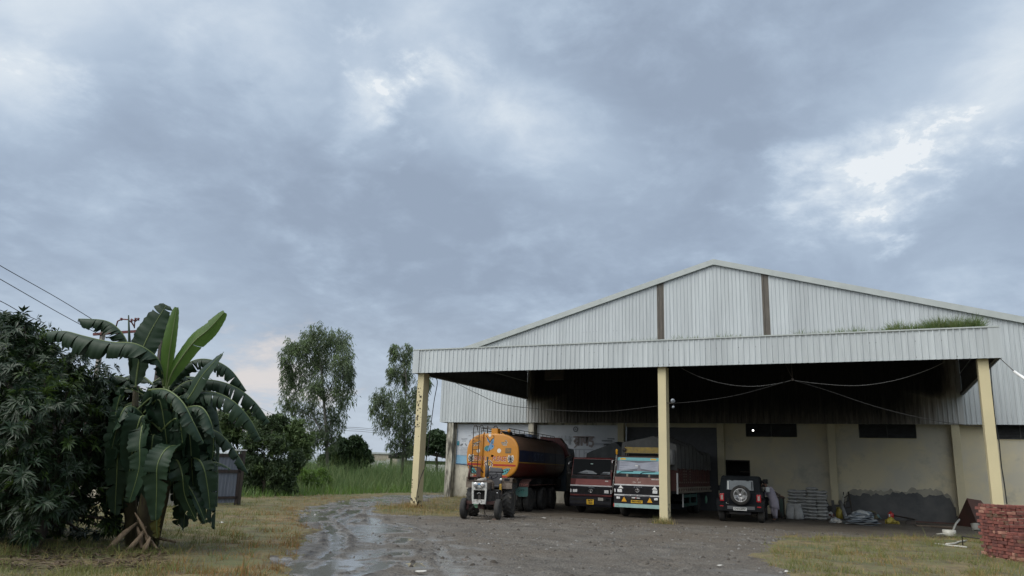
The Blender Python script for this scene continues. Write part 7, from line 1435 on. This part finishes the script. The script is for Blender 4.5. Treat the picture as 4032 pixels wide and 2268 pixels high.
def mango():
    base = Vector((8.7, -31.3, 0)); t = thing('mango_tree', 'big dark mango tree with drooping whorled leaves filling the left edge', 'tree', base)
    b = MB(); limb(b, (0, 0, -.1), (.1, .1, 1.3), .16, .13, M_BARK); 
    cl = []                                         # clumps read off the outline through a real depth; low rear ones added for darkness
    ctr = at_depth(60, 1120, 16.0)
    for (u, v, r, d) in ((60, 812, .34, 15.6), (25, 850, .55, 15.4), (95, 842, .40, 15.8), (130, 880, .45, 15.6), (180, 900, .38, 15.9), (60, 905, .6, 15.0), (-40, 860, .7, 15.6), (10, 960, .7, 14.4), (110, 950, .55, 14.9), (200, 950, .5, 15.6), (255, 950, .42, 16.0), (300, 975, .38, 16.3), (335, 1000, .36, 16.4), (350, 1060, .34, 16.5), (340, 1120, .36, 16.4), (330, 1180, .36, 16.3), (335, 1240, .32, 16.3), (140, 1010, .5, 14.6), (70, 1030, .6, 14.0), (215, 1020, .5, 15.4), (280, 1030, .45, 15.9), (325, 1055, .28, 16.3), (-50, 1030, .8, 14.4), (20, 1110, .7, 13.8), (110, 1110, .55, 14.2), (190, 1100, .5, 15.2), (260, 1105, .48, 15.7), (310, 1120, .32, 16.1), (60, 1200, .6, 13.6), (140, 1190, .45, 14.4), (210, 1190, .45, 15.3), (275, 1190, .42, 15.8), (300, 1250, .32, 16.0), (-30, 1220, .7, 14.0), (150, 1335, .30, 16.0), (215, 1345, .30, 16.2), (275, 1335, .30, 16.4), (330, 1320, .26, 16.6), (85, 1372, .24, 15.0), (20, 1370, .3, 14.6), (20, 1280, .45, 13.8), (95, 1280, .40, 13.5), (240, 1270, .40, 15.6), (180, 1270, .4, 15.2), (70, 1340, .20, 13.4), (130, 1250, .3, 13.7), (280, 1310, .25, 15.7), (-110, 950, 1.0, 15.2), (-120, 1150, 1.0, 14.8), (-200, 1050, 1.1, 15.4), (-190, 1250, .8, 15.0), (-230, 880, 1.0, 16.2), (-130, 1330, .5, 14.6)):
        c = at_depth(u, v, d)-base; cl.append((c, r))
        if r > .33:
            for back in (1.3, 2.6):                 # the far side of the crown
                c2 = at_depth(u*.8-30, v+10, d+back)-base
                if c2.z > .5: cl.append((c2, r*1.15))
    for c, r in cl:
        limb(b, Vector((.1, .1, min(1.2, max(.6, c.z*.4)))), c, .05, .014, M_BARK, 5, -.04)
    b.build('trunk', t)
    Vs, Fs, Ms, off = [], [], [], 0
    for ci, (c, r) in enumerate(cl):
        yg = RNG.random() < .22
        nw = int(24*(r/.4)**1.7)+4; q = np.array(c)+ball(nw, (r, r, r*.85)); q = q[q[:, 2] > .12]
        for w in q:
            out = w-np.array(c); out /= np.linalg.norm(out)+1e-6; ax = out*.7+np.array([0, 0, .25])+RNG.normal(size=3)*.25; ax /= np.linalg.norm(ax); k = RNG.integers(7, 16); sz = RNG.uniform(.72, 1.2)
            a = RNG.uniform(0, 6.28)+np.arange(k)*2.4; e1 = np.cross(ax, [0.3, .2, 1]); e1 /= np.linalg.norm(e1); e2 = np.cross(ax, e1); sp = RNG.uniform(.55, 1.25, k)[:, None]
            D = ax*(.9-sp*.35)+(np.cos(a)[:, None]*e1+np.sin(a)[:, None]*e2)*sp; D[:, 2] -= .28
            P = w-ax*RNG.uniform(0, .06, k)[:, None]; L = RNG.uniform(.12, .24, k)*sz
            V, F = leaves(P, D, np.tile(ax, (k, 1)), L, L*.235, .55, .18); Vs.append(V); Fs.append(F+off); off += len(V)
            Ms.append(np.full(len(F), 1 if RNG.random() < (.45 if yg else .05)+.08*(w[2] > 2.6) else 0))
    npmesh('crown', np.concatenate(Vs), np.concatenate(Fs), None, t, mi=np.concatenate(Ms), mats=[M_MANGO, M_MANGO2])
mango()
M_BAN1 = leafmat('dark banana leaf', (.013, .032, .018), (.023, .047, .024), .12, 2.2, .50, .35); M_BAN2 = leafmat('young banana leaf', (.060, .125, .026), (.09, .165, .034), .38, 2.5, .40, .5); M_MIDR = M('banana midrib', (.13, .17, .06), (.10, .14, .05), rough=.5); M_STEM = M('banana stem sheaths', (.085, .075, .035), (.045, .035, .022), scale=3, rough=.7, aniso=(4, 4, .7)); M_DEAD = M('dead banana sheath', (.24, .18, .12), (.15, .105, .065), scale=5, rough=.85, aniso=(4, 4, 1)); M_BANY = leafmat('yellowing banana leaf', (.10, .09, .02), (.07, .075, .02), .2, 2.5, .5)
def banana():
    base = Vector((10.05, -30.25, 0)); t = thing('banana_plant', 'tall banana clump with torn arching leaves, two pale young leaves and dead basal sheaths', 'plant', base)
    r = random.Random(31); D0 = 15.2
    def P3(x, y, dd=0.0): return at_depth(x*.4929, 734.7+.4929*y, D0+dd)-base       # pixels of an enlarged detail
    def leaf(pts, wid, mat, drop, tear, flip=0.0, side=None, tone=None, depth=0.0):
        """pts: midrib (x, y, depth) from petiole to tip; wid: half width in m; drop: 0 = flat blade .. 1 = hanging straight down from the midrib"""
        wid *= .90
        C = [p[0] if len(p) == 1 else P3(p[0], p[1], (p[2] if len(p) > 2 else 0)+depth) for p in pts]; M_ = []
        for i in range(len(C)-1):
            a, b_, c, d = C[max(i-1, 0)], C[i], C[i+1], C[min(i+2, len(C)-1)]
            for k in range(9): s = k/9; M_.append(.5*((2*b_)+(c-a)*s+(2*a-5*b_+4*c-d)*s*s+(3*b_-a-3*c+d)*s**3))
        M_.append(C[-1]); n = len(M_); g = MB(); rad = [.022*(1-.8*i/n) for i in range(n)]
        up = Vector((0, 0, 1)); tocam = (CAMP-base-M_[n//2]).normalized()
        side_v = side
        L = sum((M_[i+1]-M_[i]).length for i in range(n-1)); acc = 0.0; st = .10 if tear < 2 else 0
        rows = []; ns = int(L/.045); 
        for i in range(ns+1):                       # resample evenly
            q = i/ns*(n-1); k = min(n-2, int(q)); rows.append((M_[k].lerp(M_[k+1], q-k), (M_[k+1]-M_[k]).normalized()))
        for sgn in (-1, 1):
            i = 0
            while i < ns:
                wdt = max(2, int(r.gauss(4.6, 2.0)/max(.5, min(1.3, tear)))) if tear > 0 else ns
                if tear < .5 and tear > 0: wdt *= 3
                j = min(ns, i+wdt); dr = drop+r.uniform(-.22, .20)*min(1, tear); gap = True; vs = []; m = 5; mid = (i+j)/2; tp = (r.uniform(.08, .42) if r.random() < .75 else r.uniform(.3, .6))*min(1, tear) if tear else 0
                tw = r.uniform(-.25, .25)*min(1, tear); ln = 1-.30*r.random()*min(1, tear)
                for a in range(i, j+1):
                    p, tg = rows[a]; f = a/ns
                    w = wid*ln*(math.sin(min(1, max(0, (f-.10)/.90)*.93+.045)*math.pi)**.55) if f > .10 else wid*max(0, (f-.04)/.06)*.38
                    nrm = tg.cross(up); nrm = nrm.normalized() if nrm.length > .05 else tg.cross(tocam).normalized()
                    if side_v is not None: nrm = (side_v-tg*side_v.dot(tg)).normalized()
                    bn = nrm.cross(tg).normalized()
                    if bn.z < 0 and side_v is None: bn = -bn
                    e = (a-i)/(j-i); sh = (1-.10*e) if gap else 1
                    for q in range(m+1):
                        s = q/m; an = (flip*.5+dr*1.45)*s**.8 if side_v is None else flip+dr*1.2*s; pl = p+nrm*sgn*w*s*math.cos(an)*sh-bn*w*s*math.sin(an)+tg*w*(.22*s*s+tw*s*s*.3)
                        rp = .25 if tear < .2 else 1; pl += bn*(.010*math.sin(a*1.9)+.012*math.sin(a*.7+sgn))*s*rp+nrm*sgn*.012*rp*math.sin(a*2.3)*s*s; pl += tg*((mid-a)*.045*tp*s**1.3)
                        vs.append(pl)
                cc = j-i+1; g.add(vs, [(x*(m+1)+y, (x+1)*(m+1)+y, (x+1)*(m+1)+y+1, x*(m+1)+y+1)[::sgn] for x in range(cc-1) for y in range(m)], mat, True); i = j
        g.tube(M_, rad, M_MIDR, 6); o = g.build('leaf', t)
        if tone: o['label'] = tone
        return o
    W1, W2 = .27, .22
    tc = Vector((RT.x, RT.y, RT.z)); fc = (RT*.8-FW*.6).normalized(); fl = (RT*.8+FW*.6).normalized()
    leaf([(690, 500, .1), (715, 330, .2), (775, 190, .3), (850, 66, .4)], .36, M_BAN1, .10, .35, side=tc)
    leaf([(845, 500), (858, 370), (875, 240), (903, 78, .1)], .20, M_BAN2, .35, 0, flip=.25, side=fl, tone='pale young leaf standing upright')
    leaf([(848, 500), (885, 400), (985, 260), (1065, 190), (1145, 103)], .245, M_BAN2, .15, .05, flip=.45, side=(tc*.7+UP*-.7).normalized(), tone='pale young leaf leaning to the right')
    leaf([(880, 610), (960, 545, -.2), (1030, 430, -.2), (1095, 355, -.2), (1138, 313, -.2)], .30, M_BAN1, .06, .1, side=(tc*.75+UP*.5-FW*.35).normalized())
    leaf([(835, 480), (810, 350, -.1), (700, 268, -.2), (560, 255, -.2), (430, 225, -.2), (330, 200, -.1), (235, 206, 0)], .44, M_BAN1, .88, .9)
    leaf([(700, 400, .6), (650, 260, .7), (600, 185, .7), (530, 145, .7), (400, 136, .6)], .36, M_BAN1, .95, 1.8)
    leaf([(850, 520, .3), (900, 420, .5), (990, 350, .6), (1090, 350, .6), (1180, 400, .6), (1258, 505, .6)], .34, M_BAN1, .95, 1.9)
    leaf([(850, 540, .1), (950, 460, .2), (1080, 450, .2), (1200, 485, .2), (1300, 560, .2), (1378, 665, .2)], .36, M_BAN1, .92, 1.6)
    leaf([(860, 570), (960, 520, -.1), (1080, 510, -.2), (1180, 550, -.3), (1270, 640, -.3), (1333, 755, -.3)], .38, M_BAN1, .92, 1.2)
    leaf([(840, 560), (760, 500, -.4), (850, 500, -.8), (930, 560, -1.0), (985, 660, -1.1), (1040, 770, -1.1)][1:], .27, M_BAN1, .75, .8)
    leaf([(880, 640), (960, 590, -.4), (1030, 590, -.6), (1075, 660, -.7), (1090, 750, -.7), (1085, 850, -.7)], .25, M_BAN1, .7, 1.0)
    leaf([(900, 740, .2), (1000, 690, .3), (1100, 710, .3), (1170, 770, .3), (1225, 850, .3), (1268, 925, .3)], .23, M_BAN1, .8, .8)
    leaf([(870, 860), (900, 790, -.4), (850, 800, -.8), (805, 880, -1.0), (800, 1000, -1.0), (795, 1165, -1.0)], .30, M_BAN1, .15, .2, side=tc)
    leaf([(870, 870), (905, 860, -.3), (930, 930, -.6), (945, 1040, -.6), (1000, 1165, -.6)], .28, M_BAN1, .25, .7, side=(tc*.9-FW*.4).normalized())
    leaf([(900, 860), (1000, 850, -.2), (1040, 900, -.3), (1060, 1000, -.3), (1072, 1110, -.3)], .24, M_BAN1, .3, .6, side=(tc*.8+FW*.5).normalized())
    leaf([(800, 720), (740, 660, -.4), (715, 760, -.7), (710, 900, -.8), (660, 1075, -.8)], .30, M_BAN1, .2, .5, side=(tc*.9-FW*.3).normalized())
    leaf([(780, 700), (700, 600, -.3), (640, 590, -.5), (600, 680, -.6), (570, 800, -.6)], .26, M_BAN1, .6, .8)
    leaf([(900, 880), (1050, 868), (1120, 875), (1178, 905)], .10, M_BAN1, .4, .3)
    leaf([(830, 1000), (815, 1080, -.5), (800, 1180, -.6), (805, 1255, -.6)], .14, M_BANY, .4, .5, side=tc, tone='yellowing leaf hanging to the grass')
    leaf([(870, 950), (950, 980, -.3), (1000, 1060, -.4), (1050, 1180, -.4)], .15, M_BAN1, .5, .9, side=(tc*.7+FW*.6).normalized())
    leaf([(820, 640, .6), (740, 520, .9), (640, 440, 1.0), (540, 440, 1.0), (450, 520, 1.0)], .27, M_BAN1, .8, .9)
    leaf([(830, 700, .8), (900, 600, 1.2), (1000, 580, 1.4), (1100, 650, 1.5), (1150, 780, 1.5)], .26, M_BAN1, .8, .9)
    leaf([(800, 760, .4), (740, 800, .5), (690, 900, .5), (640, 1020, .5)], .24, M_BAN1, .5, .7)
    leaf([(850, 900, .5), (900, 960, .6), (930, 1080, .6), (900, 1190, .6)], .22, M_BAN1, .4, .7, side=tc)
    leaf([(760, 900, .5), (740, 980, .3), (760, 1080, .2), (770, 1150, .2)], .22, M_BAN1, .4, .7, side=tc)
    # the inner and far leaves of the clump, hanging all round the stems
    for k in range(56):
        az = r.uniform(0, 6.283); hz = r.uniform(1.5, 3.3); ln = r.uniform(.75, 1.35); o_ = Vector((math.cos(az), math.sin(az), 0)); s0 = Vector((r.uniform(-.25, .55), r.uniform(-.2, .3), hz))
        if o_.dot(Vector((FW.x, FW.y, 0))) < -.15: o_ = -o_
        if k % 3 == 0: o_ = (o_*.4+RT*(1 if r.random() < .62 else -1)*.9).normalized(); o_.z = 0
        pts3 = [s0, s0+o_*ln*.35+Vector((0, 0, .22)), s0+o_*ln*.72+Vector((0, 0, .10)), s0+o_*ln*.95+Vector((0, 0, -.45)), s0+o_*ln*1.02+Vector((0, 0, -min(1.25, hz-.35)))]
        leaf([(p,) for p in pts3], r.uniform(.24, .36), M_BAN1, r.uniform(.35, .9), r.uniform(.3, 1.1))
    for k in range(26):                             # blades hanging round the stems
        x = r.uniform(560, 1080); y = r.uniform(520, 800); ln = r.uniform(230, 420); dd = r.uniform(-.55, .75); sx = r.uniform(-40, 70)*(1 if x > 760 else -1)
        sd_ = (tc*r.uniform(.55, 1)+FW*r.uniform(-.7, .7)).normalized()
        leaf([(x-sx*1.5+(780-x)*.5, y+20, dd*.3), (x-sx*.4+(780-x)*.15, y-45, dd*.8), (x, y, dd), (x+sx*.6, y+ln*.5, dd), (x+sx, min(1240, y+ln), dd)], r.uniform(.20, .33), M_BAN1, r.uniform(.1, .55), r.uniform(.2, 1.1), side=sd_)
    # rolled spear, stems, dead sheaths
    g = MB(); g.tube([P3(675, 470, .2), P3(662, 300, .2), P3(656, 118, .2)], [.035, .033, .012], M_BAN1, 8); g.build('spear_leaf', t)
    for pts, rr in (([(735, 1300), (745, 1100), (790, 880), (838, 640), (850, 500)], [.17, .15, .13, .09, .05]), ([(680, 1290, .4), (665, 1050, .4), (680, 760, .4), (695, 480, .3)], [.13, .12, .09, .05]), ([(775, 1290, .3), (830, 1060, .2), (870, 850, .1), (885, 640, .2)], [.12, .11, .09, .05])):
        g = MB(); P = [P3(*p) for p in pts]; P[0].z = -.05; g.tube(P, rr, M_STEM, 12); g.build('stem', t)
    for pts, w in (([(700, 1180, -.2), (640, 1225, -.45), (585, 1280, -.6), (535, 1338, -.6)], .075), ([(745, 1200, -.2), (715, 1250, -.5), (680, 1290, -.6), (640, 1332, -.6)], .07), ([(735, 1230, -.3), (760, 1265, -.6), (742, 1300, -.7), (735, 1332, -.7)], .09), ([(745, 1250, -.2), (775, 1280, -.5), (805, 1312, -.6)], .06), ([(690, 1130, -.3), (725, 1190, -.5), (760, 1262, -.6)], .05), ([(760, 1240, .2), (830, 1262, .2), (900, 1278, .2)], .04), ([(700, 1200, -.2), (720, 1260, -.4), (722, 1310, -.5)], .08)):
        P = [P3(*p) for p in pts]; 
        for p in P: p.z = max(p.z, .015)
        g = MB(); vs = []
        for i, p in enumerate(P):
            tg = (P[min(i+1, len(P)-1)]-P[max(i-1, 0)]).normalized(); s_ = tg.cross(Vector((FW.x, FW.y, 0))).normalized(); k = w*.62*(1 if 0 < i < len(P)-1 else .35)
            vs += [p-s_*k, p-s_*k*.3+Vector((0, -.01, .018)), p+s_*k*.3+Vector((0, -.01, .018)), p+s_*k]
        g.add(vs, [(4*i+q, 4*i+q+1, 4*i+5+q, 4*i+4+q) for i in range(len(P)-1) for q in range(3)], M_DEAD, True); o = g.build('dead_sheath', t); so_ = o.modifiers.new('s', 'SOLIDIFY'); so_.thickness = .006
banana()
def twigs():
    r = random.Random(12); b = MB()
    for i in range(40):
        u, v = r.uniform(0, 330), r.uniform(1388, 1425); p = at_z(u, v, .05); a = r.uniform(-.6, .6); l = r.uniform(.15, .6); b.tube([(p.x, p.y, .05), (p.x+l*.5*math.cos(a), p.y+l*.5*math.sin(a), .05+r.uniform(0, .05)), (p.x+l*math.cos(a), p.y+l*math.sin(a), .05)], r.uniform(.003, .007), M_WOOD, 4)
    tag(b.build('fallen_twigs'), kind='stuff')
    n = 900; u = RNG.uniform(-60, 420, n); v = RNG.uniform(1376, 1432, n); P = np.array([tuple(at_z(a, c, .05)) for a, c in zip(u, v)]); D = rdir(n); D[:, 2] *= .15
    V, F = leaves(P, D, rdir(n, 3), RNG.uniform(.08, .2, n), RNG.uniform(.02, .045, n), .0); tag(npmesh('fallen_leaves', V, F, M('dead brown leaves', (.10, .065, .038), (.05, .036, .024), scale=3, rough=.9)), kind='stuff')
twigs()
def post_weeds():
    n = 260; p = at_z(1660, 1318, 0); x = RNG.normal(p.x+.05, .22, n); y = RNG.normal(-12.55, .16, n); h = RNG.uniform(.06, .34, n)
    tag(blades('post_weeds', x, y, 0*x, h, RNG.uniform(.006, .013, n), None, .8, 3, .8, mi=RNG.integers(0, 2, n), mats=[M_DRY, M_GRN]), kind='stuff')
    n = 240; x = RNG.normal(5.5, .25, n); y = RNG.normal(-12.5, .18, n); h = RNG.uniform(.08, .36, n)
    tag(blades('post_weeds', x, y, 0*x+.04, h, RNG.uniform(.006, .012, n), None, .9, 3, .9, mi=RNG.integers(0, 2, n), mats=[M_DRY, M_RUST]), kind='stuff')
    n = 500; x = RNG.uniform(.3, 5.3, n); y = RNG.normal(.28, .1, n); h = RNG.uniform(.06, .3, n)
    tag(blades('wall_weeds', x, y, 0*x+.0, h, RNG.uniform(.006, .013, n), None, .9, 3, .9, mi=RNG.integers(0, 2, n), mats=[M_DRY, M_BUSH2]), kind='stuff')
post_weeds()

# ------------------------------------------------------------------ gate, hut, poles and the far compound
def left_side():
    M_GATE = M('blue grey gate sheet', (.16, .175, .21), (.12, .135, .165), scale=2, rough=.5, dirt=.3, dcol=(.10, .10, .10), aniso=(3, 3, .5)); M_GFR = M('dark gate frame', (.03, .022, .02), (.05, .035, .03), scale=6, rough=.7); M_HUT = M('beige rendered hut wall', (.42, .38, .31), (.34, .31, .25), scale=1, rough=.9, dirt=.4, dcol=(.2, .18, .14))
    a, c = at_z(512, 1274), at_z(594, 1272); d = (c-a); d.z = 0; w = d.length; d.normalize(); top = 2.02; t = thing('metal_gate', 'grey ribbed sheet metal gate leaf in a dark frame half hidden by the banana leaves', 'gate', a)
    n_ = Vector((d.y, -d.x, 0)); b = MB(); ribbed(b, (0, 0, 0), d, n_, profile(0, w, .16, .025, .05), .12, top-.1, M_GATE); b.build('sheet', t)
    b = MB(); b2 = lambda s0, s1, z0, z1, o=.06: b.box(s0, s1, -.03, o-.03, z0, z1, M_GFR, frame((0, 0, 0), d, Vector((0, 0, 1)).cross(d)))
    T = frame((0, 0, 0), d, Vector((0, 0, 1)).cross(d))
    for s0, s1, z0, z1 in ((0, w, top-.12, top), (0, w, .28, .37), (0, w, 1.28, 1.40), (w-.12, w, 0, top), (0, .1, 0, top)): b.box(s0, s1, -.06, -.0, z0, z1, M_GFR, T)
    b.build('frame', t); b = MB(); b.box(w+.02, w+.14, -.08, .06, 0, top+.15, M_IRON, T); b.box(-.4, w+.2, -.06, .10, top+.14, top+.19, M_WHITE, T); b.build('gate_post', t)
    p = at_z(330, 1278); t = thing('hut', 'small flat roofed beige hut mostly hidden behind the banana clump', 'hut', (p.x, p.y, 0)); q = at_z(508, 1272)-Vector((p.x, p.y, 0)); b = MB(); b.box(0, q.x-.05, .0, 3.0, 0, 2.35, M_HUT, frame((0, 0, 0), (q.x, q.y, 0), Vector((0, 0, 1)).cross(Vector((q.x, q.y, 0))))); L_ = math.hypot(q.x, q.y); b.v = []; b.f = []; b.m = []; b.sm = []; T = frame((0, 0, 0), (q.x, q.y, 0), Vector((0, 0, 1)).cross(Vector((q.x, q.y, 0)))); b.box(0, L_-.08, 0, 3, 0, 2.35, M_HUT, T); b.build('wall', t); b = MB(); b.box(-.2, L_+.1, -.25, 3.2, 2.35, 2.47, M_TRIM, T); b.build('roof', t); b = MB(); b.box(L_*.3, L_*.3+.9, -.02, .02, 1.0, 1.9, M_GFR, T); b.build('window', t)
    # H-frame power pole and its wires
    M_CONC = M('grey concrete pole', (.30, .28, .25), (.22, .2, .18), scale=3, rough=.9); M_RSTI = M('red brown insulator', (.12, .03, .03), rough=.4)
    d = 38.0; A, B_ = at_depth(259, 838, d), at_depth(412, 824, d); t = thing('power_pole', 'twin concrete power pole with a crossarm and red brown fittings above the banana leaves', 'power pole', (A.x, A.y, 0)); o = Vector((A.x, A.y, 0)); A, B_ = A-o, B_-o
    for P in (A, B_):
        b = MB(); b.box(P.x-.09, P.x+.09, P.y-.09, P.y+.09, -.2, P.z+.1, M_CONC if P is A else M_IRON); b.build('pole', t, bevel=.01)
    b = MB(); b.beam(A+(A-B_)*.12+Vector((0, -.12, -.05)), B_+(B_-A)*.05+Vector((0, -.12, -.12)), .1, .12, M_RSTI); b.build('crossarm', t)
    b = MB(); f = lambda u, v: at_depth(u, v, d-.15)-o
    b.tube([f(290, 828), f(296, 808), f(306, 803), f(322, 804), f(332, 812), f(338, 822)], .035, M_RSTI, 6)
    for u, v in ((305, 803), (331, 806), (341, 803), (348, 803)): c = f(u, v); b.lathe([(.0, -.08), (.07, -.05), (.04, 0), (.07, .05), (0, .08)], c, (0, 0, 1), M_RSTI, 8)
    b.tube([f(338, 826), f(339, 808), f(330, 802)], .03, M_RSTI, 6); b.tube([f(339, 810), f(347, 803)], .03, M_RSTI, 6); b.build('insulator', t)
    for pts, lab in ((((-120, 594, 26), (0, 668, 30), (150, 753, 35), (262, 822, 38)), 'uppermost thin wire slanting down from the left to the twin pole'), (((-120, 634, 26), (0, 702, 30), (150, 788, 35), (258, 846, 38)), 'second thin wire slanting down to the twin pole beneath the uppermost'), (((258, 846, 38), (400, 884, 44), (520, 947, 55), (640, 1018, 72), (712, 1054, 86)), 'thin wire running on from the twin pole down behind the banana leaves'), (((-100, 716, 26), (0, 757, 30), (60, 790, 33), (110, 812, 35)), 'lower thin wire slanting into the mango tree'), (((-100, 745, 26), (0, 780, 30), (90, 815, 35)), 'lowest thin wire slanting into the mango tree')):
        cable([at_depth(u, v, q) for u, v, q in pts], .016, lab, M_CABLE, 'power_line', 'wire', 'thin power wires crossing the sky on the left')
    for k, v in enumerate((1076, 1080, 1085)):
        cable([at_depth(860, v-2, 110), at_depth(905, v, 118), at_depth(960, v+4, 130), at_depth(1120, v+10, 150)], .03, ('top' if k == 0 else 'middle' if k == 1 else 'bottom')+' one of three distant wires between the eucalyptus trees', M_CABLE2, 'power_line', 'wire', 'distant wires between the eucalyptus trees')
    p = on_ground(530, 62); b = MB(); z = at_depth(530, 1004, 62).z; b.tube([(p.x, p.y, 0), (p.x, p.y, z)], [.14, .09], M_CONC, 8); b.box(p.x-.6, p.x+.6, p.y-.05, p.y+.05, z-.5, z-.4, M_IRON); tag(b.build('concrete_pole', origin=p), 'single pale concrete pole glimpsed behind the right hand banana leaves', 'pole')
    # compound beyond the field
    M_FARW = M('far beige wall', (.42, .37, .30), (.36, .32, .26), scale=.5, rough=.9); M_FARW2 = M('far whitewashed wall', (.58, .58, .56), (.46, .46, .45), scale=.6, rough=.9, dirt=.3, dcol=(.2, .2, .18)); M_SIGN = M('green sign panel', (.03, .16, .10), rough=.6)
    def slabpx(u0, v0, u1, v1, d, dep, mat, name, lab, cat, extra=None):
        a, c = at_depth(u0, v0, d), at_depth(u1, v1, d); h = a.z; o = Vector((a.x, a.y, 0)); dd = Vector((c.x-a.x, c.y-a.y, 0)); T = frame((0, 0, 0), dd, Vector((0, 0, 1)).cross(dd)); t = thing(name, lab, cat, o); b = MB(); b.box(0, dd.length, 0, dep, -.1, h, mat, T); b.build('wall', t)
        if extra: extra(t, T, dd.length, h)
        return t
    def cap(t, T, L, h): b = MB(); b.box(-.2, L+.2, -.2, .6, h, h+.25, M_TRIM, T); b.build('coping', t)
    slabpx(918, 1141, 1000, 1146, 120, 12, M_FARW, 'far_building', 'far flat roofed beige building at the back of the field', 'building', cap)
    slabpx(928, 1158, 972, 1160, 100, .3, M_FARW2, 'boundary_wall', 'far whitewashed boundary wall with a green panel beyond the tall grass', 'wall', lambda t, T, L, h: (lambda b: (b.box(L*.55, L*.75, -.06, 0, h-1.6, h-.3, M_SIGN, T), b.build('sign_panel', t)))(MB()))
    slabpx(972, 1156, 985, 1157, 98, .3, M_FARW2, 'gate_pier', 'far white gate pier with faint lettering at the end of the boundary wall', 'pier')
    a, c = at_depth(984, 1142, 92), at_depth(1135, 1141, 92); o = Vector((a.x, a.y, 0)); dd = Vector((c.x-a.x, c.y-a.y, 0)); T = frame((0, 0, 0), dd, Vector((0, 0, 1)).cross(dd)); t = thing('open_shed', 'far open sided dark shed with a low pitched roof behind the slim eucalyptus', 'shed', o); L = dd.length
    b = MB(); b.prism([(-.3, a.z-.5), (-.3, a.z-.1), (L*.42, a.z+.75), (L+.3, a.z-.1), (L+.3, a.z-.5), (L*.42, a.z+.25)], -8, .0, M_CHAS, T @ Matrix(((1, 0, 0, 0), (0, 0, -1, 0), (0, 1, 0, 0), (0, 0, 0, 1)))); b.build('roof', t)
    for k in range(5): b = MB(); b.box(L*k/4-.12, L*k/4+.12, .2, .5, -.1, a.z-.3, M_CHAS, T); b.build('post', t)
    b = MB(); b.box(0, L, 7.5, 7.8, -.1, a.z-.6, M_FARW2, T); b.build('wall', t)
    slabpx(1072, 1168, 1130, 1169, 84, .3, M_FARW2, 'boundary_wall', 'low grey boundary wall between the left post and the warehouse corner', 'wall')
left_side()
bpy.context.view_layer.update()
